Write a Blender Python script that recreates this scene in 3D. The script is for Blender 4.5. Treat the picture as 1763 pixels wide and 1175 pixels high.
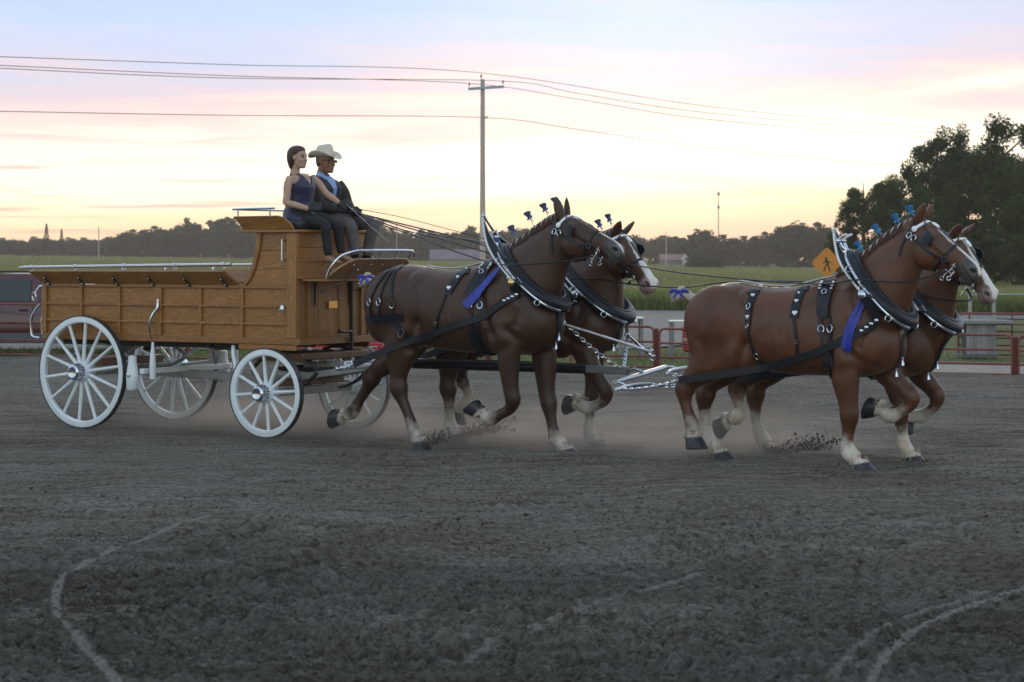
import bpy, bmesh, math, random
import numpy as np
from mathutils import Vector, Matrix, noise as mnoise
from mathutils.bvhtree import BVHTree

for o in list(bpy.data.objects):
    bpy.data.objects.remove(o)
R = math.radians
scene = bpy.context.scene
COL = scene.collection

# ------------------------------------------------------------------ camera
EYE = 1.909
FPX = 3960.0                       # focal length in pixels of a 1763 px wide frame
cam_d = bpy.data.cameras.new('camera')
cam_d.sensor_width = 36.0
cam_d.lens = FPX / 1763.0 * 36.0
cam_d.shift_y = -151.5 / 1763.0
cam_d.clip_start = 0.1
cam_d.clip_end = 6000
cam_d.dof.use_dof = True
cam_d.dof.focus_distance = 22.5
cam_d.dof.aperture_fstop = 5.6
cam = bpy.data.objects.new('camera', cam_d)
cam.location = (0, 0, EYE)
cam.rotation_euler = (R(90), 0, 0)
COL.objects.link(cam)
scene.camera = cam

# ------------------------------------------------------------------ exposure
vs = scene.view_settings
vs.view_transform = 'Standard'
vs.look = 'None'
vs.exposure = 0.0
vs.gamma = 1.0
vs.use_curve_mapping = False

# ------------------------------------------------------------------ world: dusk sky with thin cloud bands
SUN_ELEV = R(2.2)
SUN_AZ = R(3.0)                    # to the right of straight ahead (+Y)
world = bpy.data.worlds.new('World')
scene.world = world
world.use_nodes = True
wt = world.node_tree
for n in list(wt.nodes):
    wt.nodes.remove(n)


def nd(t, typ, **kw):
    n = t.nodes.new(typ)
    for k, val in kw.items():
        if k == 'inp':
            for i, x in val.items():
                n.inputs[i].default_value = x
        else:
            setattr(n, k, val)
    return n


def ramp(t, stops, interp='LINEAR'):
    r = t.nodes.new('ShaderNodeValToRGB')
    r.color_ramp.interpolation = interp
    e = r.color_ramp.elements
    while len(e) < len(stops):
        e.new(0.5)
    for i, (p, c) in enumerate(stops):
        e[i].position = p
        e[i].color = (c[0], c[1], c[2], 1) if len(c) == 3 else c
    return r


def srgb(r, g, b, k=1.0):
    f = lambda c: ((c / 255.0 + 0.055) / 1.055) ** 2.4 if c > 10 else c / 255.0 / 12.92
    return (f(r) * k, f(g) * k, f(b) * k)


def math_n(t, op, a=None, b=None, c=None, clamp=False):
    n = t.nodes.new('ShaderNodeMath')
    n.operation = op
    n.use_clamp = clamp
    for i, x in enumerate((a, b, c)):
        if x is None:
            continue
        if isinstance(x, (int, float)):
            n.inputs[i].default_value = x
        else:
            t.links.new(x, n.inputs[i])
    return n.outputs[0]


def build_world():
    L = wt.links.new
    tc = nd(wt, 'ShaderNodeTexCoord')
    sep = nd(wt, 'ShaderNodeSeparateXYZ')
    L(tc.outputs['Generated'], sep.inputs[0])
    # stretched noise = long flat cloud streaks
    mp = nd(wt, 'ShaderNodeMapping')
    mp.inputs['Scale'].default_value = (5.0, 2.5, 60.0)
    mp.inputs['Location'].default_value = (2.1, 0.4, 0.3)
    mp.inputs['Rotation'].default_value = (0, R(0.8), 0)
    L(tc.outputs['Generated'], mp.inputs[0])
    nz = nd(wt, 'ShaderNodeTexNoise', inp={'Scale': 1.0, 'Detail': 6.0, 'Roughness': 0.55, 'Distortion': 0.6})
    L(mp.outputs[0], nz.inputs['Vector'])
    mp2 = nd(wt, 'ShaderNodeMapping')
    mp2.inputs['Scale'].default_value = (14.0, 8.0, 330.0)
    mp2.inputs['Location'].default_value = (0.7, 1.3, 4.2)
    mp2.inputs['Rotation'].default_value = (0, R(-0.5), 0)
    L(tc.outputs['Generated'], mp2.inputs[0])
    nz2 = nd(wt, 'ShaderNodeTexNoise', inp={'Scale': 1.0, 'Detail': 5.0, 'Roughness': 0.5, 'Distortion': 0.4})
    L(mp2.outputs[0], nz2.inputs['Vector'])
    z = math_n(wt, 'MAXIMUM', sep.outputs[2], 0.0)
    # height in the sky, pushed about by the cloud noise and by the side we look to
    dn = math_n(wt, 'MULTIPLY', math_n(wt, 'SUBTRACT', nz.outputs[0], 0.5), 0.085)
    tilt = math_n(wt, 'MULTIPLY', sep.outputs[0], -0.03)
    zz = math_n(wt, 'ADD', math_n(wt, 'ADD', z, math_n(wt, 'MULTIPLY', dn, math_n(wt, 'MULTIPLY', z, 14.0, clamp=True))), tilt)
    t = math_n(wt, 'POWER', math_n(wt, 'MAXIMUM', zz, 0.0), 0.5)

    def st(zv):
        return math.sqrt(zv)
    west = ramp(wt, [
        (0.0, srgb(238, 188, 165, 1.40)),
        (st(.008), srgb(250, 205, 166, 1.45)),
        (st(.018), srgb(255, 228, 178, 1.62)),
        (st(.030), srgb(255, 246, 216, 1.70)),
        (st(.046), srgb(255, 243, 224, 1.55)),
        (st(.060), srgb(253, 231, 220, 1.20)),
        (st(.074), srgb(240, 222, 230, 1.12)),
        (st(.090), srgb(214, 220, 243, 1.14)),
        (st(.108), srgb(198, 217, 247, 1.16)),
        (st(.25), srgb(160, 190, 226, 1.0)),
        (st(.9), srgb(112, 150, 200, 1.0)),
    ])
    L(t, west.inputs[0])
    # pink scud low down on the left, lavender patches higher up
    scud = math_n(wt, 'MULTIPLY', math_n(wt, 'SUBTRACT', nz2.outputs[0], 0.53), 7.0, clamp=True)
    band = math_n(wt, 'MULTIPLY', math_n(wt, 'MULTIPLY', z, 60.0, clamp=True),
                  math_n(wt, 'SUBTRACT', 1.0, math_n(wt, 'MULTIPLY', z, 13.0, clamp=True)))
    leftw = math_n(wt, 'ADD', math_n(wt, 'MULTIPLY', sep.outputs[0], -3.6), 0.25, clamp=True)
    fac = math_n(wt, 'MULTIPLY', math_n(wt, 'MULTIPLY', scud, band), leftw)
    mx = nd(wt, 'ShaderNodeMix', data_type='RGBA')
    L(fac, mx.inputs[0])
    L(west.outputs[0], mx.inputs[6])
    mx.inputs[7].default_value = (*srgb(232, 186, 182), 1)
    # glow round the set sun
    sd = Vector((math.sin(SUN_AZ) * math.cos(SUN_ELEV), math.cos(SUN_AZ) * math.cos(SUN_ELEV), math.sin(SUN_ELEV)))
    dot = nd(wt, 'ShaderNodeVectorMath', operation='DOT_PRODUCT')
    L(tc.outputs['Generated'], dot.inputs[0])
    dot.inputs[1].default_value = sd
    glow = math_n(wt, 'POWER', math_n(wt, 'MAXIMUM', dot.outputs['Value'], 0.0), 190.0)
    gl = nd(wt, 'ShaderNodeMix', data_type='RGBA', blend_type='ADD')
    L(math_n(wt, 'MULTIPLY', glow, 0.30), gl.inputs[0])
    L(mx.outputs[2], gl.inputs[6])
    gl.inputs[7].default_value = (1.0, 0.86, 0.58, 1)
    # physical sky carries the dome away from the afterglow
    sky = nd(wt, 'ShaderNodeTexSky', sky_type='NISHITA', sun_disc=False, sun_elevation=SUN_ELEV,
             sun_rotation=SUN_AZ, air_density=1.0, dust_density=1.0, ozone_density=2.0)
    sk = nd(wt, 'ShaderNodeMix', data_type='RGBA', blend_type='MULTIPLY')
    sk.inputs[0].default_value = 1.0
    hs = nd(wt, 'ShaderNodeHueSaturation')
    hs.inputs['Saturation'].default_value = .72
    L(sky.outputs[0], hs.inputs['Color'])
    L(hs.outputs[0], sk.inputs[6])
    sk.inputs[7].default_value = (NISH * 1.06, NISH * 1.02, NISH * .98, 1)
    wside = math_n(wt, 'MULTIPLY_ADD', sep.outputs[1], 0.9, 0.45, clamp=True)     # 1 towards the west
    upw = math_n(wt, 'SUBTRACT', 1.0, math_n(wt, 'MULTIPLY', math_n(wt, 'SUBTRACT', z, 0.12), 3.0, clamp=True))
    wf = math_n(wt, 'MULTIPLY', wside, upw)
    fin = nd(wt, 'ShaderNodeMix', data_type='RGBA')
    L(wf, fin.inputs[0])
    # even blue-grey fill light added over the whole dome
    dome_fill = nd(wt, 'ShaderNodeMix', data_type='RGBA', blend_type='ADD')
    dome_fill.inputs[0].default_value = 1.0
    L(sk.outputs[2], dome_fill.inputs[6])
    dome_fill.inputs[7].default_value = (.270, .300, .335, 1)
    L(dome_fill.outputs[2], fin.inputs[6])
    L(gl.outputs[2], fin.inputs[7])
    bg = nd(wt, 'ShaderNodeBackground')
    bg.inputs[1].default_value = 1.0
    L(fin.outputs[2], bg.inputs[0])
    out = nd(wt, 'ShaderNodeOutputWorld')
    L(bg.outputs[0], out.inputs[0])


NISH = 0.72                        # strength of the physical sky
build_world()

sun_d = bpy.data.lights.new('sun', 'SUN')
sun_d.energy = 0.5
sun_d.angle = R(12)
sun_d.color = (1.0, 0.72, 0.45)
sun = bpy.data.objects.new('sun', sun_d)
sun.rotation_euler = (R(-90) + SUN_ELEV + R(3), 0, -SUN_AZ)
COL.objects.link(sun)

# ------------------------------------------------------------------ frames
TH = R(32.0)                       # the team drives to the right and 32 degrees towards the camera
DU = Vector((math.cos(TH), -math.sin(TH), 0))
DV = Vector((math.sin(TH), math.cos(TH), 0))
TEAM_O = Vector((-4.2632, 25.7086, 0))


def W(u, v, z=0.0):
    return TEAM_O + DU * u + DV * v + Vector((0, 0, z))


def img(x, y, Y):
    """world point at depth Y seen at photograph pixel (x, y)"""
    return Vector(((x - 881.5) * Y / FPX, Y, EYE - (y - 436.0) * Y / FPX))


# ------------------------------------------------------------------ mesh builder
class MB:
    def __init__(s):
        s.v = []
        s.f = []
        s.mi = []
        s.cur = 0

    def add(s, vs_, fs):
        b = len(s.v)
        s.v.extend([tuple(p) for p in vs_])
        for q in fs:
            s.f.append(tuple(i + b for i in q))
            s.mi.append(s.cur)
        return s

    def box(s, c, d, rot=None):
        hx, hy, hz = d[0] / 2, d[1] / 2, d[2] / 2
        P = [Vector((x, y, z)) for x in (-hx, hx) for y in (-hy, hy) for z in (-hz, hz)]
        if rot is not None:
            P = [rot @ p for p in P]
        P = [p + Vector(c) for p in P]
        return s.add(P, [(0, 1, 3, 2), (4, 6, 7, 5), (0, 4, 5, 1), (2, 3, 7, 6), (0, 2, 6, 4), (1, 5, 7, 3)])

    def bb(s, a, b):
        return s.box([(a[i] + b[i]) / 2 for i in range(3)], [abs(b[i] - a[i]) for i in range(3)])

    def beam(s, p0, p1, w, h, up=(0, 0, 1)):
        p0 = Vector(p0)
        p1 = Vector(p1)
        t = (p1 - p0).normalized()
        sd = t.cross(Vector(up))
        if sd.length < 1e-4:
            sd = t.cross(Vector((1, 0, 0)))
        sd.normalize()
        u2 = sd.cross(t)
        P = []
        for p in (p0, p1):
            for a, b in ((-1, -1), (1, -1), (1, 1), (-1, 1)):
                P.append(p + sd * (a * w / 2) + u2 * (b * h / 2))
        return s.add(P, [(0, 1, 2, 3), (7, 6, 5, 4), (0, 4, 5, 1), (1, 5, 6, 2), (2, 6, 7, 3), (3, 7, 4, 0)])

    def loft(s, rings, cap=True, closed=False):
        n = len(rings[0])
        P = [p for r_ in rings for p in r_]
        F = []
        m = len(rings)
        for i in range(m if closed else m - 1):
            a = i * n
            b = ((i + 1) % m) * n
            for j in range(n):
                k = (j + 1) % n
                F.append((a + j, a + k, b + k, b + j))
        if cap and not closed:
            c0 = len(P)
            P.append(sum((Vector(p) for p in rings[0]), Vector()) / n)
            P.append(sum((Vector(p) for p in rings[-1]), Vector()) / n)
            for j in range(n):
                k = (j + 1) % n
                F.append((c0, k, j))
                F.append((c0 + 1, (m - 1) * n + j, (m - 1) * n + k))
        return s.add(P, F)

    def tube(s, path, r, n=8, closed=False, flat=1.0, up=None):
        path = [Vector(p) for p in path]
        m = len(path)
        rr = r if isinstance(r, (list, tuple)) else [r] * m
        rings = []
        prev = None
        for i, p in enumerate(path):
            if closed:
                t = path[(i + 1) % m] - path[i - 1]
            else:
                t = path[min(i + 1, m - 1)] - path[max(i - 1, 0)]
            if t.length < 1e-9:
                t = Vector((0, 0, 1))
            t.normalize()
            if prev is None:
                a = Vector(up) if up is not None else (Vector((0, 0, 1)) if abs(t.z) < 0.9 else Vector((1, 0, 0)))
            else:
                a = prev
            a = a - t * a.dot(t)
            if a.length < 1e-6:
                a = t.orthogonal()
            a.normalize()
            prev = a
            b = t.cross(a)
            rings.append([p + a * (math.cos(2 * math.pi * j / n) * rr[i] * flat) + b * (math.sin(2 * math.pi * j / n) * rr[i]) for j in range(n)])
        return s.loft(rings, cap=True, closed=closed)

    def prism(s, poly, vec):
        n = len(poly)
        v_ = Vector(vec)
        P = [Vector(p) for p in poly] + [Vector(p) + v_ for p in poly]
        F = [tuple(range(n - 1, -1, -1)), tuple(range(n, 2 * n))]
        for i in range(n):
            k = (i + 1) % n
            F.append((i, k, n + k, n + i))
        return s.add(P, F)

    def lathe(s, prof, o, axis=(0, 0, 1), n=16):
        ax = Vector(axis).normalized()
        a = ax.orthogonal().normalized()
        b = ax.cross(a)
        o = Vector(o)
        rings = [[o + ax * h + a * (math.cos(2 * math.pi * j / n) * r_) + b * (math.sin(2 * math.pi * j / n) * r_) for j in range(n)] for r_, h in prof]
        return s.loft(rings)

    def ball(s, c, r, n=10, rot=None):
        if not isinstance(r, (list, tuple)):
            r = (r, r, r)
        c = Vector(c)
        rings = []
        for i in range(1, n):
            ph = math.pi * i / n
            ring = []
            for j in range(2 * n):
                th = math.pi * j / n
                p = Vector((math.sin(ph) * math.cos(th) * r[0], math.sin(ph) * math.sin(th) * r[1], math.cos(ph) * r[2]))
                if rot is not None:
                    p = rot @ p
                ring.append(c + p)
            rings.append(ring)
        return s.loft(rings)

    def ring(s, c, nrm, R_, r, n=14, m=6, sx=1.0, up=None):
        nrm = Vector(nrm).normalized()
        a = Vector(up) if up is not None else nrm.orthogonal()
        a = (a - nrm * a.dot(nrm)).normalized()
        b = nrm.cross(a)
        c = Vector(c)
        path = [c + a * (math.cos(2 * math.pi * i / n) * R_) + b * (math.sin(2 * math.pi * i / n) * R_ * sx) for i in range(n)]
        return s.tube(path, r, n=m, closed=True)

    def ribbon(s, path, sides, w, t):
        """flat strap: path points, side directions, width(s) and thickness"""
        rings = []
        m = len(path)
        ww = w if isinstance(w, (list, tuple)) else [w] * m
        for i in range(m):
            p = Vector(path[i])
            tn = (Vector(path[min(i + 1, m - 1)]) - Vector(path[max(i - 1, 0)])).normalized()
            sd = Vector(sides[i])
            sd = (sd - tn * sd.dot(tn)).normalized()
            nn = tn.cross(sd)
            rings.append([p + sd * (ww[i] / 2) + nn * (t / 2), p - sd * (ww[i] / 2) + nn * (t / 2),
                          p - sd * (ww[i] / 2) - nn * (t / 2), p + sd * (ww[i] / 2) - nn * (t / 2)])
        return s.loft(rings)

    def mesh(s, name, mats, origin=(0, 0, 0), smooth=35):
        me = bpy.data.meshes.new(name)
        o = Vector(origin)
        me.from_pydata([(p[0] - o[0], p[1] - o[1], p[2] - o[2]) for p in s.v], [], s.f)
        mats = mats if isinstance(mats, (list, tuple)) else [mats]
        for m in mats:
            me.materials.append(m)
        if len(mats) > 1:
            me.polygons.foreach_set('material_index', s.mi)
        if smooth:
            me.polygons.foreach_set('use_smooth', [True] * len(me.polygons))
            me.set_sharp_from_angle(angle=R(smooth))
        me.update()
        return me


def arc(c, r, a0, a1, n, ax, ay):
    c = Vector(c)
    ax = Vector(ax)
    ay = Vector(ay)
    return [c + ax * (r * math.cos(R(a0 + (a1 - a0) * i / n))) + ay * (r * math.sin(R(a0 + (a1 - a0) * i / n))) for i in range(n + 1)]


def spline(pts, n):
    """Catmull-Rom through points (any dimension)"""
    P = [np.array(p, float) for p in pts]
    P = [2 * P[0] - P[1]] + P + [2 * P[-1] - P[-2]]
    out = []
    for i in range(1, len(P) - 2):
        for k in range(n):
            t = k / n
            a, b, c, d = P[i - 1], P[i], P[i + 1], P[i + 2]
            out.append(0.5 * ((2 * b) + (c - a) * t + (2 * a - 5 * b + 4 * c - d) * t * t + (3 * b - a - 3 * c + d) * t ** 3))
    out.append(P[-2])
    return out


# ------------------------------------------------------------------ things and parts
def tagit(o, label=None, cat=None, group=None, kind=None):
    if label:
        o['label'] = label
    if cat:
        o['category'] = cat
    if group:
        o['group'] = group
    if kind:
        o['kind'] = kind
    return o


def bevelmod(o, w, seg=2):
    m = o.modifiers.new('bevel', 'BEVEL')
    m.width = w
    m.segments = seg
    m.limit_method = 'ANGLE'
    m.angle_limit = R(40)


class Thing:
    """an Empty at the base of a thing; parts are meshes below it. team=True: coordinates are (u, v, z) of the team"""

    def __init__(s, name, label, cat, origin=(0, 0, 0), group=None, team=True, rz=0.0):
        s.o = Vector(origin)
        s.team = team
        s.root = bpy.data.objects.new(name, None)
        s.root.empty_display_size = 0.2
        COL.objects.link(s.root)
        if team:
            s.root.location = W(*origin)
            s.root.rotation_euler = (0, 0, -TH)
        else:
            s.root.location = s.o
            s.root.rotation_euler = (0, 0, rz)
            if rz:
                s.local = True
        tagit(s.root, label, cat, group)

    def part(s, name, mb, mats, parent=None, label=None, bevel=0, smooth=35, kind=None, local=False):
        me = mb.mesh(name, mats, (0, 0, 0) if local else s.o, smooth) if isinstance(mb, MB) else mb
        o = bpy.data.objects.new(name, me)
        COL.objects.link(o)
        o.parent = parent if parent is not None else s.root
        if label:
            o['label'] = label
        if kind:
            o['kind'] = kind
        if bevel:
            bevelmod(o, bevel)
        return o


def solo(name, mb, mats, label, cat, origin=(0, 0, 0), group=None, team=True, kind=None, smooth=35, bevel=0, rz=0.0):
    me = mb.mesh(name, mats, origin, smooth) if isinstance(mb, MB) else mb
    o = bpy.data.objects.new(name, me)
    COL.objects.link(o)
    if team:
        o.location = W(*origin)
        o.rotation_euler = (0, 0, -TH)
    else:
        o.location = origin
        o.rotation_euler = (0, 0, rz)
    tagit(o, label, cat, group, kind)
    if bevel:
        bevelmod(o, bevel)
    return o


def copy_tree(o, parent=None):
    c = o.copy()
    COL.objects.link(c)
    c.parent = parent
    for ch in list(o.children):
        copy_tree(ch, c)
    return c


# ------------------------------------------------------------------ materials
MATS = {}


def mat(name, col=(.5, .5, .5), rough=.6, metal=0.0, var=0.0, scale=8.0, bump=0.0, bscale=40.0, spec=.5, col2=None, coat=0.0, rnd=0.0, sheen=0.0, trans=0.0):
    if name in MATS:
        return MATS[name]
    m = bpy.data.materials.new(name)
    m.use_nodes = True
    t = m.node_tree
    b = t.nodes['Principled BSDF']
    b.inputs['Base Color'].default_value = (*col, 1)
    b.inputs['Roughness'].default_value = rough
    b.inputs['Metallic'].default_value = metal
    b.inputs['Specular IOR Level'].default_value = spec
    b.inputs['Coat Weight'].default_value = coat
    b.inputs['Coat Roughness'].default_value = 0.15
    if sheen:
        b.inputs['Sheen Weight'].default_value = sheen
    if trans:
        b.inputs['Transmission Weight'].default_value = trans
    tc = nd(t, 'ShaderNodeTexCoord')
    if var or col2:
        nz = nd(t, 'ShaderNodeTexNoise', inp={'Scale': scale, 'Detail': 5.0, 'Roughness': .6})
        t.links.new(tc.outputs['Object'], nz.inputs['Vector'])
        c2 = col2 if col2 else tuple(max(0, c * (1 - var)) for c in col)
        c1 = col if col2 else tuple(min(1, c * (1 + var)) for c in col)
        rp = ramp(t, [(.32, c1), (.68, c2)])
        t.links.new(nz.outputs[0], rp.inputs[0])
        src = rp.outputs[0]
        if rnd:
            oi = nd(t, 'ShaderNodeObjectInfo')
            hs = nd(t, 'ShaderNodeHueSaturation')
            t.links.new(src, hs.inputs['Color'])
            t.links.new(math_n(t, 'MULTIPLY_ADD', oi.outputs['Random'], rnd, 1 - rnd / 2), hs.inputs['Value'])
            src = hs.outputs[0]
        t.links.new(src, b.inputs['Base Color'])
    if bump:
        nb = nd(t, 'ShaderNodeTexNoise', inp={'Scale': bscale, 'Detail': 4.0})
        t.links.new(tc.outputs['Object'], nb.inputs['Vector'])
        bp = nd(t, 'ShaderNodeBump', inp={'Strength': min(1, bump), 'Distance': .01})
        t.links.new(nb.outputs[0], bp.inputs['Height'])
        t.links.new(bp.outputs[0], b.inputs['Normal'])
    MATS[name] = m
    return m


def wood(name, c1, c2, axis=0, scale=3.0, rough=.4, coat=.3):
    """varnished oak with long grain along one axis"""
    m = bpy.data.materials.new(name)
    m.use_nodes = True
    t = m.node_tree
    b = t.nodes['Principled BSDF']
    tc = nd(t, 'ShaderNodeTexCoord')
    oi = nd(t, 'ShaderNodeObjectInfo')
    mp = nd(t, 'ShaderNodeMapping')
    sc = [16.0, 16.0, 16.0]
    sc[axis] = 1.6
    mp.inputs['Scale'].default_value = [x * scale / 3 for x in sc]
    off = nd(t, 'ShaderNodeVectorMath', operation='ADD')
    t.links.new(tc.outputs['Object'], off.inputs[0])
    cmb = nd(t, 'ShaderNodeCombineXYZ')
    for i in range(3):
        t.links.new(math_n(t, 'MULTIPLY', oi.outputs['Random'], 7.0 + 3 * i), cmb.inputs[i])
    t.links.new(cmb.outputs[0], off.inputs[1])
    t.links.new(off.outputs[0], mp.inputs[0])
    n1 = nd(t, 'ShaderNodeTexNoise', inp={'Scale': 1.0, 'Detail': 3.0, 'Distortion': 1.2})
    t.links.new(mp.outputs[0], n1.inputs['Vector'])
    n2 = nd(t, 'ShaderNodeTexNoise', inp={'Scale': 7.0, 'Detail': 5.0, 'Roughness': .7})
    t.links.new(mp.outputs[0], n2.inputs['Vector'])
    ring = math_n(t, 'FRACT', math_n(t, 'MULTIPLY', n1.outputs[0], 9.0))
    ring = math_n(t, 'ABSOLUTE', math_n(t, 'MULTIPLY_ADD', ring, 2.0, -1.0))
    mixv = math_n(t, 'ADD', math_n(t, 'MULTIPLY', ring, .55), math_n(t, 'MULTIPLY', n2.outputs[0], .6))
    rp = ramp(t, [(.25, c1), (.85, c2)])
    t.links.new(mixv, rp.inputs[0])
    hs = nd(t, 'ShaderNodeHueSaturation')
    t.links.new(rp.outputs[0], hs.inputs['Color'])
    t.links.new(math_n(t, 'MULTIPLY_ADD', oi.outputs['Random'], .3, .85), hs.inputs['Value'])
    t.links.new(hs.outputs[0], b.inputs['Base Color'])
    b.inputs['Roughness'].default_value = rough
    b.inputs['Coat Weight'].default_value = coat
    b.inputs['Coat Roughness'].default_value = .2
    bp = nd(t, 'ShaderNodeBump', inp={'Strength': .25, 'Distance': .004})
    t.links.new(n2.outputs[0], bp.inputs['Height'])
    t.links.new(bp.outputs[0], b.inputs['Normal'])
    MATS[name] = m
    return m

# ------------------------------------------------------------------ ground
def vnoise(x, y, seed=0):
    """smooth value noise, numpy arrays"""
    xi = np.floor(x).astype(np.int64)
    yi = np.floor(y).astype(np.int64)
    fx = x - xi
    fy = y - yi
    fx = fx * fx * fx * (fx * (fx * 6 - 15) + 10)
    fy = fy * fy * fy * (fy * (fy * 6 - 15) + 10)

    def h(a, b):
        n = (a * 374761393 + b * 668265263 + seed * 974634777) & 0x7fffffff
        n = ((n ^ (n >> 13)) * 1274126177) & 0x7fffffff
        n = n ^ (n >> 16)
        return (n & 0xffff) / 65535.0
    a = h(xi, yi)
    b = h(xi + 1, yi)
    c = h(xi, yi + 1)
    d = h(xi + 1, yi + 1)
    return (a * (1 - fx) + b * fx) * (1 - fy) + (c * (1 - fx) + d * fx) * fy


def terrain(X, Y):
    a = X / np.maximum(Y, 1.0)
    s = np.interp(a, [-.2226, -.046, .106, .22], [.0019, -.0006, -.0034, -.0040])
    return np.clip(Y - 62, 0, 900) * s


def tz(x, y):
    return float(terrain(np.array([x]), np.array([y]))[0])


def grid_mesh(name, X, Y, Z, mats, smooth=True):
    r, c = X.shape
    me = bpy.data.meshes.new(name)
    co = np.stack([X, Y, Z], -1).reshape(-1, 3).astype(np.float32)
    i = np.arange(r * c).reshape(r, c)
    q = np.stack([i[:-1, :-1], i[:-1, 1:], i[1:, 1:], i[1:, :-1]], -1).reshape(-1, 4)
    me.vertices.add(len(co))
    me.vertices.foreach_set('co', co.ravel())
    me.loops.add(q.size)
    me.loops.foreach_set('vertex_index', q.ravel().astype(np.int32))
    me.polygons.add(len(q))
    me.polygons.foreach_set('loop_start', np.arange(0, q.size, 4, dtype=np.int32))
    me.polygons.foreach_set('loop_total', np.full(len(q), 4, dtype=np.int32))
    me.update(calc_edges=True)
    me.polygons.foreach_set('use_smooth', [smooth] * len(q))
    for m in mats:
        me.materials.append(m)
    return me


def quick_mesh(name, co, faces, mats, smooth=False):
    """numpy verts (n,3) and faces (m,k)"""
    me = bpy.data.meshes.new(name)
    k = faces.shape[1]
    me.vertices.add(len(co))
    me.vertices.foreach_set('co', np.asarray(co, np.float32).ravel())
    me.loops.add(faces.size)
    me.loops.foreach_set('vertex_index', faces.ravel().astype(np.int32))
    me.polygons.add(len(faces))
    me.polygons.foreach_set('loop_start', np.arange(0, faces.size, k, dtype=np.int32))
    me.polygons.foreach_set('loop_total', np.full(len(faces), k, dtype=np.int32))
    me.update(calc_edges=True)
    me.polygons.foreach_set('use_smooth', [smooth] * len(faces))
    for m in mats:
        me.materials.append(m)
    return me


def struct(name, me, loc=(0, 0, 0), kind='structure', label=None, cat=None):
    o = bpy.data.objects.new(name, me)
    o.location = loc
    COL.objects.link(o)
    tagit(o, label, cat, None, kind)
    return o


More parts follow.
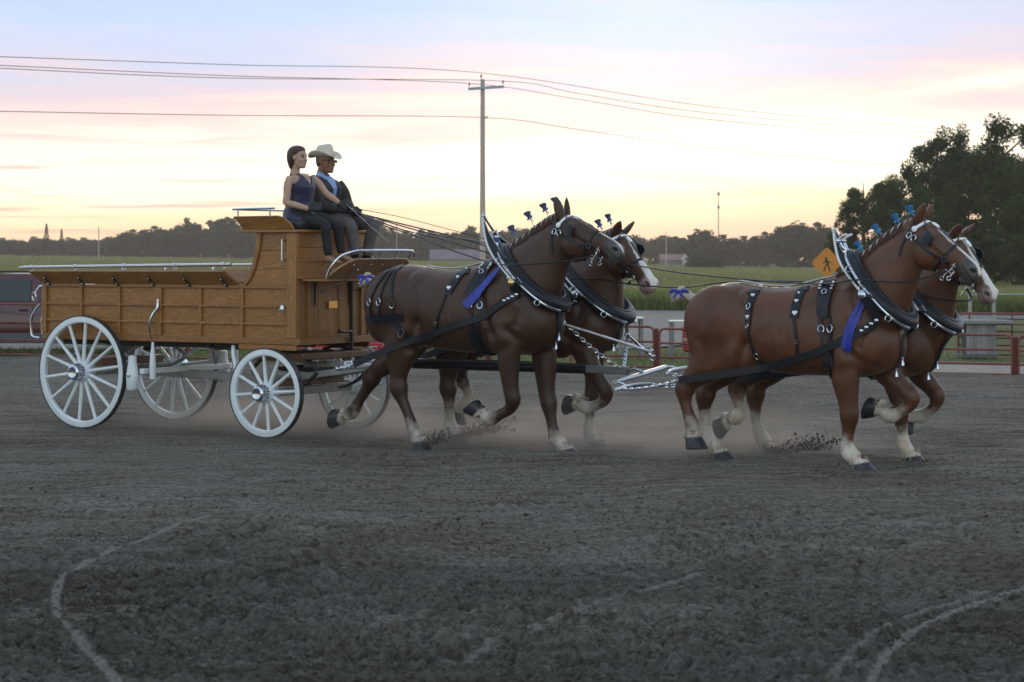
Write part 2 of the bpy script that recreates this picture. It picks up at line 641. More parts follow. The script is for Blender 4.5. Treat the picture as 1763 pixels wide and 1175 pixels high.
def dirt_material():
    m = bpy.data.materials.new('arena_dirt')
    m.use_nodes = True
    t = m.node_tree
    L = t.links.new
    b = t.nodes['Principled BSDF']
    tc = nd(t, 'ShaderNodeTexCoord')
    n1 = nd(t, 'ShaderNodeTexNoise', inp={'Scale': .55, 'Detail': 4.0, 'Roughness': .6})
    n2 = nd(t, 'ShaderNodeTexNoise', inp={'Scale': 9.0, 'Detail': 6.0, 'Roughness': .7})
    n3 = nd(t, 'ShaderNodeTexNoise', inp={'Scale': 60.0, 'Detail': 4.0, 'Roughness': .7})
    st = nd(t, 'ShaderNodeMapping')
    st.inputs['Rotation'].default_value = (0, 0, R(14))
    st.inputs['Scale'].default_value = (.28, 4.2, 1)
    L(tc.outputs['Object'], st.inputs[0])
    n5 = nd(t, 'ShaderNodeTexNoise', inp={'Scale': 24.0, 'Detail': 5.0, 'Roughness': .65})
    L(tc.outputs['Object'], n5.inputs['Vector'])
    n4 = nd(t, 'ShaderNodeTexNoise', inp={'Scale': 1.6, 'Detail': 4.0, 'Roughness': .6})
    L(st.outputs[0], n4.inputs['Vector'])
    for n in (n1, n2, n3):
        L(tc.outputs['Object'], n.inputs['Vector'])
    r1 = ramp(t, [(.36, (.108, .089, .067)), (.50, (.178, .166, .138)), (.66, (.258, .250, .222))])
    s = math_n(t, 'ADD', math_n(t, 'MULTIPLY', n1.outputs[0], .38), math_n(t, 'MULTIPLY', n2.outputs[0], .30))
    s = math_n(t, 'ADD', s, math_n(t, 'MULTIPLY', n4.outputs[0], .34))
    L(s, r1.inputs[0])
    mx = nd(t, 'ShaderNodeMix', data_type='RGBA', blend_type='MULTIPLY')
    mx.inputs[0].default_value = 1
    L(r1.outputs[0], mx.inputs[6])
    r3 = ramp(t, [(.38, (.40, .37, .34)), (.50, (.92, .92, .92)), (.63, (1.30, 1.31, 1.32))])
    L(math_n(t, 'ADD', math_n(t, 'MULTIPLY', n3.outputs[0], .35), math_n(t, 'MULTIPLY', n5.outputs[0], .65)), r3.inputs[0])
    L(r3.outputs[0], mx.inputs[7])
    # raked streaks then foreground shade painted into the dirt colour
    s2 = nd(t, 'ShaderNodeMapping')
    s2.inputs['Rotation'].default_value = (0, 0, R(9))
    s2.inputs['Scale'].default_value = (.9, 11.0, 1)
    L(tc.outputs['Object'], s2.inputs[0])
    n6 = nd(t, 'ShaderNodeTexNoise', inp={'Scale': 1.0, 'Detail': 5.0, 'Roughness': .7})
    L(s2.outputs[0], n6.inputs['Vector'])
    r6 = ramp(t, [(.38, (.60, .58, .56)), (.50, (.98, .98, .98)), (.64, (1.22, 1.22, 1.22))])
    L(n6.outputs[0], r6.inputs[0])
    m6 = nd(t, 'ShaderNodeMix', data_type='RGBA', blend_type='MULTIPLY')
    m6.inputs[0].default_value = .85
    L(mx.outputs[2], m6.inputs[6])
    L(r6.outputs[0], m6.inputs[7])
    dm = nd(t, 'ShaderNodeAttribute', attribute_name='fore_shade')
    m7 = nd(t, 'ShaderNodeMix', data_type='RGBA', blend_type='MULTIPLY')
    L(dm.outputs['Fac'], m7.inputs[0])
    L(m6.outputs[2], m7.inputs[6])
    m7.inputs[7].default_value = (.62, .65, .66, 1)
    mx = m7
    at = nd(t, 'ShaderNodeAttribute', attribute_name='chalk')
    mc = nd(t, 'ShaderNodeMix', data_type='RGBA')
    cf = math_n(t, 'MULTIPLY', at.outputs['Fac'], math_n(t, 'MULTIPLY_ADD', n5.outputs[0], 2.8, -.62, clamp=True), clamp=True)
    L(cf, mc.inputs[0])
    L(mx.outputs[2], mc.inputs[6])
    mc.inputs[7].default_value = (.32, .30, .27, 1)
    L(mc.outputs[2], b.inputs['Base Color'])
    b.inputs['Roughness'].default_value = .95
    b.inputs['Specular IOR Level'].default_value = .15
    bp = nd(t, 'ShaderNodeBump', inp={'Strength': 1.0, 'Distance': .05})
    L(math_n(t, 'ADD', math_n(t, 'ADD', n2.outputs[0], math_n(t, 'MULTIPLY', n5.outputs[0], .8)), math_n(t, 'MULTIPLY', n3.outputs[0], .35)), bp.inputs['Height'])
    L(bp.outputs[0], b.inputs['Normal'])
    return m


M_DIRT = dirt_material()
M_GRASS = mat('short_grass', (.055, .085, .025), .9, var=.35, scale=1.2, bump=.6, bscale=30, spec=.2, col2=(.085, .095, .035))
M_ROAD = mat('worn_asphalt', (.150, .152, .150), .85, var=.16, scale=.8, bump=.3, bscale=60, spec=.3)
M_GRAVEL = mat('pale_gravel', (.30, .26, .225), .95, var=.2, scale=3, bump=.6, bscale=50, spec=.2)

ARENA_EDGE = lambda x: 43.0 - (x + 9.57) * .4236      # far edge of the dirt, world Y


def build_ground():
    # the one sheet that reaches the horizon
    ys = np.concatenate([np.linspace(-60, 60, 25), np.linspace(66, 300, 40), np.geomspace(310, 1500, 40)])
    aa = np.linspace(-1, 1, 81)
    aa = np.sign(aa) * np.abs(aa) ** 1.6
    half = 60 + np.maximum(ys, 0)[:, None] * 1.1
    X = aa[None, :] * half
    Y = np.repeat(ys[:, None], 81, 1)
    Z = terrain(X, Y) - .06
    struct('ground', grid_mesh('ground', X, Y, Z, [M_GRASS]))
    # plain dirt of the whole arena (the part beside and behind the camera included)
    xs = np.linspace(-40, 40, 41)
    X = np.stack([xs, xs])
    Y = np.stack([np.full_like(xs, -25), ARENA_EDGE(xs)])
    t_ = np.linspace(0, 1, 30)[:, None]
    XX = X[0][None] * (1 - t_) + X[1][None] * t_
    YY = Y[0][None] * (1 - t_) + Y[1][None] * t_
    struct('arena_base', grid_mesh('arena_base', XX, YY, np.full_like(XX, -.045), [M_DIRT]))
    # worked surface in view, with clods and harrow lines
    cols = 860
    yy = np.concatenate([np.linspace(1300, 800, 720), np.linspace(798, 596, 170)])
    rows = len(yy)
    Yr = 7560.0 / (yy - 436)
    a = np.linspace(-.29, .29, cols)
    Y = np.repeat(Yr[:, None], cols, 1)
    X = a[None, :] * Y
    edge = ARENA_EDGE(X) + .5 * (vnoise(X * .8, Y * .8, 3) - .5)
    Y = np.minimum(Y, np.maximum(edge, 8))
    st = np.gradient(Yr)
    st = np.abs(st)[:, None]

    def amp(wl):
        return np.clip((wl / st - .8) / 1.3, 0, 1)
    wx = X + .35 * vnoise(X * 2, Y * 2, 5)
    wy = Y + .35 * vnoise(X * 2, Y * 2, 6)
    Z = .06 * (vnoise(X * .5, Y * .5, 1) - .5) + .05 * (vnoise(X * 1.3, Y * 1.3, 2) - .5)
    # harrow ridges follow the drive round the ring
    q = (Y + X * .25 + .012 * X * X) * 3.2
    Z += .050 * (vnoise(X * .22, q * 1.3, 9) - .5) * amp(.4)
    clod = lambda f, s: np.abs(2 * vnoise(wx * f, wy * f, s) - 1)
    patch = np.clip(vnoise(X * .7, Y * .7, 21) * 1.8 - .2, .45, 1.25)
    near = np.clip((22 - Y) / 9, 0.3, 1.0)
    Z += .030 * (clod(4.2, 11) - .5) * amp(.24) * patch * near
    Z += .055 * (clod(9.5, 12) - .5) * amp(.10) * patch * near
    Z += .060 * (vnoise(wx * 19, wy * 19, 13) - .5) * amp(.05) * patch * near
    Z += .036 * (vnoise(X * 41, Y * 41, 14) - .5) * amp(.025)
    # the team has worn a shallow dip where it passes
    w0 = W(5.0, 0.05)
    Z -= .055 * np.exp(-(((X - w0.x) / 1.9) ** 2 + ((Y - w0.y) / 2.2) ** 2))
    # chalk lines as real marks on the dirt
    chalk = np.zeros_like(X)

    def line(pts, w, k):
        P = [((x - 881.5) / (y - 436) * EYE, 7560.0 / (y - 436)) for x, y in pts]
        P = spline(P, 10)
        for i in range(len(P) - 1):
            p0, p1 = np.array(P[i]), np.array(P[i + 1])
            d = p1 - p0
            l2 = max(1e-6, (d ** 2).sum())
            tt = np.clip(((X - p0[0]) * d[0] + (Y - p0[1]) * d[1]) / l2, 0, 1)
            ds = np.hypot(X - p0[0] - tt * d[0], Y - p0[1] - tt * d[1])
            kk = k * np.clip((1 - (ds / w) ** 2) * 1.6, 0, 1)
            np.maximum(chalk, kk, out=chalk)
    line([(215, 1190), (150, 1120), (112, 1075), (96, 1035), (104, 1003), (135, 980), (185, 955), (280, 915), (360, 890)], .034, .62)
    line([(1435, 1170), (1452, 1146), (1500, 1094), (1530, 1072)], .032, .5)
    line([(1495, 1190), (1510, 1160), (1536, 1120), (1588, 1078), (1660, 1046), (1763, 1014), (1830, 995)], .034, .62)
    line([(790, 1150), (838, 1115), (905, 1085), (1000, 1050), (1125, 1016), (1200, 985)], .045, .45)
    line([(1560, 1062), (1620, 1042), (1700, 1018)], .03, .5)
    Z = Z * (1 - .75 * np.clip(chalk * 1.5, 0, 1)) + .006 * np.clip(chalk * 1.5, 0, 1)
    Z = np.where(Y >= edge - .01, -.05, Z)
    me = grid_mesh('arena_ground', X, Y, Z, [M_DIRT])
    at = me.attributes.new('chalk', 'FLOAT', 'POINT')
    at.data.foreach_set('value', chalk.ravel().astype(np.float32))
    # light falloff towards the camera, painted as darker dirt with a noisy edge
    fore_shade = np.clip((15.5 - .25 * (X + 2) - Y) / 4.5 + 1.3 * (vnoise(X * .45, Y * .6, 51) - .5) + .5 * (vnoise(X * 1.7, Y * 2, 52) - .5), 0, 1)
    at = me.attributes.new('fore_shade', 'FLOAT', 'POINT')
    at.data.foreach_set('value', fore_shade.ravel().astype(np.float32))
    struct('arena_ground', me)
    # loose clods lying on it, too many to count
    rng = np.random.default_rng(4)
    n = 12000
    ysel = 7560.0 / (rng.uniform(780, 1250, n) - 436)
    xsel = rng.uniform(-.25, .25, n) * ysel
    sz = rng.uniform(.004, .012, n) * np.where(rng.random(n) < .04, 2.2, 1)
    ico = np.array([(0, 0, 1), (.89, 0, .45), (.28, .85, .45), (-.72, .53, .45), (-.72, -.53, .45), (.28, -.85, .45),
                    (.72, .53, -.45), (-.28, .85, -.45), (-.89, 0, -.45), (-.28, -.85, -.45), (.72, -.53, -.45), (0, 0, -1)])
    icf = np.array([(0, 1, 2), (0, 2, 3), (0, 3, 4), (0, 4, 5), (0, 5, 1), (1, 6, 2), (2, 7, 3), (3, 8, 4), (4, 9, 5), (5, 10, 1),
                    (6, 7, 2), (7, 8, 3), (8, 9, 4), (9, 10, 5), (10, 6, 1), (11, 7, 6), (11, 8, 7), (11, 9, 8), (11, 10, 9), (11, 6, 10)])
    V = ico[None] * sz[:, None, None] * rng.uniform(.6, 1.3, (n, 12, 1))
    V[:, :, 2] *= .7
    V[:, :, 0] += xsel[:, None]
    V[:, :, 1] += ysel[:, None]
    V[:, :, 2] += sz[:, None] * .1
    F = icf[None] + (np.arange(n) * 12)[:, None, None]
    me = quick_mesh('dirt_clods', V.reshape(-1, 3), F.reshape(-1, 3), [M_DIRT])
    struct('dirt_clods', me, kind='stuff', label='loose brown clods of dirt scattered over the arena floor', cat='dirt')
    # asphalt lot and road beyond the fence
    def far(x):
        return 80 + (4.4 - x) * .55
    def nearr(x):
        return np.where(x < 2.5, 46.5, 46.5 + (x - 2.5) * 1.87)
    xs = np.linspace(-60, 40, 60)
    t_ = np.linspace(0, 1, 40)[:, None]
    fy = far(xs)
    ny = np.minimum(nearr(xs), fy - 5)
    YY = ny[None] * (1 - t_) + fy[None] * t_
    XX = np.repeat(xs[None], 40, 0)
    struct('road', grid_mesh('road', XX, YY, terrain(XX, YY) - .03, [M_ROAD]))
    # pale gravel strip along the fence on the right
    xs = np.linspace(4.5, 16, 30)
    e0 = ARENA_EDGE(xs)
    YY = e0[None] * (1 - t_) + (e0 + 5.5)[None] * t_
    XX = np.repeat(xs[None], 40, 0)
    struct('gravel_path', grid_mesh('gravel_path', XX, YY, np.full_like(XX, -.034), [M_GRAVEL]))


def blades(name, n, place, hmin, hmax, wid, mats, label, cat, seed, bend=.35):
    """grass or crop: n bent two-segment blades; place(rng, n) -> x, y"""
    rng = np.random.default_rng(seed)
    x, y = place(rng, n)
    n = len(x)
    z = terrain(x, y) - .06
    sc = 1.0 if np.isscalar(hmin) else 1
    h = rng.uniform(hmin, hmax, n)
    an = rng.uniform(0, 2 * np.pi, n)
    w = wid * rng.uniform(.6, 1.3, n) * np.maximum(1, y / 90)
    cx, sx = np.cos(an), np.sin(an)
    la = rng.uniform(0, 2 * np.pi, n)
    lb = bend * h * rng.uniform(.3, 1.3, n)
    P = np.zeros((n, 5, 3))
    for k, (fr, ww) in enumerate(((0, 1.0), (.55, .8), (1.0, 0))):
        ox = x + lb * np.cos(la) * fr ** 2
        oy = y + lb * np.sin(la) * fr ** 2
        oz = z + h * fr * (1 - .12 * fr)
        if k < 2:
            P[:, 2 * k] = np.stack([ox - cx * w * ww / 2, oy - sx * w * ww / 2, oz], -1)
            P[:, 2 * k + 1] = np.stack([ox + cx * w * ww / 2, oy + sx * w * ww / 2, oz], -1)
        else:
            P[:, 4] = np.stack([ox, oy, oz], -1)
    b = (np.arange(n) * 5)[:, None]
    F = np.concatenate([b + np.array([[0, 1, 3]]), b + np.array([[0, 3, 2]]), b + np.array([[2, 3, 4]])], 0)
    me = quick_mesh(name, P.reshape(-1, 3), F, mats)
    return struct(name, me, kind='stuff', label=label, cat=cat)


def leafy(name, c1, c2, rough=.7, scale=.4, trans=.35):
    m = bpy.data.materials.new(name)
    m.use_nodes = True
    t = m.node_tree
    b = t.nodes['Principled BSDF']
    geo = nd(t, 'ShaderNodeNewGeometry')
    nz = nd(t, 'ShaderNodeTexNoise', inp={'Scale': scale, 'Detail': 3.0})
    t.links.new(geo.outputs['Position'], nz.inputs['Vector'])
    v = math_n(t, 'ADD', math_n(t, 'MULTIPLY', nz.outputs[0], .7), math_n(t, 'MULTIPLY', geo.outputs['Random Per Island'], .4))
    rp = ramp(t, [(.3, c1), (.75, c2)])
    t.links.new(v, rp.inputs[0])
    t.links.new(rp.outputs[0], b.inputs['Base Color'])
    b.inputs['Roughness'].default_value = rough
    b.inputs['Specular IOR Level'].default_value = .25
    if trans:
        tr = nd(t, 'ShaderNodeBsdfTranslucent')
        t.links.new(rp.outputs[0], tr.inputs[0])
        ms = nd(t, 'ShaderNodeMixShader')
        ms.inputs[0].default_value = trans
        t.links.new(b.outputs[0], ms.inputs[1])
        t.links.new(tr.outputs[0], ms.inputs[2])
        t.links.new(ms.outputs[0], t.nodes['Material Output'].inputs[0])
    return m


M_BLADE = leafy('grass_blades', (.10, .145, .04), (.21, .245, .09), scale=.5)
M_CROP = leafy('crop_leaves', (.20, .205, .075), (.34, .32, .14), scale=.12)
build_ground()


def p_verge(rng, n):
    x = rng.uniform(-16, 13, n)
    e = ARENA_EDGE(x)
    d = rng.random(n) ** 1.4
    lim = np.where(x < 3.2, 46.8, np.minimum(60, 46.8 + (x - 3.2) * 2.0))
    y = e + d * (lim - e)
    keep = ~((x > 4.5) & (y < e + 4.2))
    keep &= vnoise(x * .9, y * .9, 40) > np.where(y < e + .6, .45, .1)
    return x[keep], y[keep]


blades('grass_verge', 26000, p_verge, .04, .13, .014, [M_BLADE], 'short green grass between the arena dirt and the road', 'grass', 1)


def p_crop(rng, n):
    a = rng.uniform(-.245, .245, n)
    y = 1 / rng.uniform(1 / 620.0, 1 / 76.0, n)
    x = a * y
    f = 81.0 + (4.4 - x) * .55
    keep = y > f + vnoise(x * .6, y * .1, 31) * .9
    return x[keep], y[keep]


def crop():
    rng = np.random.default_rng(7)
    o = blades('crop_field', 150000, p_crop, .45, .80, .055, [M_CROP], 'tall green crop field behind the road', 'crop field', 7, bend=.5)
    def p_edge(r_, n):
        x = r_.uniform(-34, 26, n)
        y = 80.6 + (4.4 - x) * .55 + r_.random(n) ** 2 * 7
        return x, y
    blades('roadside_grass', 45000, p_edge, .45, .85, .035, [M_BLADE], 'tall light green grass along the far side of the road', 'grass', 8, bend=.45)


crop()

# ------------------------------------------------------------------ horses
def remeshed(mb, voxel, smooth_it, fac=.5):
    """one continuous surface out of overlapping closed shapes"""
    me = bpy.data.meshes.new('tmp')
    me.from_pydata(mb.v, [], mb.f)
    bm = bmesh.new()
    bm.from_mesh(me)
    bmesh.ops.recalc_face_normals(bm, faces=bm.faces)
    bm.to_mesh(me)
    bm.free()
    o = bpy.data.objects.new('tmp', me)
    COL.objects.link(o)
    m = o.modifiers.new('r', 'REMESH')
    m.mode = 'VOXEL'
    m.voxel_size = voxel
    m.use_smooth_shade = True
    if smooth_it:
        s = o.modifiers.new('s', 'SMOOTH')
        s.factor = fac
        s.iterations = smooth_it
    dg = bpy.context.evaluated_depsgraph_get()
    out = bpy.data.meshes.new_from_object(o.evaluated_get(dg))
    bpy.data.objects.remove(o)
    bpy.data.meshes.remove(me)
    return out


def relax(me, weight, its):
    """Laplacian smoothing, weight per vertex"""
    nv = len(me.vertices)
    co = np.empty(nv * 3, np.float32)
    me.vertices.foreach_get('co', co)
    co = co.reshape(-1, 3).astype(float)
    e = np.empty(len(me.edges) * 2, np.int32)
    me.edges.foreach_get('vertices', e)
    e = e.reshape(-1, 2)
    i = np.concatenate([e[:, 0], e[:, 1]])
    j = np.concatenate([e[:, 1], e[:, 0]])
    deg = np.maximum(np.bincount(i, minlength=nv), 1)
    w = weight(co)[:, None]
    for _ in range(its):
        av = np.stack([np.bincount(i, co[j, k], nv) for k in range(3)], 1) / deg[:, None]
        co += (av - co) * w
    me.vertices.foreach_set('co', co.astype(np.float32).ravel())
    me.update()


def ell(c, A, B, Bn=None, n=20, e=1.0):
    """ellipse ring; B up half axis, Bn lower half axis"""
    c = Vector(c)
    A = Vector(A)
    B = Vector(B)
    Bn = B if Bn is None else Vector(Bn)
    out = []
    for j in range(n):
        t = 2 * math.pi * j / n
        x, y = math.cos(t), math.sin(t)
        if e != 1.0:
            x = math.copysign(abs(x) ** e, x)
            y = math.copysign(abs(y) ** e, y)
        out.append(c + A * x + (B if y >= 0 else Bn) * y)
    return out


# torso of an 18-hand draught horse: distance from the rump, top, bottom, half width, height of the widest place
TORSO = [(0.00, 1.53, 1.40, .07, 1.46), (0.03, 1.60, 1.26, .19, 1.42), (0.10, 1.665, 1.10, .275, 1.38), (0.24, 1.735, 0.99, .325, 1.36),
         (0.42, 1.79, 0.965, .345, 1.38), (0.56, 1.792, 0.97, .345, 1.40), (0.74, 1.765, 0.965, .335, 1.38), (0.97, 1.745, 0.945, .355, 1.34),
         (1.20, 1.755, 0.930, .365, 1.30), (1.42, 1.795, 0.925, .350, 1.28), (1.60, 1.83, 0.925, .325, 1.28), (1.80, 1.84, 0.930, .315, 1.28),
         (1.98, 1.78, 0.935, .315, 1.26), (2.14, 1.66, 0.950, .305, 1.25), (2.28, 1.52, 0.985, .265, 1.25), (2.38, 1.42, 1.06, .195, 1.24), (2.43, 1.33, 1.14, .09, 1.24)]

FORE_R = [(.150, .075), (.122, .094), (.084, .072), (.082, .072), (.060, .052), (.052, .044), (.070, .062), (.060, .060)]
HIND_R = [(.27, .14), (.255, .140), (.165, .104), (.096, .070), (.104, .076), (.064, .054), (.055, .047), (.072, .064), (.060, .060)]


def leg_chain(mb, pts, radii, v_of, rings=18):
    """pts (u, z) joints, radii per point (fore-aft, lateral)"""
    P = spline([(p[0], p[1], v_of(i), radii[i][0], radii[i][1]) for i, p in enumerate(pts)], 4)
    R_ = []
    for i, p in enumerate(P):
        a = P[max(0, i - 1)]
        b = P[min(len(P) - 1, i + 1)]
        t = Vector((b[0] - a[0], b[2] - a[2], b[1] - a[1])).normalized()
        A = Vector((0, 1, 0))
        B = t.cross(A).normalized()
        R_.append(ell((p[0], p[2], p[1]), A * p[4], B * p[3], n=16))
    mb.loft(R_)
    return P


def hoof(mb, c, a, v, toe=.115, k=1.0):
    """c coronet centre (u, z), a axis towards the sole"""
    a = Vector((a[0], 0, a[1])).normalized()
    t = Vector((-a.z, 0, a.x))
    c = Vector((c[0], v, c[1]))
    L = Vector((0, 1, 0))
    rg = []
    for h, off, rf, rl in ((-.03, -.012, .060, .060), (0, 0, .078, .074), (.03, .008, .090, .084), (.075, .022, .103, .098), (.11, .032, .113, .107), (.118, .032, .108, .103)):
        rg.append(ell(c + a * (h * k) + t * (off * k), L * (rl * k), t * (rf * k), t * (rf * .92 * k), n=18))
    mb.loft(rg)
    # fetlock tuft and heel bulb
    mb.ball(c - a * .01 - t * .055 * k, (.045, .05, .05), 8)
    return c, a


class Horse:
    pass


GROOVES = [([(1.60, 1.64), (1.68, 1.38), (1.76, 1.14)], -.020, .050), ([(2.00, 1.66), (2.14, 1.42), (2.08, 1.22)], -.018, .050), ([(.80, 1.20), (.72, 1.06), (.68, .96)], -.030, .060),
           ([(.66, 1.66), (.80, 1.46), (.78, 1.22)], -.016, .055), ([(.18, 1.46), (.25, 1.24), (.33, 1.06)], -.009, .075), ([(1.98, 1.16), (2.12, 1.06), (2.24, 1.02)], -.016, .045),
           ([(.70, 1.66), (.74, 1.63)], .020, .060), ([(1.86, 1.22), (1.90, 1.08)], .016, .075), ([(.40, 1.50), (.34, 1.32)], .014, .10), ([(.90, 1.02), (1.30, .985), (1.66, .975)], -.010, .05)]


def sculpt(me, S, u0, v0, su, sz, oz):
    """muscle grooves and rises on both sides of the trunk"""
    nv = len(me.vertices)
    co = np.empty(nv * 3, np.float32)
    me.vertices.foreach_get('co', co)
    co = co.reshape(-1, 3).astype(float)
    nm = np.empty(nv * 3, np.float32)
    me.vertices.foreach_get('normal', nm)
    nm = nm.reshape(-1, 3)
    d = (co[:, 0] - u0) / su
    z = (co[:, 2] - oz) / sz
    side = np.clip((np.abs(co[:, 1] - v0) - .12) / .08, 0, 1)
    off = np.zeros(nv)
    for pl, amp, wd in GROOVES:
        P = spline(pl, 6)
        best = np.full(nv, 9.0)
        for p in P:
            best = np.minimum(best, np.hypot(d - p[0], z - p[1]))
        off += 1.35 * amp * np.exp(-(best / wd) ** 2)
    # faint ribs
    rib = np.exp(-((d - 1.22) / .26) ** 2) * np.exp(-((z - 1.30) / .16) ** 2)
    off += .0022 * np.sin((d * .92 + z * .25) * 2 * np.pi / .085) * rib
    off += .006 * (vnoise(d * 9, z * 9, 17) - .5) * (z > .98)
    co += (off * side)[:, None] * nm
    me.vertices.foreach_set('co', co.astype(np.float32).ravel())
    me.update()


def build_horse(name, label, S):
    """S: dict with u0, v0, scales, legs, neck, head"""
    H = Horse()
    u0, v0 = S['u0'], S['v0']
    su, sz, oz, sw = S.get('su', 1), S.get('sz', 1), S.get('oz', 0), S.get('sw', 1)
    mb = MB()
    H.tors = []
    rg = []
    T_ = spline(TORSO, 3)
    for d, top, bot, w, zc in T_:
        u = u0 + d * su
        t_, b_, c_ = top * sz + oz, bot * sz + oz, zc * sz + oz
        w_ = max(.03, w * sw)
        H.tors.append((u, t_, b_, w_, c_))
        rg.append(ell((u, v0, c_), (0, w_, 0), (0, 0, t_ - c_), (0, 0, c_ - b_), n=32, e=.92))
    # ellipses put +B up and -Bn down
    mb.loft(rg)
    Z = lambda z: z * sz + oz
    U = lambda d: u0 + d * su
    # muscles
    for sgn in (-1, 1):
        mb.ball((U(.40), v0 + sgn * .185 * sw, Z(1.42)), (.36, .175, .34), 14)          # haunch
        mb.ball((U(.22), v0 + sgn * .16 * sw, Z(1.27)), (.18, .150, .27), 12)           # buttock
        mb.ball((U(.64), v0 + sgn * .200 * sw, Z(1.15)), (.20, .130, .22), 12)          # stifle
        mb.ball((U(2.02), v0 + sgn * .190 * sw, Z(1.42)), (.17, .125, .36), 12, Matrix.Rotation(R(-24), 3, 'Y'))   # shoulder blade
        mb.ball((U(2.13), v0 + sgn * .15 * sw, Z(1.20)), (.20, .145, .20), 12)          # point of shoulder
        mb.ball((U(1.86), v0 + sgn * .200 * sw, Z(1.13)), (.19, .115, .22), 12)         # triceps
    mb.ball((U(2.28), v0, Z(1.17)), (.13, .20, .19), 10)                                # breast
    # neck
    yaw = S.get('yaw', 0.0)
    hyaw = S.get('hyaw', yaw)
    pu, pz = S['poll']
    nb = S['neck']            # list of (crest u, crest z, under u, under z, half width)
    piv = Vector((nb[0][0], v0, 0))
    NR = spline(nb, 4)
    rg = []
    H.crest = []
    m = len(NR)
    for i, (cu, cz, uu, uz_, w) in enumerate(NR):
        c = Vector(((cu + uu) / 2, v0, (cz + uz_) / 2))
        B = Vector((cu - uu, 0, cz - uz_)) / 2
        f = (i / (m - 1)) ** 1.3
        rot = Matrix.Rotation(-yaw * f, 3, 'Z')
        c2 = piv + rot @ (c - piv)
        A = rot @ Vector((0, w, 0))
        B2 = rot @ B
        H.crest.append(c2 + B2)
        # crest narrower than the throat
        ring = []
        for j in range(24):
            t = 2 * math.pi * j / 24
            k = 1 - .28 * max(0, math.sin(t)) ** 2
            ring.append(c2 + A * (math.cos(t) * k) + B2 * math.sin(t))
        rg.append(ring)
    mb.loft(rg)
    # head
    rot = Matrix.Rotation(-yaw, 3, 'Z')
    P = piv + rot @ (Vector((pu, v0, pz)) - piv)
    pit = S['pitch']
    hr = Matrix.Rotation(-hyaw, 3, 'Z')
    hx = hr @ Vector((math.cos(pit), 0, -math.sin(pit)))
    hn = hr @ Vector((math.sin(pit), 0, math.cos(pit)))
    hl = hr @ Vector((0, 1, 0))
    hs = S.get('hs', 1.0)
    H.P, H.hx, H.hn, H.hl, H.hs = P, hx, hn, hl, hs

    def hp(s, n_, l=0.0):
        return P + hx * (s * hs) + hn * (n_ * hs) + hl * (l * hs)
    H.hp = hp
    hd = S.get('hd', 1.0)
    head = [(-.06, .00, -.16, .065, .5), (.0, .035, -.20, .090, .5), (.09, .060, -.245, .108, .45), (.18, .064, -.285, .120, .38), (.26, .056, -.305, .116, .40),
            (.35, .045, -.285, .100, .45), (.43, .036, -.215, .084, .5), (.52, .028, -.165, .072, .5), (.60, .020, -.155, .070, .5), (.67, .010, -.165, .076, .5),
            (.72, -.012, -.165, .074, .5), (.755, -.040, -.145, .058, .5), (.772, -.065, -.12, .030, .5)]
    HR = spline([(a_, b_ * hd, c_ * hd, d_, e_) for a_, b_, c_, d_, e_ in head], 3)
    rg = []
    for s_, tp, bt, w, k in HR:
        c = hp(s_, tp * (1 - k) + bt * k)
        hgt = (tp - bt) * hs
        rg.append(ell(c, hl * (w * hs), hn * (hgt * k), hn * (hgt * (1 - k)), n=24, e=.9))
    mb.loft(rg)
    hm = Matrix((hx, hl, hn)).transposed()
    for sgn in (-1, 1):
        mb.ball(hp(.20, -.005, sgn * .100), (.062, .030, .042), 8, hm)       # brow over the eye
        mb.ball(hp(.25, -.165, sgn * .080), (.125, .050, .120), 10, hm)      # round cheek
        mb.tube([hp(.22, -.055, sgn * .108), hp(.34, -.062, sgn * .092), hp(.46, -.075, sgn * .072)], [.022, .018, .008], 8)   # cheek crest
        mb.ball(hp(.695, -.045, sgn * .060), (.042, .028, .040), 8, hm)      # nostril wing
        # ear
        lean, side = S.get('ear', (-.10, .05))
        bse = hp(.03, .03, sgn * .066)
        tip = bse + (hn * .19 + hx * lean + hl * sgn * side) * hs
        ax = (tip - bse)
        nrm = (hx * .55 + hl * sgn * .83).normalized()
        er = []
        for fr, w, d in ((-.12, .036, .03), (.15, .048, .032), (.42, .052, .026), (.7, .036, .018), (.9, .013, .010), (1.0, .004, .004)):
            c = bse + ax * fr
            sd = ax.normalized().cross(nrm).normalized()
            er.append(ell(c, sd * w * hs, nrm * d * hs, n=12))
        mb.loft(er)
    mb.ball(hp(.685, -.172, 0), (.055, .045, .030), 8, hm)                   # lower lip and chin
    mb.ball(hp(.655, -.190, 0), (.040, .036, .028), 8, hm)
    # legs
    H.legs = {}
    for key in ('nf', 'ff', 'nh', 'fh'):
        lg = S['legs'][key]
        v = v0 + (-1 if key[0] == 'n' else 1) * S.get('stance', .175)
        fore = key[1] == 'f'
        rad = FORE_R if fore else HIND_R
        rad = [(a * lg.get('k', 1), b * lg.get('k', 1)) for a, b in rad]
        vt = v0 + (-1 if key[0] == 'n' else 1) * (.205 if fore else .18)
        nn = len(lg['p'])
        vo = lambda i: vt + (v - vt) * min(1, i / (4.0))
        # joint muscle ends
        ch = leg_chain(mb, lg['p'], rad[:nn] if len(rad) >= nn else rad + [rad[-1]] * (nn - len(rad)), vo)
        if not fore:
            # point of hock
            hk = lg['p'][4]
            up = lg['p'][3]
            t = Vector((up[0] - hk[0], 0, up[1] - hk[1])).normalized()
            bk = Vector((-t.z, 0, t.x))
            mb.ball(Vector((hk[0], v, hk[1])) + t * .055 + bk * .045, (.045, .04, .055), 8)
        hc, ha = lg['hoof']
        c, a = hoof(mb, hc, ha, v, k=S.get('hk', 1.0))
        H.legs[key] = (ch, c, a, v, lg.get('sock', .5))
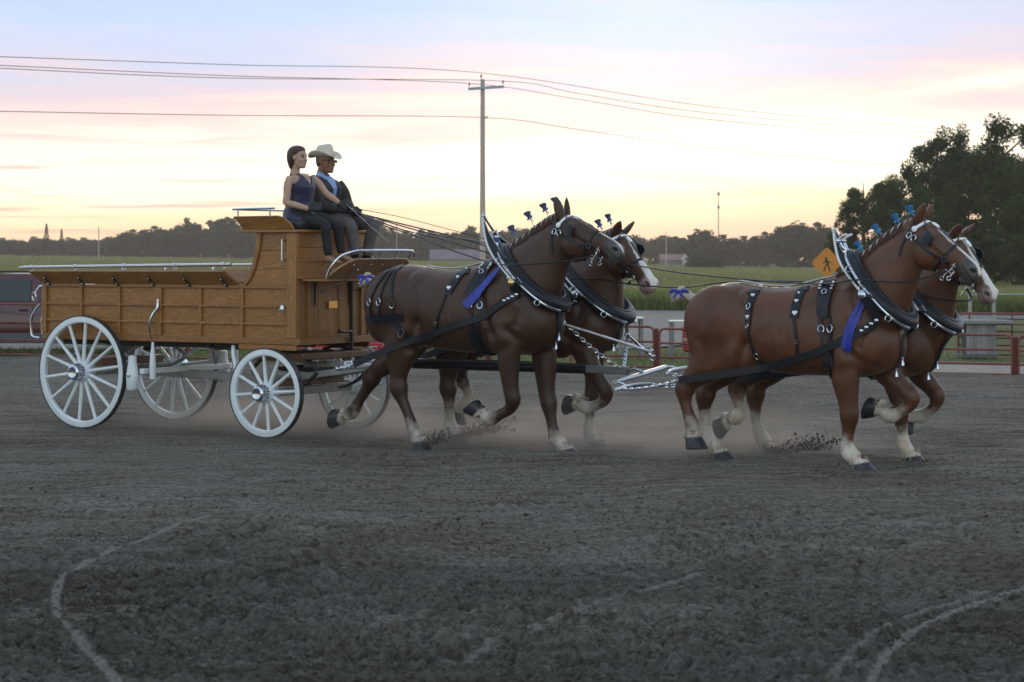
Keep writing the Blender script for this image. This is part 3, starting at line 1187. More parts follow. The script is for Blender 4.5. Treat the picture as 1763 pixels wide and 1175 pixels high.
    me = remeshed(mb, S.get('voxel', .0125), 4)
    me.name = name
    zt, ue = 1.02 * sz + oz, u0 + 2.5 * su
    relax(me, lambda c: .5 * np.clip((c[:, 2] - zt + .12) / .2, 0, 1) * np.clip((ue - c[:, 0]) / .25, 0, 1) * np.clip((1.95 * sz + oz - c[:, 2]) / .15, .15, 1), 34)
    H.mesh = me
    sculpt(me, S, u0, v0, su, sz, oz)
    # colours by place on the body
    nv = len(me.vertices)
    co = np.empty(nv * 3, np.float32)
    me.vertices.foreach_get('co', co)
    co = co.reshape(-1, 3).astype(float)
    nm = np.empty(nv * 3, np.float32)
    me.vertices.foreach_get('normal', nm)
    nm = nm.reshape(-1, 3)
    base = np.array(S['coat'])
    col = np.repeat(base[None], nv, 0)
    rough = np.full(nv, .38)
    nz = vnoise(co[:, 0] * 7 + co[:, 1] * 5, co[:, 2] * 7, 3)
    nf = vnoise(co[:, 0] * 23 + co[:, 1] * 19, co[:, 2] * 23, 4)
    # darker legs and belly hair, paler flank
    dk = np.clip((1.0 * sz + oz - co[:, 2]) / .5, 0, 1) * .25
    col *= (1 - dk)[:, None]
    white = np.array((.60, .54, .46))
    dist_best = np.full(nv, 9.0)
    for key, (ch, c, a, v, sock) in H.legs.items():
        ch = np.array(ch)
        pts = np.stack([ch[:, 0], ch[:, 2], ch[:, 1]], -1)
        n_ = len(pts)
        d = np.linalg.norm(co[:, None, :] - pts[None], axis=2)
        j = d.argmin(1)
        dm = d.min(1)
        par = j / (n_ - 1.0)
        # distance to hoof axis
        hv = co - np.array(c)
        al = hv @ np.array(a)
        rad_ = np.linalg.norm(hv - al[:, None] * np.array(a)[None], axis=1)
        ishoof = (al > -.004) & (al < .16) & (rad_ < .15)
        leg = (dm < .14) & (dm < dist_best)
        w = np.clip((par - sock + (nf - .5) * .10 + (nz - .5) * .16 + .05) / .20, 0, 1) * (dm < .16) * ((al > -.42) | (par > sock + .05))
        w = np.where(par > .4, w, 0)
        stain = np.clip((nz - .50) * 3.0, 0, 1) * .55
        wc = white[None] * (1 - stain[:, None] * np.array((.35, .50, .60)))
        col = col * (1 - w[:, None]) + wc * w[:, None]
        hw = np.clip((al + .004) / .01, 0, 1) * ishoof
        hc_ = np.array((.022, .024, .030))[None] * (.8 + .5 * nf[:, None])
        col = col * (1 - hw[:, None]) + hc_ * hw[:, None]
        rough = rough * (1 - hw) + .38 * hw
        dist_best = np.minimum(dist_best, dm)
    # face
    rel = (co - np.array(P)) / hs
    s_ = rel @ np.array(hx)
    n_ = rel @ np.array(hn)
    l_ = rel @ np.array(hl)
    face = (s_ > -.05) & (np.abs(l_) < .17) & (n_ > -.36) & (n_ < .10)
    bl = S['blaze']           # list (s, half width)
    bw = np.interp(s_, [b[0] for b in bl], [b[1] for b in bl]) + (nf - .5) * .014 + (nz - .5) * .02
    dors = np.clip((nm @ np.array(hn)) * 2.2 - .35, 0, 1)
    wf = np.clip((bw - np.abs(l_ - S.get('bshift', 0))) / .010, 0, 1) * dors * face * (s_ > .06) * (n_ > -.10)
    col = col * (1 - wf[:, None]) + np.array((.66, .62, .58))[None] * wf[:, None]
    muz = np.clip((s_ - S.get('muz', .56) + (nz - .5) * .12) / .09, 0, 1) * face * (1 - wf * S.get('mzk', .9))
    mzc = np.array(S.get('muzzle', (.075, .068, .066)))[None] * (.75 + .5 * nf[:, None])
    col = col * (1 - muz[:, None]) + mzc * muz[:, None]
    # dark nostril and mouth line, dark round the eye
    for sgn in (-1, 1):
        nd_ = np.sqrt(((s_ - .708) / .030) ** 2 + ((n_ + .052) / .022) ** 2 + ((l_ - sgn * .078) / .030) ** 2)
        k = np.clip(1.5 - nd_ * 1.2, 0, 1) * face
        col *= (1 - .93 * k)[:, None]
        co -= (k * .022 * sgn)[:, None] * np.array(hl)[None]
        e_ = np.sqrt(((s_ - .215) / .050) ** 2 + ((n_ + .028) / .034) ** 2 + ((l_ - sgn * .115) / .05) ** 2)
        k = np.clip(1.4 - e_, 0, 1) * face
        col *= (1 - .7 * k)[:, None]
    ml = np.clip(1 - np.abs(n_ + .112 + (s_ - .70) * .35) / .012, 0, 1) * (s_ > .60) * face
    col *= (1 - .75 * ml)[:, None]
    co -= (ml * .008)[:, None] * nm
    # inside of the ears and groin a touch darker
    col = np.clip(col, .004, 1)
    me.vertices.foreach_set('co', co.astype(np.float32).ravel())
    at = me.attributes.new('coat', 'FLOAT_COLOR', 'POINT')
    at.data.foreach_set('color', np.concatenate([col, rough[:, None]], 1).astype(np.float32).ravel())
    me.materials.append(M_COAT)
    bvm = bmesh.new()
    bvm.from_mesh(me)
    H.bvh = BVHTree.FromBMesh(bvm)
    bvm.free()
    # into the scene: the body mesh is the thing, moved so that its origin is on the ground below it
    o_ = Vector((u0 + 1.2 * su, v0, 0))
    H.o = o_
    for_ = np.array(o_)
    me.vertices.foreach_set('co', (co - for_[None]).astype(np.float32).ravel())
    me.update()
    ob = bpy.data.objects.new(name, me)
    COL.objects.link(ob)
    ob.location = W(*o_)
    ob.rotation_euler = (0, 0, -TH)
    tagit(ob, label, 'horse', 'four-horse hitch')
    H.ob = ob
    H.S = S
    H.v0 = v0
    H.U, H.Z = U, Z

    # eyes
    for sgn in (-1, 1):
        e = MB().ball(hp(.215, -.030, sgn * .116), .021 * hs, 8)
        hpart(H, 'eye', e, M_EYE)
    mane(H)
    tail(H)
    feather(H)
    return H


def hpart(H, name, mb, mats, parent=None, label=None, smooth=40):
    o = bpy.data.objects.new(name, mb.mesh(name, mats, H.o, smooth))
    COL.objects.link(o)
    o.parent = parent if parent is not None else H.ob
    if label:
        o['label'] = label
    return o


def mane(H):
    """rolled and plaited mane along the crest with upright bows on wires"""
    cr = H.crest
    n = len(cr)
    pts = [cr[i] + Vector((0, -.012, .012)) for i in range(3, n)] + [H.hp(.0, .045)]
    pts = [Vector(p) for p in spline(pts, 5)]
    mb = MB()
    rr = [.026 + .006 * math.sin(i * 1.9) for i in range(len(pts))]
    mb.tube(pts, rr, 10)
    m_ = hpart(H, 'mane', mb, M_MANE)
    # plait ribbon wound round the roll
    mb = MB()
    off = [p + Vector((0, -.027 * math.cos(i * .9), .020 * math.sin(i * .9))) - Vector((0, .012, .004)) for i, p in enumerate(pts)]
    mb.tube(off, .0055, 6)
    hpart(H, 'ribbon', mb, M_SILVERCLOTH, m_)
    # loose hair under the roll on the near side
    mb = MB()
    rng = random.Random(len(pts) + int(H.v0 * 100))
    for i in range(4, len(pts) - 2):
        for k in range(3):
            p = pts[i] + Vector((rng.uniform(-.02, .02), -.02, -.01))
            d = Vector((rng.uniform(-.03, .02), -.03 - rng.random() * .03, -.05 - rng.random() * .05))
            mb.tube([p, p + d * .5, p + d], [.006, .005, .001], 4)
    hpart(H, 'mane_hair', mb, M_MANE, m_)
    bows = H.S.get('bows', 5)
    for k in range(bows):
        f = .12 + .80 * k / max(1, bows - 1)
        i = int(f * (len(pts) - 2))
        p = pts[i]
        t = (pts[i + 1] - pts[i - 1]).normalized()
        up = Vector((-t.z * .55, 0, abs(t.x))).normalized()
        hgt = H.S.get('bowh', .10) + .012 * ((k * 7) % 3)
        mb = MB()
        mb.cur = 0
        mb.tube([p, p + up * hgt * .6 - t * .01, p + up * hgt - t * .02], .0035, 5)
        bw = hpart(H, 'mane_wire', mb, M_CHROME)
        c = p + up * hgt - t * .02
        mb = MB()
        # upright fan of ribbon above, small knot and two short tails below
        sd = Vector((0, 1, 0))
        for s2 in (-1, 1):
            mb.loft([ell(c + up * h - t * h * .25, sd * w + t * .004, t * d, n=8) for h, w, d in ((0, .012, .010), (.025, .024, .020), (.058, .042, .034), (.066, .040, .030))])
            mb.loft([ell(c + t * (s2 * x), up * w, sd * d, n=8) for x, w, d in ((.0, .007, .008), (.015, .012, .010), (.028, .014, .008), (.032, .010, .005))])
        mb.ball(c, .013, 6)
        mb.ribbon([c - up * .005, c - up * .03 + t * .02, c - up * .05 + t * .03], [sd] * 3, .018, .003)
        hpart(H, 'mane_bow', mb, H.S.get('bowmat', M_BLUE), bw)


def tail(H):
    """short tied-up tail: pale bun with a blue bow on a docked tail"""
    S = H.S
    b = Vector((H.U(.03), H.v0, H.Z(1.60)))
    dx, dz = S.get('tail', (-.17, .03))
    mb = MB()
    e = b + Vector((dx, 0, dz))
    mid = b + Vector((dx * .5, 0, dz * .5 + .035))
    mb.tube([b + Vector((.08, 0, -.01)), b, mid, e], [.055, .050, .045, .040], 12)
    mb.ball(e + Vector((-.01, 0, .0)), (.055, .050, .050), 10)
    mb.ball(e + Vector((.030, 0, .055)), (.042, .042, .042), 10)
    rng = random.Random(int(S['u0'] * 10))
    for k in range(60):
        a = rng.uniform(0, 6.28)
        p = e + Vector((-.02, math.cos(a) * .045, math.sin(a) * .04))
        mb.tube([p, p + Vector((-.03 - rng.random() * .02, math.cos(a) * .01, math.sin(a) * .012 - .012))], [.006, .001], 4)
    t_ = hpart(H, 'tail', mb, M_TAIL)
    mb = MB()
    c = e + Vector((.022, -.02, .045))
    for s2 in (-1, 1):
        mb.loft([ell(c + Vector((s2 * x, -.012, z)), (0, .016 * w, 0), (0, 0, .022 * w), n=10) for x, z, w in ((0, 0, .35), (.03, .008, .8), (.07, .006, 1.0), (.095, -.006, .7), (.105, -.012, .25))])
    mb.ball(c + Vector((0, -.015, 0)), .017, 6)
    for s2 in (-1, 1):
        mb.ribbon([c, c + Vector((s2 * .03, -.03, -.03)), c + Vector((s2 * .05, -.03, -.06))], [(1, 0, 0)] * 3, .03, .003)
    hpart(H, 'tail_bow', mb, M_ROYAL, t_)


def feather(H):
    """pale hair hanging over the heels and coronets"""
    rng = random.Random(int(H.S['u0'] * 100))
    for key, (ch, c, a, v, sock) in H.legs.items():
        mb = MB()
        t = Vector((-a.z, 0, a.x))
        L = Vector((0, 1, 0))
        for k in range(70):
            an = rng.uniform(0, 6.283)
            bk = rng.random() < .55
            if bk:
                an = math.pi + rng.uniform(-1.0, 1.0)
            dirr = t * math.cos(an) + L * math.sin(an)
            p = c + dirr * .066 - a * rng.uniform(.0, .07 if not bk else .13)
            ln = rng.uniform(.025, .05) + (.03 if bk else 0)
            e = p + a * ln + dirr * rng.uniform(.004, .018)
            mb.tube([p, p.lerp(e, .6) + dirr * .006, e], [.0035, .003, .0008], 4)
        hpart(H, 'feather', mb, M_FEATHER)['kind'] = 'stuff'


def coat_material():
    m = bpy.data.materials.new('horse_coat')
    m.use_nodes = True
    t = m.node_tree
    b = t.nodes['Principled BSDF']
    at = nd(t, 'ShaderNodeAttribute', attribute_name='coat')
    tc = nd(t, 'ShaderNodeTexCoord')
    mp = nd(t, 'ShaderNodeMapping')
    mp.inputs['Scale'].default_value = (30, 60, 110)
    t.links.new(tc.outputs['Object'], mp.inputs[0])
    n1 = nd(t, 'ShaderNodeTexNoise', inp={'Scale': 3.2, 'Detail': 6.0, 'Roughness': .65})
    t.links.new(tc.outputs['Object'], n1.inputs['Vector'])
    n2 = nd(t, 'ShaderNodeTexNoise', inp={'Scale': 1.5, 'Detail': 3.0})
    t.links.new(mp.outputs[0], n2.inputs['Vector'])
    k = math_n(t, 'ADD', math_n(t, 'MULTIPLY_ADD', n1.outputs[0], 1.7, .15), math_n(t, 'MULTIPLY_ADD', n2.outputs[0], .5, -.25))
    mx = nd(t, 'ShaderNodeMix', data_type='RGBA', blend_type='MULTIPLY')
    mx.inputs[0].default_value = 1
    cb = nd(t, 'ShaderNodeCombineXYZ')
    for i in range(3):
        t.links.new(k, cb.inputs[i])
    t.links.new(at.outputs['Color'], mx.inputs[6])
    t.links.new(cb.outputs[0], mx.inputs[7])
    t.links.new(mx.outputs[2], b.inputs['Base Color'])
    t.links.new(at.outputs['Alpha'], b.inputs['Roughness'])
    b.inputs['Specular IOR Level'].default_value = .45
    b.inputs['Sheen Weight'].default_value = .03
    b.inputs['Sheen Roughness'].default_value = .4
    bp = nd(t, 'ShaderNodeBump', inp={'Strength': .30, 'Distance': .008})
    t.links.new(n2.outputs[0], bp.inputs['Height'])
    t.links.new(bp.outputs[0], b.inputs['Normal'])
    return m


M_COAT = coat_material()
M_EYE = mat('horse_eye', (.012, .008, .006), .08, spec=.8)
M_MANE = mat('mane_hair', (.075, .030, .016), .55, var=.4, scale=60, bump=.5, bscale=120)
M_TAIL = mat('tail_hair', (.50, .42, .33), .7, var=.3, scale=50, bump=.6, bscale=120)
M_FEATHER = mat('heel_hair', (.42, .36, .29), .75, var=.35, scale=40)
M_CHROME = mat('polished_chrome', (.60, .65, .72), .18, metal=1.0, var=.05, scale=20)
M_STEEL = mat('dull_steel', (.45, .46, .48), .35, metal=1.0, var=.2, scale=15)
M_LEATHER = mat('black_patent_leather', (.008, .012, .020), .36, var=.3, scale=14, bump=.15, bscale=160, spec=.36)
M_SILVERCLOTH = mat('silver_ribbon', (.55, .55, .58), .35, var=.2, scale=90)
M_BLUE = mat('turquoise_ribbon', (.05, .30, .62), .45, var=.35, scale=40, sheen=.3)
M_BLUE2 = mat('slate_blue_ribbon', (.10, .16, .34), .5, var=.35, scale=40, sheen=.3)
M_ROYAL = mat('royal_blue_ribbon', (.012, .030, .33), .4, var=.35, scale=30, sheen=.3)
M_WHITE_STUD = mat('white_stud', (.88, .90, .92), .25, spec=.7)
M_BRASS = mat('polished_brass', (.75, .52, .2), .2, metal=1.0)

# ---- leg poses, (u, z) joints measured for this stride
NW = dict(u0=3.72, v0=-.52, su=.895, coat=(.052, .020, .010), poll=(5.90, 2.235), pitch=R(20.5), yaw=R(0), hs=1.0, hd=1.1,
          neck=[(5.02, 1.78, 5.72, 1.10, .27), (5.20, 1.87, 5.84, 1.36, .235), (5.40, 1.99, 5.92, 1.58, .185), (5.61, 2.125, 5.975, 1.765, .145), (5.79, 2.23, 6.04, 1.90, .122), (5.92, 2.27, 6.12, 1.97, .105)],
          legs=dict(
              nh=dict(p=[(4.04, 1.42), (4.17, 1.10), (4.15, .86), (4.13, .68), (4.135, .555), (4.18, .44), (4.25, .30), (4.315, .155), (4.365, .08)], hoof=((4.385, .045), (.12, -1)), sock=.80),
              fh=dict(p=[(4.02, 1.42), (4.03, 1.10), (3.83, .86), (3.62, .71), (3.545, .62), (3.49, .52), (3.40, .40), (3.31, .275), (3.225, .235)], hoof=((3.17, .215), (-.90, .12)), sock=.83),
              nf=dict(p=[(5.50, 1.20), (5.44, .92), (5.455, .62), (5.475, .49), (5.43, .40), (5.33, .345), (5.215, .295), (5.135, .325)], hoof=((5.09, .35), (-.62, .80)), sock=.80),
              ff=dict(p=[(5.56, 1.20), (5.60, .90), (5.63, .58), (5.665, .44), (5.685, .34), (5.71, .22), (5.75, .10), (5.83, .035)], hoof=((5.87, .005), (.25, -1)), sock=.80, k=1.08)),
          blaze=[(0, .0), (.1, .0), (.14, .028), (.20, .015), (.35, .010), (.55, .018), (.68, .026), (.78, .02)], muz=.55, tail=(-.15, .02), bowmat=M_BLUE2, bows=5, ear=(-.10, .03), muzzle=(.065, .060, .060))
NL = dict(u0=7.36, v0=-.52, su=.845, sz=.964, oz=-.085, sw=.97, coat=(.105, .039, .017), poll=(9.54, 2.185), pitch=R(34), yaw=R(0), hs=.985, hd=1.05,
          neck=[(8.62, 1.60, 9.27, .98, .255), (8.84, 1.73, 9.41, 1.24, .225), (9.03, 1.87, 9.49, 1.45, .18), (9.22, 2.02, 9.555, 1.65, .145), (9.41, 2.145, 9.62, 1.82, .122), (9.56, 2.205, 9.69, 1.90, .105)],
          legs=dict(
              nh=dict(p=[(7.64, 1.24), (7.64, .99), (7.52, .84), (7.40, .73), (7.345, .65), (7.345, .55), (7.375, .44), (7.415, .335), (7.43, .27)], hoof=((7.43, .22), (.05, -.95)), sock=.84),
              fh=dict(p=[(7.68, 1.24), (7.66, .98), (7.54, .81), (7.42, .68), (7.375, .58), (7.365, .46), (7.37, .32), (7.40, .155), (7.50, .08)], hoof=((7.535, .055), (.25, -1)), sock=.62),
              nf=dict(p=[(8.96, 1.05), (8.955, .80), (8.98, .58), (8.985, .46), (8.975, .36), (8.965, .26), (8.975, .15), (9.055, .085)], hoof=((9.09, .055), (.22, -1)), sock=.70, k=1.08),
              ff=dict(p=[(9.06, 1.05), (9.16, .86), (9.34, .70), (9.425, .635), (9.40, .55), (9.32, .495), (9.225, .455), (9.155, .49)], hoof=((9.11, .515), (-.88, .30)), sock=.66)),
          blaze=[(0, .0), (.1, .0), (.16, .012), (.24, .026), (.36, .038), (.55, .040), (.66, .038), (.78, .03)], muz=.50, tail=(-.20, .05), bows=5, bowh=.055, ear=(-.02, .035), muzzle=(.060, .054, .054))
import copy as _c
FW = _c.deepcopy({k: v for k, v in NW.items() if k != 'bowmat'})
FW.update(u0=3.60, v0=.52, sz=.96, oz=-.02, su=.97, coat=(.066, .026, .013), poll=(5.985, 2.10), pitch=R(42), yaw=R(5), hyaw=R(13), hs=.96, bowmat=M_BLUE2, bows=5, hd=1.05,
          neck=[(5.00, 1.70, 5.84, 1.02, .26), (5.22, 1.77, 6.00, 1.26, .225), (5.44, 1.87, 6.02, 1.46, .18), (5.66, 1.99, 6.02, 1.64, .145), (5.83, 2.085, 6.04, 1.77, .122), (5.97, 2.125, 6.10, 1.83, .105)],
          legs=dict(
              nh=dict(p=[(3.92, 1.32), (4.06, 1.03), (4.05, .80), (4.03, .62), (4.03, .50), (4.04, .38), (4.045, .25), (4.06, .12), (4.12, .055)], hoof=((4.14, .035), (.15, -1)), sock=.72),
              fh=dict(p=[(3.92, 1.32), (4.02, 1.03), (3.97, .82), (3.94, .68), (3.95, .60), (4.02, .51), (4.05, .42), (4.00, .33), (3.94, .28)], hoof=((3.92, .25), (-.3, -.9)), sock=.60),
              nf=dict(p=[(5.62, 1.12), (5.70, .86), (5.84, .64), (5.915, .535), (5.89, .44), (5.80, .39), (5.70, .365), (5.62, .39)], hoof=((5.57, .405), (-.95, .12)), sock=.66),
              ff=dict(p=[(5.55, 1.12), (5.56, .86), (5.55, .60), (5.545, .47), (5.53, .35), (5.52, .22), (5.52, .085), (5.58, .025)], hoof=((5.605, .01), (.2, -1)), sock=.62)),
          blaze=[(0, .0), (.08, .0), (.13, .030), (.24, .034), (.36, .030), (.50, .048), (.62, .062), (.78, .07)], muz=.60, muzzle=(.36, .25, .23), ear=(.0, .045), mzk=.95)
FL = _c.deepcopy(NL)
FL.update(u0=7.28, v0=.52, oz=-.15, coat=(.098, .037, .017), poll=(9.52, 2.065), pitch=R(47), yaw=R(5), hyaw=R(16), hs=.95, bows=0,
          neck=[(8.60, 1.52, 9.30, .92, .255), (8.82, 1.61, 9.45, 1.17, .225), (9.03, 1.73, 9.50, 1.37, .18), (9.22, 1.87, 9.53, 1.54, .145), (9.39, 2.00, 9.58, 1.69, .122), (9.53, 2.08, 9.66, 1.78, .105)],
          legs=dict(
              nh=dict(p=[(7.58, 1.18), (7.62, .94), (7.50, .79), (7.40, .68), (7.365, .60), (7.37, .50), (7.39, .42), (7.375, .345), (7.30, .30)], hoof=((7.25, .275), (-.85, -.25)), sock=.62),
              fh=dict(p=[(7.62, 1.18), (7.62, .94), (7.52, .77), (7.42, .64), (7.385, .53), (7.385, .40), (7.40, .26), (7.455, .11), (7.53, .05)], hoof=((7.555, .03), (.22, -1)), sock=.62),
              nf=dict(p=[(8.95, 1.0), (8.97, .78), (9.02, .56), (9.04, .45), (9.05, .35), (9.055, .25), (9.07, .135), (9.13, .065)], hoof=((9.155, .04), (.2, -1)), sock=.62),
              ff=dict(p=[(9.00, 1.0), (9.07, .80), (9.19, .66), (9.25, .585), (9.235, .50), (9.17, .435), (9.10, .385), (9.01, .385)], hoof=((8.955, .375), (-.55, -.80)), sock=.66)),
          blaze=[(0, .0), (.06, .0), (.12, .040), (.24, .044), (.36, .040), (.50, .050), (.62, .060), (.78, .07)], muz=.60, muzzle=(.36, .25, .23), ear=(.0, .045), mzk=.95)

# ------------------------------------------------------------------ harness
def UZ(x, y, v):
    """photograph pixel -> (u, z) on the upright plane v of the team"""
    a = (x - 881.5) / FPX
    ox, oy = TEAM_O.x + v * DV.x, TEAM_O.y + v * DV.y
    u = -(ox - a * oy) / (DU.x - a * DU.y)
    Y = oy + u * DU.y
    return u, EYE - (y - 436.0) * Y / FPX


def cast(H, o, d, off):
    h = H.bvh.ray_cast(Vector(o), Vector(d).normalized())
    if h[0] is None:
        h = H.bvh.find_nearest(Vector(o) + Vector(d).normalized() * .9)
    return h[0] + h[1] * off, h[1]


def side_pt(H, u, z, side, off=.010):
    return cast(H, (u, H.v0 + side * 1.2, z), (0, -side, 0), off)


def smooth_list(P, its=2):
    P = [Vector(p) for p in P]
    for _ in range(its):
        P = [P[0]] + [(P[i - 1] + P[i] * 2 + P[i + 1]) / 4 for i in range(1, len(P) - 1)] + [P[-1]]
    return P


def surf_ribbon(mb, pts, nrm, w, t):
    pts = smooth_list(pts, 2)
    m = len(pts)
    sides = []
    for i in range(m):
        tn = (pts[min(i + 1, m - 1)] - pts[max(i - 1, 0)]).normalized()
        sides.append(Vector(nrm[i]).cross(tn))
    mb.ribbon(pts, sides, w, t)
    return pts


def strap(H, mb, path, side, w, t=.010, n=6, off=.012):
    P = spline(path, n)
    q = [side_pt(H, p[0], p[1], side, off) for p in P]
    return surf_ribbon(mb, [a for a, _ in q], [b for _, b in q], w, t)


def hoop(H, mb, path, w, t=.010, off=.012, n=6):
    """path of (u, angle from the top, + towards the far side) round the trunk"""
    P = spline(path, n)
    q = []
    for u, ph in P:
        zc = H.Z(1.30)
        d = Vector((0, math.sin(R(ph)), math.cos(R(ph))))
        a, b = cast(H, Vector((u, H.v0, zc)) + d * 1.3, -d, off)
        a.z = max(a.z, H.Z(.905))
        q.append((a, b))
    return surf_ribbon(mb, [a for a, _ in q], [b for _, b in q], w, t)


def buckle(mb, p, nrm, up, a=.026, b=.019, r=.0045):
    mb.ring(p, nrm, a, r, n=12, m=5, sx=b / a, up=up)


def heart(p, nrm, up, s):
    """puffed metal heart"""
    nrm = Vector(nrm).normalized()
    up = Vector(up)
    up = (up - nrm * up.dot(nrm)).normalized()
    rt = up.cross(nrm)
    out = []
    for i in range(18):
        t = 2 * math.pi * i / 18
        x = 16 * math.sin(t) ** 3
        y = 13 * math.cos(t) - 5 * math.cos(2 * t) - 2 * math.cos(3 * t) - math.cos(4 * t)
        out.append(rt * (x / 17 * s) + up * (y / 17 * s))
    mb = MB()
    mb.loft([[Vector(p) + q for q in out], [Vector(p) + nrm * .006 + q * .92 for q in out], [Vector(p) + nrm * .011 + q * .5 for q in out]])
    return mb


def studs(mb, pts, nrm, r=.007, step=.020):
    acc = 0
    for i in range(len(pts) - 1):
        a, b = Vector(pts[i]), Vector(pts[i + 1])
        L = (b - a).length
        k = max(1, int(L / step))
        for j in range(k):
            mb.ball(a.lerp(b, j / k), r, 3)


def harness(H, kind, label, blabel):
    S = H.S
    v0 = H.v0
    T = Thing('show_harness', label, 'harness', H.o, 'harness of the four-horse hitch')
    tx = S['collar']
    top, bot = Vector((tx[0][0], v0, tx[0][1])), Vector((tx[1][0], v0, tx[1][1]))
    ax = (bot - top)
    hlen = ax.length / 2
    ax.normalize()
    cen = (top + bot) / 2
    fw = Vector((-ax.z, 0, ax.x))
    if fw.x < 0:
        fw = -fw
    hw = S.get('cw', .262)

    def cpt(t, k=1.0, f=0.0):
        """t: 0 at the top, 180 at the bottom, 90 on the near side"""
        c = math.cos(R(t))
        s_ = math.sin(R(t))
        wd = hw * (1 - .26 * c)
        return cen - ax * (hlen * c * (1 if k == 1 else k)) + Vector((0, -1, 0)) * (wd * s_ * k) + fw * f
    # collar: thick stuffed leather
    mb = MB()
    pts = [cpt(360 * i / 40) for i in range(40)]
    rr = [.046 + .021 * (.5 - .5 * math.cos(2 * math.pi * i / 40)) for i in range(40)]
    mb.tube(pts, rr, 12, closed=True)
    col_ = T.part('collar', mb, M_LEATHER)
    # rim roll in front
    mb = MB()
    mb.tube([cpt(360 * i / 40, .93, .050) for i in range(40)], .026, 8, closed=True)
    T.part('collar_rim', mb, M_LEATHER, col_)
    for sd, (t0, t1) in ((-1, (6, 168)), (1, (354, 192))):
        n = 22
        hp_ = []
        for i in range(n + 1):
            tt = t0 + (t1 - t0) * i / n
            c = cpt(tt)
            rd = (c - cen)
            rd = (rd - fw * rd.dot(fw)).normalized()
            r0 = .046 + .021 * (.5 - .5 * math.cos(R(tt)))
            hp_.append(c + (rd * .95 - fw * .12).normalized() * (r0 + .006))
        hp_ = [hp_[0] - ax * .10 + fw * .015 + Vector((0, sd * .035, 0)), hp_[0] - ax * .04 + Vector((0, sd * .02, 0))] + hp_
        mb = MB()
        mb.tube(hp_, .0145, 8)
        hm = T.part('hame', mb, M_CHROME)
        mb = MB()
        mb.ball(hp_[0], .026, 8)
        mb.tube([hp_[0], hp_[0] + fw * .05 - ax * .01, hp_[0] + fw * .10 + ax * .01], .011, 6)
        T.part('hame_ball', mb, M_CHROME, hm)
        # rings for the lines, boss, tug decoration
        for f in (.38, .55, .80):
            i = int(f * (len(hp_) - 1))
            mb = MB()
            mb.ring(hp_[i] + Vector((0, sd * .03, -.02)), (.5, sd * .8, .2), .027, .0045, n=14)
            T.part('line_ring', mb, M_CHROME, hm)
        i = int(.62 * (len(hp_) - 1))
        bp_ = hp_[i] + Vector((-.035, sd * .035, -.02))
        mb = MB()
        mb.lathe([(.001, .022), (.02, .02), (.036, .012), (.042, .003), (.042, -.006)], bp_, (-.2, sd, .1), 16)
        T.part('boss', mb, M_BRASS if (kind == 'wheel' and sd < 0 and v0 < 0) else M_CHROME, hm)
        H.tug = getattr(H, 'tug', {})
        H.tug[sd] = bp_
    # tall pointed housing standing up behind the collar top
    n = 8
    pk = S['peak']
    rp_ = spline([pk[i] for i in S['rear']], n)
    fp_ = spline([pk[i] for i in S['front']], n)
    m_ = len(rp_)
    for sd in (-1, 1):
        mb = MB()
        rings = []
        edge = []
        for i in range(m_):
            f = i / (m_ - 1)
            wv = .012 + .36 * f ** 1.1
            wf = .010 + .345 * f ** 1.2
            u_, z_ = UZ(rp_[i][0], rp_[i][1], v0 - wv)
            A = Vector((u_, v0 + sd * wv, z_))
            u_, z_ = UZ(fp_[i][0], fp_[i][1], v0 - wf)
            B = Vector((u_, v0 + sd * wf, z_))
            t_ = Vector((0, sd * .007, 0))
            rings.append([A + t_, B + t_, B - t_, A - t_])
            edge.append(A + t_ * 1.8 + (B - A).normalized() * .016)
        mb.loft(rings)
        hs_ = T.part('housing', mb, M_LEATHER)
        mb = MB()
        studs(mb, edge, None, .0145, .029)
        T.part('stud_border', mb, M_WHITE_STUD, hs_, kind='stuff')
        mb = MB()
        mb.tube([r_[1] for r_ in rings], .005, 6)
        T.part('piping', mb, M_STEEL, hs_)
        rear = [rings[0][0]]
    mb = MB()
    mb.tube([rear[0] - Vector((0, 0, .03)), rear[0] + Vector((0, 0, .035))], [.010, .005], 8)
    T.part('housing_tip', mb, M_STEEL)

    # trunk straps, laid out from the near horse of the pair
    N = S['near']                   # (u0, su, sz, oz, v0) of the horse the straps were measured on

    def q(x, y, dv=-.34):
        u, z = UZ(x, y, N[4] + dv)
        return H.U((u - N[0]) / N[1]), H.Z((z - N[3]) / N[2])
    px = S['straps']
    ub0, ub1 = q(*px['back'][0])[0], q(*px['back'][1])[0]
    mb = MB()
    P = [cast(H, (ub0 + (ub1 - ub0) * i / 16, v0, 3), (0, 0, -1), .014) for i in range(17)]
    surf_ribbon(mb, [a for a, _ in P], [b for _, b in P], .045, .012)
    bs = T.part('back_strap', mb, M_LEATHER)
    for sd in (-1, 1):
        mb = MB()
        mb.tube([a + Vector((0, sd * .024, .004)) for a, _ in P], .006, 6)
        T.part('trim', mb, M_SILVERCLOTH, bs)
    # back pad across the spine
    pu0, pu1 = q(*px['pad'][0])[0], q(*px['pad'][1])[0]
    pw = abs(px['padw'])
    zb = q(*px['pad'][1])[1]
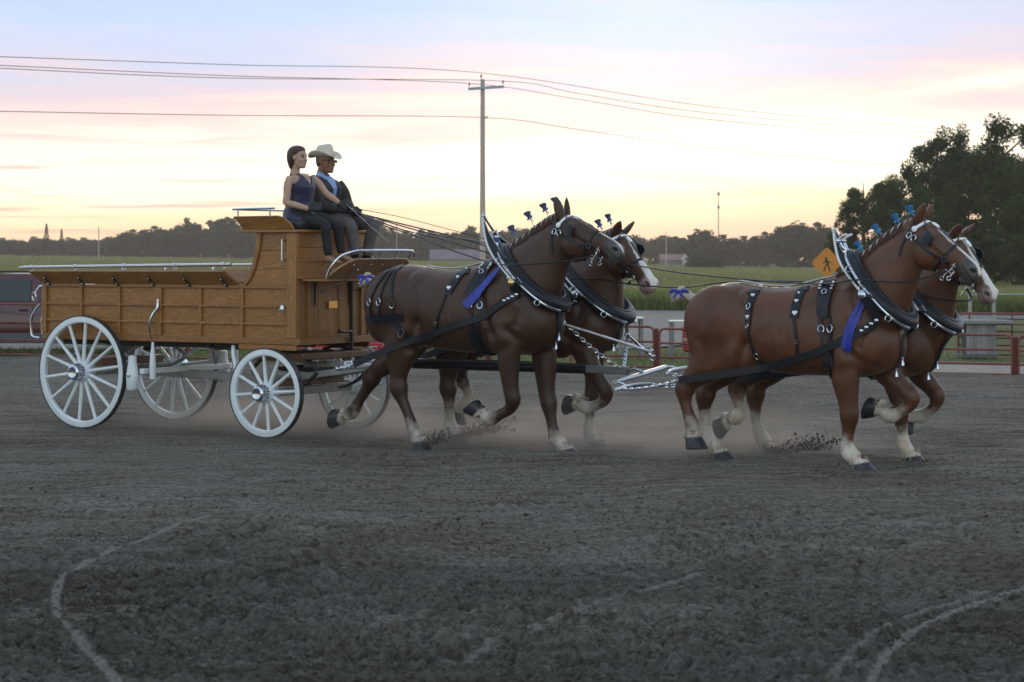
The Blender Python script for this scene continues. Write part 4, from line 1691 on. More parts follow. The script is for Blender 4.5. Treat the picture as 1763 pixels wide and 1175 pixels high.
    for sd in (-1, 1):
        mb = MB()
        P1 = spline([(pu0, H.Z(1.80)), q(*px['pad'][0]), q(*px['pad'][1])], 6)
        pp = strap(H, mb, [(p[0], p[1]) for p in P1[::3]], sd, pw, .020, n=3, off=.016)
        pd = T.part('back_pad', mb, M_LEATHER)
        mb = MB()
        for k in (-1, 1):
            ed = [side_pt(H, p[0] + k * (pw / 2 - .010), p[1], sd, .030)[0] for p in P1[2:-5]]
            mb2 = [Vector(e) for e in ed]
            studs(mb, mb2, None, .0140, .028)
        T.part('stud_border', mb, M_WHITE_STUD, pd, kind='stuff')
        mb = MB()
        c, nn = side_pt(H, P1[len(P1) // 2 + 1][0], P1[len(P1) // 2 + 1][1], sd, .035)
        mb.ring(c, nn, .024, .005)
        T.part('ring', mb, M_CHROME, pd)
        for bl in px['billets']:
            mb = MB()
            strap(H, mb, [q(*p) for p in bl], sd, .030, .010)
            b_ = T.part('billet', mb, M_LEATHER)
            mb = MB()
            c, nn = side_pt(H, *q(*bl[1]), sd, .024)
            buckle(mb, c, nn, (0, 0, 1), .034, .025, .0055)
            T.part('buckle', mb, M_CHROME, b_)
    mb = MB()
    ug = q(*px['girth'])[0] - .10
    hoop(H, mb, [(ug, -112), (ug, -140), (ug, -180), (ug, -220), (ug, -248)], .085, .018, .016)
    T.part('belly_band', mb, M_LEATHER)
    # heart drops
    for dr in px['drops']:
        for sd in (-1, 1):
            mb = MB()
            strap(H, mb, [q(*p) for p in dr['wide']], sd, dr['w'], .010)
            d_ = T.part('spotted_drop', mb, M_LEATHER)
            for hx_, hy_, hsz in dr['hearts']:
                c, nn = side_pt(H, *q(hx_, hy_), sd, .017)
                T.part('heart', heart(c, nn, (0, 0, 1), hsz * 1.15), M_WHITE_STUD, d_)
            mb = MB()
            strap(H, mb, [q(*p) for p in dr['thin']], sd, .024, .008)
            h_ = T.part('drop_strap', mb, M_LEATHER, d_)
            mb = MB()
            for bx_, by_, bs_ in dr['buckles']:
                c, nn = side_pt(H, *q(bx_, by_), sd, .022)
                buckle(mb, c, nn, (0, 0, 1), bs_, bs_ * .72, .005)
            T.part('buckle', mb, M_CHROME, d_)
    # trace, from the hame tug past the flank
    for sd in (-1, 1):
        pth = [q(*p) for p in px['trace']]
        P = spline(pth, 5)
        on = px['trace_on']
        pts, nrm = [], []
        lastv = None
        for i, p in enumerate(P):
            f = i / (len(P) - 1)
            if f <= on:
                a, b = side_pt(H, p[0], p[1], sd, .020)
                if abs(a.y - v0) < .27:
                    a.y = v0 + sd * .30
                lastv = a.y
            else:
                k = (f - on) / (1 - on)
                a = Vector((p[0], lastv + (v0 + sd * .33 - lastv) * k, p[1]))
                b = Vector((0, sd, 0))
            pts.append(a)
            nrm.append(b * .3 + Vector((0, sd, 0)))
        pts[0] = H.tug[sd] + Vector((0, sd * .0, 0))
        mb = MB()
        pts = surf_ribbon(mb, pts, nrm, .068, .018)
        tr = T.part('trace', mb, M_LEATHER)
        H.trace_end = getattr(H, 'trace_end', {})
        H.trace_end[sd] = pts[-1]
        mb = MB()
        i0 = 2
        for k in range(4):
            c = pts[i0].lerp(pts[i0 + 3], k / 3) + Vector((0, sd * .018, 0))
            mb.ball(c, (.022, .008, .017), 6)
        T.part('tug_ornament', mb, M_CHROME, tr)
    # breeching on the wheelers
    if kind == 'wheel':
        zb0 = q(658, 547, -.25)[1]
        mb = MB()
        pts, nrm = [], []
        cu = H.U(.42)
        for i in range(25):
            a = -120 + 240 * i / 24
            d = Vector((-math.cos(R(a)), math.sin(R(a)), 0))
            p, nn = cast(H, Vector((cu, v0, zb0 - .02 * math.cos(R(a)))) + d * 1.3, -d, .016)
            pts.append(p)
            nrm.append(nn)
        surf_ribbon(mb, pts, nrm, .080, .016)
        br = T.part('breeching', mb, M_LEATHER)
        for sd in (-1, 1):
            for (x, y) in ((640, 520), (661, 520), (681, 524)):
                mb = MB()
                tpt = (H.U(.44) + (x - 661) * .0010, H.Z(1.775))
                e = q(x, y, -.30)
                strap(H, mb, [tpt, (tpt[0] * .55 + e[0] * .45, tpt[1] * .6 + e[1] * .4), e, (e[0] + .0, zb0)], sd, .026, .009)
                hs2 = T.part('hip_strap', mb, M_LEATHER)
                mb = MB()
                c, nn = side_pt(H, e[0], e[1], sd, .022)
                buckle(mb, c, nn, (0, 0, 1), .036, .025, .005)
                T.part('buckle', mb, M_CHROME, hs2)
            mb = MB()
            strap(H, mb, [(H.U(.44), zb0), q(692, 572), q(702, 588)], sd, .05, .012)
            ss = T.part('side_strap', mb, M_LEATHER)
            mb = MB()
            c, nn = side_pt(H, *q(691, 573), sd, .028)
            buckle(mb, c, nn, (.3, 0, 1), .045, .032, .006)
            T.part('buckle', mb, M_CHROME, ss)
    # breast drop with bright tassels
    mb = MB()
    p0 = cpt(180, 1.08, .03)
    pts = []
    for i in range(9):
        f = i / 8
        z = p0.z - .02 - f * px['drop_len']
        h = H.bvh.ray_cast(Vector((p0.x + 1.2, v0 - .03, z)), Vector((-1, 0, 0)))
        pts.append((h[0] + Vector((.02, 0, 0))) if h[0] is not None else Vector((p0.x - .1 * f, v0, z)))
    pts[0] = p0
    pts = smooth_list(pts, 2)
    mb.ribbon(pts, [(0, 1, 0)] * len(pts), .05, .014)
    ds = T.part('breast_drop', mb, M_LEATHER)
    for c in (pts[-3], pts[-1]):
        c = c + Vector((.02, -.03, 0))
        mb = MB()
        mb.lathe([(.002, .022), (.012, .012), (.012, 0), (.005, -.006), (.014, -.03), (.018, -.055), (.004, -.06)], c, (0, 0, 1), 8)
        T.part('tassel', mb, M_CHROME, ds)
    # blue favour ribbons
    for k in range(2):
        mb = MB()
        rp = [q(*p) for p in px['ribbon']]
        rp = [(a + k * .035, b - k * .01 * i) for i, (a, b) in enumerate(rp)]
        strap(H, mb, rp, -1, [.016 + .034 * min(1, i / 8) for i in range((len(rp) - 1) * 6 + 1)], .006, off=.032 + .006 * k)
        T.part('ribbon', mb, M_ROYAL)
    bridle(H, blabel)
    return T


def bridle(H, label):
    hp = H.hp
    hs = H.hs
    T = Thing('bridle', label, 'bridle', tuple(hp(.2, -.1)), 'bridles of the four-horse hitch')

    def on(s_, n_, l_, off=.008):
        h = H.bvh.find_nearest(hp(s_, n_, l_))
        return h[0] + h[1] * off, h[1]

    def band(mb, pts, w, t=.008, n=5, off=.008):
        P = spline(pts, n)
        q = [on(*p, off) for p in P]
        return surf_ribbon(mb, [a for a, _ in q], [b for _, b in q], w, t)
    for sd in (-1, 1):
        mb = MB()
        band(mb, [(.0, .06, 0), (.0, .03, sd * .09), (.035, -.06, sd * .13), (.12, -.12, sd * .14), (.30, -.13, sd * .13), (.50, -.13, sd * .10)], .024)
        ck = T.part('cheek_strap', mb, M_LEATHER)
        mb = MB()
        band(mb, [(.02, -.02, sd * .13), (.03, -.14, sd * .13), (.06, -.24, sd * .10), (.08, -.32, sd * .03)], .022)
        T.part('throat_latch', mb, M_LEATHER, ck)
        mb = MB()
        c, nn = on(.055, -.035, sd * .14, .012)
        mb.lathe([(.001, .014), (.018, .011), (.027, .004), (.027, -.004)], c, nn, 14)
        T.part('rosette', mb, M_WHITE_STUD, ck)
        for k in range(2):
            mb = MB()
            c, nn = on(.05 + .055 * k, -.105, sd * .15, .018)
            buckle(mb, c, nn, H.hn, .028, .020, .0055)
            T.part('buckle', mb, M_CHROME, ck)
        # blinder: cupped leather plate standing off the eye
        mb = MB()
        c0 = hp(.165, -.030, sd * .150)
        fwd = (H.hx * .93 + H.hl * sd * .36).normalized()
        up = H.hn
        nrm = fwd.cross(up).normalized() * sd
        rings = []
        for i, (f, h0, h1) in enumerate(((0, .040, .040), (.02, .058, .052), (.06, .066, .060), (.10, .060, .056), (.125, .040, .040))):
            c = c0 + fwd * f * hs - nrm * (.02 * math.sin(math.pi * f / .125))
            rings.append([c + up * h0 + nrm * .005, c - up * h1 + nrm * .005, c - up * h1 - nrm * .005, c + up * h0 - nrm * .005])
        mb.loft(rings)
        bl = T.part('blinder', mb, M_LEATHER)
        mb = MB()
        mb.tube([hp(.09, .06, sd * .06), hp(.13, .045, sd * .12), c0 + fwd * .03 + up * .05], .007, 6)
        T.part('winker_stay', mb, M_LEATHER, bl)
        # bit: cheek piece with rings
        c, nn = on(.54, -.135, sd * .10, .022)
        mb = MB()
        dn = -H.hn
        mb.ring(c, nn, .026, .0050, n=12)
        mb.tube([c - dn * .045, c + dn * .02, c + dn * .07 - H.hx * .02, c + dn * .12 - H.hx * .025], .0065, 6)
        mb.ring(c + dn * .135 - H.hx * .028, nn, .018, .004, n=10)
        mb.ring(c + dn * .07 - H.hx * .035, nn, .022, .0045, n=10)
        mb.tube([c, hp(.56, -.125, 0)], .008, 6)
        T.part('bit', mb, M_CHROME)
        H.bit = getattr(H, 'bit', {})
        H.bit[sd] = c + dn * .05 - H.hx * .02
        c, nn = on(.44, -.11, sd * .11, .018)
        mb = MB()
        buckle(mb, c, nn, H.hn, .026, .019, .005)
        T.part('buckle', mb, M_CHROME, ck)
    mb = MB()
    P = band(mb, [(.055, -.03, -.13), (.075, .02, -.115), (.095, .065, -.06), (.10, .085, 0), (.095, .065, .06), (.075, .02, .115), (.055, -.03, .13)], .026, .010)
    bb_ = T.part('brow_band', mb, M_WHITE_STUD)
    mb = MB()
    band(mb, [(.42, -.12, -.10), (.43, -.03, -.085), (.435, .05, 0), (.43, -.03, .085), (.42, -.12, .10), (.40, -.24, .05), (.40, -.27, 0), (.40, -.24, -.05), (.42, -.12, -.10)], .024)
    T.part('nose_band', mb, M_LEATHER)
    mb = MB()
    band(mb, [(.11, .08, 0), (.18, .07, 0), (.30, .06, 0), (.43, .05, 0)], .014)
    fs = T.part('face_strap', mb, M_LEATHER)
    mb = MB()
    c, nn = on(.17, .07, 0, .012)
    mb.loft([ell(c + nn * h + H.hx * o_, H.hl * w, H.hx * l, n=14) for h, w, l, o_ in ((-.004, .026, .044, 0), (.004, .026, .044, 0), (.012, .012, .024, .004))])
    T.part('face_piece', mb, M_WHITE_STUD, fs)
    return T


NEAR_W = (NW['u0'], NW['su'], NW.get('sz', 1), NW.get('oz', 0), NW['v0'])
NEAR_L = (NL['u0'], NL['su'], NL['sz'], NL['oz'], NL['v0'])
ST_W = dict(back=[(702, 452), (850, 452)], pad=[(820, 465), (806, 512)], padw=.125, girth=(826, 600), drop_len=.34,
            billets=[[(803, 500), (808, 528), (812, 560), (814, 590)], [(816, 503), (823, 527), (822, 560), (820, 590)]],
            drops=[dict(wide=[(786, 456), (779, 480), (770, 505)], w=.085, hearts=[(784, 465, .012), (779, 479, .018), (771, 497, .024)], thin=[(768, 507), (757, 545), (748, 575)], buckles=[(753, 557, .018)])],
            trace=[(898, 505), (868, 518), (830, 545), (780, 562), (735, 577), (700, 588), (660, 604), (608, 628)], trace_on=.70, ribbon=[(852, 456), (830, 488), (800, 526)])
ST_L = dict(back=[(1245, 492), (1440, 488)], pad=[(1411, 500), (1414, 548)], padw=.135, girth=(1438, 640), drop_len=.40,
            billets=[[(1406, 545), (1409, 568), (1414, 600), (1424, 632)], [(1424, 545), (1427, 566), (1428, 600), (1430, 632)]],
            drops=[dict(wide=[(1288, 490), (1287, 525), (1286, 560)], w=.070, hearts=[(1288, 496, .017), (1287, 511, .019), (1286, 546, .022)], thin=[(1287, 562), (1291, 595), (1304, 636)], buckles=[(1286, 529, .028), (1287, 562, .020), (1300, 612, .030)]),
                   dict(wide=[(1370, 484), (1367, 515), (1366, 548)], w=.082, hearts=[(1366, 507, .013), (1366, 520, .019), (1367, 540, .025)], thin=[(1366, 550), (1372, 588), (1369, 625)], buckles=[(1372, 588, .018)])],
            trace=[(1525, 546), (1480, 570), (1420, 600), (1350, 622), (1300, 636), (1240, 645), (1168, 655)], trace_on=.60, ribbon=[(1478, 508), (1464, 550), (1450, 600)])
PK_W = [(829, 371), (832, 395), (837, 420), (848, 442), (866, 466), (884, 488), (831, 371), (843, 402), (857, 424), (872, 446), (886, 470), (899, 488)]
PK_L = [(x + 604, y + 24) for x, y in PK_W]
for S_, st_, nr_ in ((NW, ST_W, NEAR_W), (FW, ST_W, NEAR_W), (NL, ST_L, NEAR_L), (FL, ST_L, NEAR_L)):
    S_['straps'] = st_
    S_['near'] = nr_
    S_['rear'] = [0, 1, 2, 3, 4, 5]
    S_['front'] = [6, 7, 8, 9, 10, 11]
NW.update(collar=((5.25, 1.96), (5.90, 1.40)), peak=PK_W)
NL.update(collar=((8.92, 1.90), (9.47, 1.30)), peak=PK_L)
FW.update(collar=((5.28, 1.84), (6.05, 1.26)), peak=[(x + 104, y + 22) for x, y in PK_W])
FL.update(collar=((8.85, 1.81), (9.49, 1.22)), peak=[(x + 92, y + 24) for x, y in PK_L])
HNW = build_horse('draft_horse', 'darkest chestnut draft horse, nearer of the pair hitched right before the wagon', NW)
HFW = build_horse('draft_horse', 'chestnut draft horse with broad white blaze and pink muzzle, behind the nearer wagon horse', FW)
HNL = build_horse('draft_horse', 'red chestnut lead draft horse with turquoise mane bows, nearest to the camera', NL)
HFL = build_horse('draft_horse', 'white-blazed chestnut lead horse at far right, mostly hidden behind the near leader', FL)
harness(HNW, 'wheel', 'black show harness with breeching and a gold boss on the darkest wagon horse', 'white-browed black bridle on the darkest wagon horse')
harness(HFW, 'wheel', 'black show harness half hidden on the blazed horse beside the wagon pole', 'black blinkered bridle on the pink-muzzled horse beside the wagon pole')
harness(HNL, 'lead', 'black harness with two heart-spotted drops on the red chestnut near leader', 'black bridle on the red chestnut near leader, below the turquoise bows')
harness(HFL, 'lead', 'black harness on the far lead horse, only its collar and breast straps in view', 'bridle on the white-blazed far lead horse at right')

# ------------------------------------------------------------------ wagon
OAK_U = wood('oak_lengthwise', (.360, .165, .044), (.200, .084, .021), 0)
OAK_V = wood('oak_crosswise', (.375, .174, .048), (.210, .089, .023), 1)
OAK_Z = wood('oak_upright', (.375, .174, .048), (.210, .089, .023), 2)
WALNUT = wood('dark_stained_wood', (.150, .066, .024), (.085, .036, .014), 0)
M_WPAINT = mat('white_wagon_paint', (.74, .80, .84), .35, var=.06, scale=6, coat=.3, bump=.05)
M_TYRE_IRON = mat('steel_tyre', (.10, .10, .105), .5, metal=.8, var=.3, scale=20)
M_GREYWOOD = mat('grey_painted_gear', (.30, .30, .29), .6, var=.2, scale=8)
M_DARKIRON = mat('dark_iron', (.035, .034, .034), .55, metal=.5, var=.3, scale=12)
M_CUSHION = mat('black_cushion', (.018, .018, .022), .45, var=.3, scale=10, bump=.3, bscale=30)
M_BLACKROD = mat('black_rod', (.008, .008, .009), .4)
M_GREYPOLE = mat('grey_pole_tip', (.12, .13, .14), .5, var=.2, scale=10)


def wheel(T, u, v, r, nsp, sd, phase, hubr=.075):
    """one wheel; sd -1: outer face towards -v"""
    c = Vector((u, v, r))
    ax = Vector((0, sd, 0))
    root = bpy.data.objects.new('wheel', None)
    root.empty_display_size = .1
    COL.objects.link(root)
    root.parent = T.root
    fel = .068
    mb = MB()
    n = 48
    # felloe ring, square section with eased edges
    prof = [(r - .012 - fel, -.020), (r - .012 - fel + .010, -.030), (r - .024, -.030), (r - .012, -.026), (r - .012, .026), (r - .024, .030), (r - .012 - fel + .010, .030), (r - .012 - fel, .020)]

    def ringof(mb, prof, n=48):
        rings = []
        for i in range(n):
            t = 2 * math.pi * i / n
            d = Vector((math.cos(t), 0, math.sin(t)))
            rings.append([c + d * a + ax * b for a, b in prof])
        mb.loft(rings, closed=True)
    ringof(mb, prof)
    T.part('rim', mb, M_WPAINT, root)
    mb = MB()
    ringof(mb, [(r - .0115, -.031), (r - .0115, .031), (r, .031), (r, -.031)])
    T.part('tyre', mb, M_TYRE_IRON, root)
    for k in range(nsp):
        t = 2 * math.pi * (k + phase) / nsp
        d = Vector((math.cos(t), 0, math.sin(t)))
        p0 = c + d * (hubr * .8) - ax * .008
        p1 = c + d * (r - .012 - fel + .004)
        mb = MB()
        rr = [.021, .022, .019, .0165, .0175]
        pts = [p0.lerp(p1, f) for f in (0, .12, .45, .85, 1)]
        mb.tube(pts, rr, 8, flat=1.15, up=ax)
        T.part('spoke', mb, M_WPAINT, root)
    mb = MB()
    mb.lathe([(.02, -.13), (hubr * .78, -.13), (hubr * .85, -.09), (hubr * 1.08, -.04), (hubr * 1.12, 0), (hubr * 1.08, .035), (hubr * .98, .06), (.02, .06)], c, ax, 24)
    T.part('hub', mb, M_WPAINT, root)
    mb = MB()
    mb.lathe([(hubr * .98, .055), (hubr * 1.0, .065), (hubr * .96, .11), (hubr * .86, .125), (hubr * .82, .15), (hubr * .60, .165), (hubr * .30, .158), (.004, .155)], c, ax, 24)
    T.part('hub_cap', mb, M_CHROME, root)
    return root


def build_wagon():
    T = Thing('show_wagon', 'varnished oak hitch wagon with white spoked wheels and chrome rails', 'wagon', (1.0, 0, 0))
    B = .64
    z0, z1 = .965, 1.555
    U0, U1 = -.705, 2.10
    # box: floor, side planks, battens and rails, each its own piece
    mb = MB()
    mb.bb((U0 + .01, -B + .03, .955), (2.80, B - .03, .985))
    T.part('floor', mb, WALNUT)
    for sd in (-1, 1):
        rows = [1.026, 1.172, 1.352, 1.545]
        lo = [1.024, 1.180, 1.360]
        hi = [1.176, 1.356, 1.546]
        for k in range(3):
            mb = MB()
            mb.bb((U0, sd * (B - .030), lo[k]), (2.82, sd * (B - .006), hi[k]))
            T.part('plank', mb, OAK_U, bevel=.003)
        for (a, b, ul) in ((.962, 1.030, 2.82), (1.160, 1.186, 2.70), (1.340, 1.366, 2.70), (1.538, 1.566, 2.70)):
            mb = MB()
            mb.bb((U0 - .01, sd * (B - .008), a), (ul, sd * (B + .020), b))
            T.part('rail', mb, OAK_U, bevel=.004)
        mb = MB()
        mb.bb((2.06, sd * (B - .02), .90), (2.82, sd * (B + .012), .960))
        T.part('sill', mb, OAK_U, bevel=.006)
        for uu, w in ((U0 + .025, .07), (-.136, .036), (.413, .036), (.974, .085), (1.546, .036), (2.105, .040)):
            mb = MB()
            mb.bb((uu - w / 2, sd * (B - .007), 1.031), (uu + w / 2, sd * (B + .024 + (.004 if w > .05 else 0)), 1.537))
            T.part('batten', mb, OAK_Z, bevel=.003)
        # flared top board with iron straps and chrome rail
        top = Vector((0, sd * .10, .150))
        p = [(-.715, sd * (B - .005), 1.570), (2.055, sd * (B - .005), 1.570), (1.93, sd * (B + .105), 1.715), (-.845, sd * (B + .105), 1.705)]
        nn = Vector((0, .80, -.6 * sd)) * .012
        mb = MB()
        mb.prism(p, (0, -sd * .020, .014))
        T.part('flare_board', mb, OAK_U, bevel=.002)
        for k in range(6):
            uu = -.58 + k * .50
            mb = MB()
            mb.beam((uu, sd * (B + .028), 1.555), (uu - .035, sd * (B + .098), 1.655), .030, .010, (0, sd, -.7))
            st = T.part('bracket', mb, M_DARKIRON)
            for f in (.25, .85):
                mb = MB()
                q = Vector((uu - .035 * f, sd * (B + .028 + .07 * f), 1.555 + .10 * f))
                mb.ball(q + Vector((0, sd * .006, -.006)), .009, 6)
                T.part('bolt', mb, M_CHROME, st)
        zr0, zr1 = 1.752, 1.792
        mb = MB()
        mb.tube([(-.97, sd * (B + .11), zr0 - .006), (-.90, sd * (B + .11), zr0), (2.04, sd * (B + .11), zr1)], [.010, .016, .016], 10)
        rl = T.part('chrome_rail', mb, M_CHROME)
        for f in (.04, .26, .50, .74, .965):
            uu = -.90 + 2.94 * f
            zz = zr0 + (zr1 - zr0) * f
            mb = MB()
            mb.tube([(uu, sd * (B + .105), zz - .05), (uu, sd * (B + .11), zz)], [.014, .010], 8)
            mb.tube([(uu - .02, sd * (B + .11), zz), (uu + .02, sd * (B + .11), zz)], .023, 10)
            T.part('rail_post', mb, M_CHROME, rl)
        # seat riser: planks and curved post
        cv = [(2.10, 1.567), (2.16, 1.63), (2.215, 1.72), (2.255, 1.83), (2.285, 1.94), (2.30, 2.04), (2.31, 2.12)]
        for k in range(3):
            za, zb = 1.568 + k * .184, 1.568 + (k + 1) * .184 - .004
            ua = np.interp([za, (za + zb) / 2, zb], [c[1] for c in cv], [c[0] for c in cv])
            pl = [(2.74, za), (2.74, zb), (ua[2] + .02, zb), (ua[1] + .02, (za + zb) / 2), (ua[0] + .02, za)]
            mb = MB()
            mb.prism([(a, sd * (B - .028), z) for a, z in pl], (0, sd * .022, 0))
            T.part('riser_plank', mb, OAK_U, bevel=.002)
        outer = spline(cv, 3)
        poly = [(a, z) for a, z in outer] + [(a + .055, z) for a, z in reversed(outer)]
        mb = MB()
        rings = []
        for a, z in outer:
            rings.append([(a, sd * (B - .03), z), (a + .052, sd * (B - .03), z), (a + .052, sd * (B + .020), z), (a, sd * (B + .020), z)])
        mb.loft(rings)
        T.part('curved_post', mb, OAK_Z, bevel=.003)
        mb = MB()
        mb.bb((2.705, sd * (B - .03), 1.030), (2.825, sd * (B + .028), 2.118))
        T.part('corner_post', mb, OAK_Z, bevel=.004)
        mb = MB()
        mb.tube([(2.66, sd * (B + .045), 1.83), (2.66, sd * (B + .045), 2.05)], .011, 8)
        gh = T.part('grab_handle', mb, M_CHROME)
        for zz in (1.84, 2.04):
            mb = MB()
            mb.tube([(2.66, sd * (B + .0), zz), (2.66, sd * (B + .05), zz)], .012, 8)
            T.part('handle_foot', mb, M_CHROME, gh)
        # flared seat side with chrome top rail
        pl = [(2.13, sd * (B + .01), 2.152), (2.78, sd * (B + .01), 2.152), (2.755, sd * (B + .03), 2.205), (2.70, sd * (B + .065), 2.27), (2.62, sd * (B + .075), 2.292), (2.04, sd * (B + .075), 2.288)]
        mb = MB()
        mb.prism(pl, (0, -sd * .022, .006))
        T.part('seat_side', mb, OAK_U, bevel=.002)
        mb = MB()
        mb.tube([(2.03, sd * (B + .07), 2.365), (2.30, sd * (B + .07), 2.370), (2.58, sd * (B + .07), 2.372)], .011, 8)
        sr = T.part('seat_rail', mb, M_CHROME)
        for uu in (2.10, 2.52):
            mb = MB()
            mb.tube([(uu, sd * (B + .067), 2.285), (uu, sd * (B + .07), 2.37)], .009, 8)
            T.part('rail_post', mb, M_CHROME, sr)
        # S-shaped step iron and latch
        mb = MB()
        pts = spline([(.985, sd * (B + .035), 1.415), (.985, sd * (B + .040), 1.33), (.955, sd * (B + .075), 1.27), (.915, sd * (B + .09), 1.18), (.905, sd * (B + .085), 1.09), (.905, sd * (B + .05), .985)], 4)
        mb.tube(pts, [.020] * 5 + [.016] * (len(pts) - 9) + [.008] * 4, 8)
        T.part('step_iron', mb, M_CHROME)
        mb = MB()
        mb.bb((2.60, sd * (B + .028), 1.318), (2.70, sd * (B + .036), 1.328))
        mb.lathe([(.028, 0), (.030, .02), (.018, .05), (.004, .056)], (2.655, sd * (B + .034), 1.322), (0, 0, 1), 10)
        T.part('side_lamp_bracket', mb, M_CHROME, kind='stuff')
    for nm_, a_, b_ in (('inner_lining', (2.33, -B + .045, 1.57), (2.775, B - .045, 2.118)), ('inner_lining', (U0 + .01, -B + .032, .99), (U0 + .02, B - .032, 1.55))):
        mb = MB()
        mb.bb(a_, b_)
        T.part(nm_, mb, WALNUT)
    # seat board, cushion, backboard
    mb = MB()
    mb.bb((2.09, -B - .055, 2.120), (2.86, B + .055, 2.150))
    T.part('seat_board', mb, OAK_V, bevel=.006)
    mb = MB()
    mb.bb((2.34, -B + .06, 2.152), (2.80, B - .06, 2.250))
    T.part('cushion', mb, M_CUSHION, bevel=.035)
    mb = MB()
    mb.prism([(2.06, -B - .06, 2.285), (2.13, -B - .0, 2.153), (2.155, -B - .0, 2.153), (2.085, -B - .06, 2.285)], (0, 2 * B + .12, 0))
    T.part('seat_back', mb, OAK_V)
    mb = MB()
    mb.tube([(2.03, -B - .07, 2.365), (2.03, B + .07, 2.365)], .011, 8)
    T.part('seat_rail', mb, M_CHROME)
    # front: planks above, panelled boards below
    for k in range(3):
        za = 1.665 + k * .152
        mb = MB()
        mb.bb((2.790, -B + .03, za), (2.815 - .002 * (k % 2), B - .03, za + .148))
        T.part('front_plank', mb, OAK_V, bevel=.003)
    nb = 7
    for k in range(nb):
        a = -B + .035 + k * (2 * B - .07) / nb
        mb = MB()
        mb.bb((2.785, a, 1.03), (2.808 - .003 * (k % 2), a + (2 * B - .07) / nb - .003, 1.655))
        T.part('front_board', mb, OAK_Z, bevel=.002)
    for vv, w in ((-B + .20, .035), (.33, .035), (B - .15, .035)):
        mb = MB()
        mb.bb((2.809, vv - w / 2, 1.035), (2.832, vv + w / 2, 1.652))
        T.part('front_batten', mb, OAK_Z, bevel=.003)
    mb = MB()
    mb.bb((2.79, -B - .03, .958), (2.87, B + .03, 1.028))
    T.part('front_rail', mb, OAK_V, bevel=.005)
    mb = MB()
    mb.bb((2.79, -B - .005, 1.640), (2.850, B + .005, 1.668))
    T.part('front_rail', mb, OAK_V, bevel=.004)
    for vv in (-.36, .30):
        mb = MB()
        mb.bb((2.833, vv - .014, 1.36), (2.842, vv + .014, 1.64))
        T.part('hinge_strap', mb, M_DARKIRON)
    mb = MB()
    mb.bb((2.833, -.115, 1.33), (2.837, .035, 1.405))
    T.part('maker_plate', mb, M_BRASS)
    mb = MB()
    mb.beam((2.90, .20, 1.66), (2.90, .20, .90), .030, .030)
    br = T.part('brake_lever', mb, M_BLACKROD)
    mb = MB()
    mb.tube([(2.90, .205, 1.08), (2.95, .0, 1.085), (2.95, -.09, 1.09)], [.016, .016, .022], 8)
    T.part('foot_pedal', mb, M_BLACKROD, br)
    # foot rest and toe board
    mb = MB()
    mb.bb((2.85, -B + .04, 1.618), (3.18, B - .06, 1.640))
    T.part('foot_floor', mb, OAK_V, bevel=.003)
    y0, y1 = -B + .02, B - .07
    # the board leans forward and has rounded upper corners
    P = []
    for (vv, f) in ((y0, 0), (y0, .35), (y0 + .03, .62), (y0 + .09, .88), (y0 + .18, 1), (y1 - .12, 1), (y1 - .03, .9), (y1, .7), (y1, 0)):
        P.append((3.17 + .265 * f, vv, 1.632 + .205 * f))
    mb = MB()
    mb.prism(P, Vector((-.62, 0, .78)) * .024)
    tb = T.part('toe_board', mb, OAK_V, bevel=.003)
    mb = MB()
    mb.tube([(3.43, y0 + .17, 1.842), (3.44, y0 + .5, 1.846), (3.44, y1 - .1, 1.846)], .010, 6)
    T.part('edge_trim', mb, OAK_V, tb)
    rail = spline([(3.19, y0 - .005, 1.665), (3.24, y0 + .0, 1.77), (3.32, y0 + .05, 1.875), (3.42, y0 + .14, 1.925), (3.46, y0 + .26, 1.935), (3.46, .10, 1.937), (3.46, y1 - .12, 1.935), (3.455, y1 - .02, 1.915), (3.44, y1, 1.87)], 4)
    mb = MB()
    mb.tube(rail, .012, 8)
    tr = T.part('toe_rail', mb, M_CHROME)
    for vv in (y0 + .22, -.06, .24, y1 - .08):
        mb = MB()
        mb.tube([(3.425, vv, 1.84), (3.445, vv, 1.88), (3.46, vv, 1.935)], .010, 8)
        T.part('rail_post', mb, M_CHROME, tr)
    for vv in (-.30, .28):
        mb = MB()
        mb.tube([(2.86, vv, 1.50), (3.19, vv, 1.625), (3.37, vv, 1.765)], .0075, 6)
        bk = T.part('bracket', mb, M_STEEL)
        mb = MB()
        mb.ball((3.345, vv - .01, 1.735), .014, 6)
        T.part('bolt', mb, M_CHROME, bk)
    for vv in (-.45, -.15, .05, .42):
        mb = MB()
        mb.ball((3.40 , vv, 1.79), .010, 6)
        T.part('bolt', mb, M_CHROME)
    # tail: end gate, grab irons and ring latch
    for k in range(3):
        mb = MB()
        mb.bb((U0 - .035, -B + .03, 1.03 + k * .172), (U0 - .012, B - .03, 1.198 + k * .172))
        T.part('tail_plank', mb, OAK_V, bevel=.003)
    for vv in (-B - .01, -B + .16):
        mb = MB()
        mb.tube(spline([(U0 - .04, vv, 1.34), (U0 - .09, vv, 1.30), (U0 - .16, vv - .01, 1.20), (U0 - .17, vv - .01, 1.08), (U0 - .15, vv - .01, .985), (U0 - .05, vv, .965)], 4), .013, 8)
        T.part('grab_iron', mb, M_CHROME)
    mb = MB()
    mb.tube([(U0 - .01, -B + .01, 1.545), (U0 - .05, -B - .01, 1.535), (U0 - .10, -B - .015, 1.47)], .016, 8)
    lt = T.part('tail_latch', mb, M_CHROME)
    mb = MB()
    mb.ring((U0 - .13, -B - .015, 1.425), (.4, 1, 0), .046, .008)
    T.part('latch_ring', mb, M_CHROME, lt)
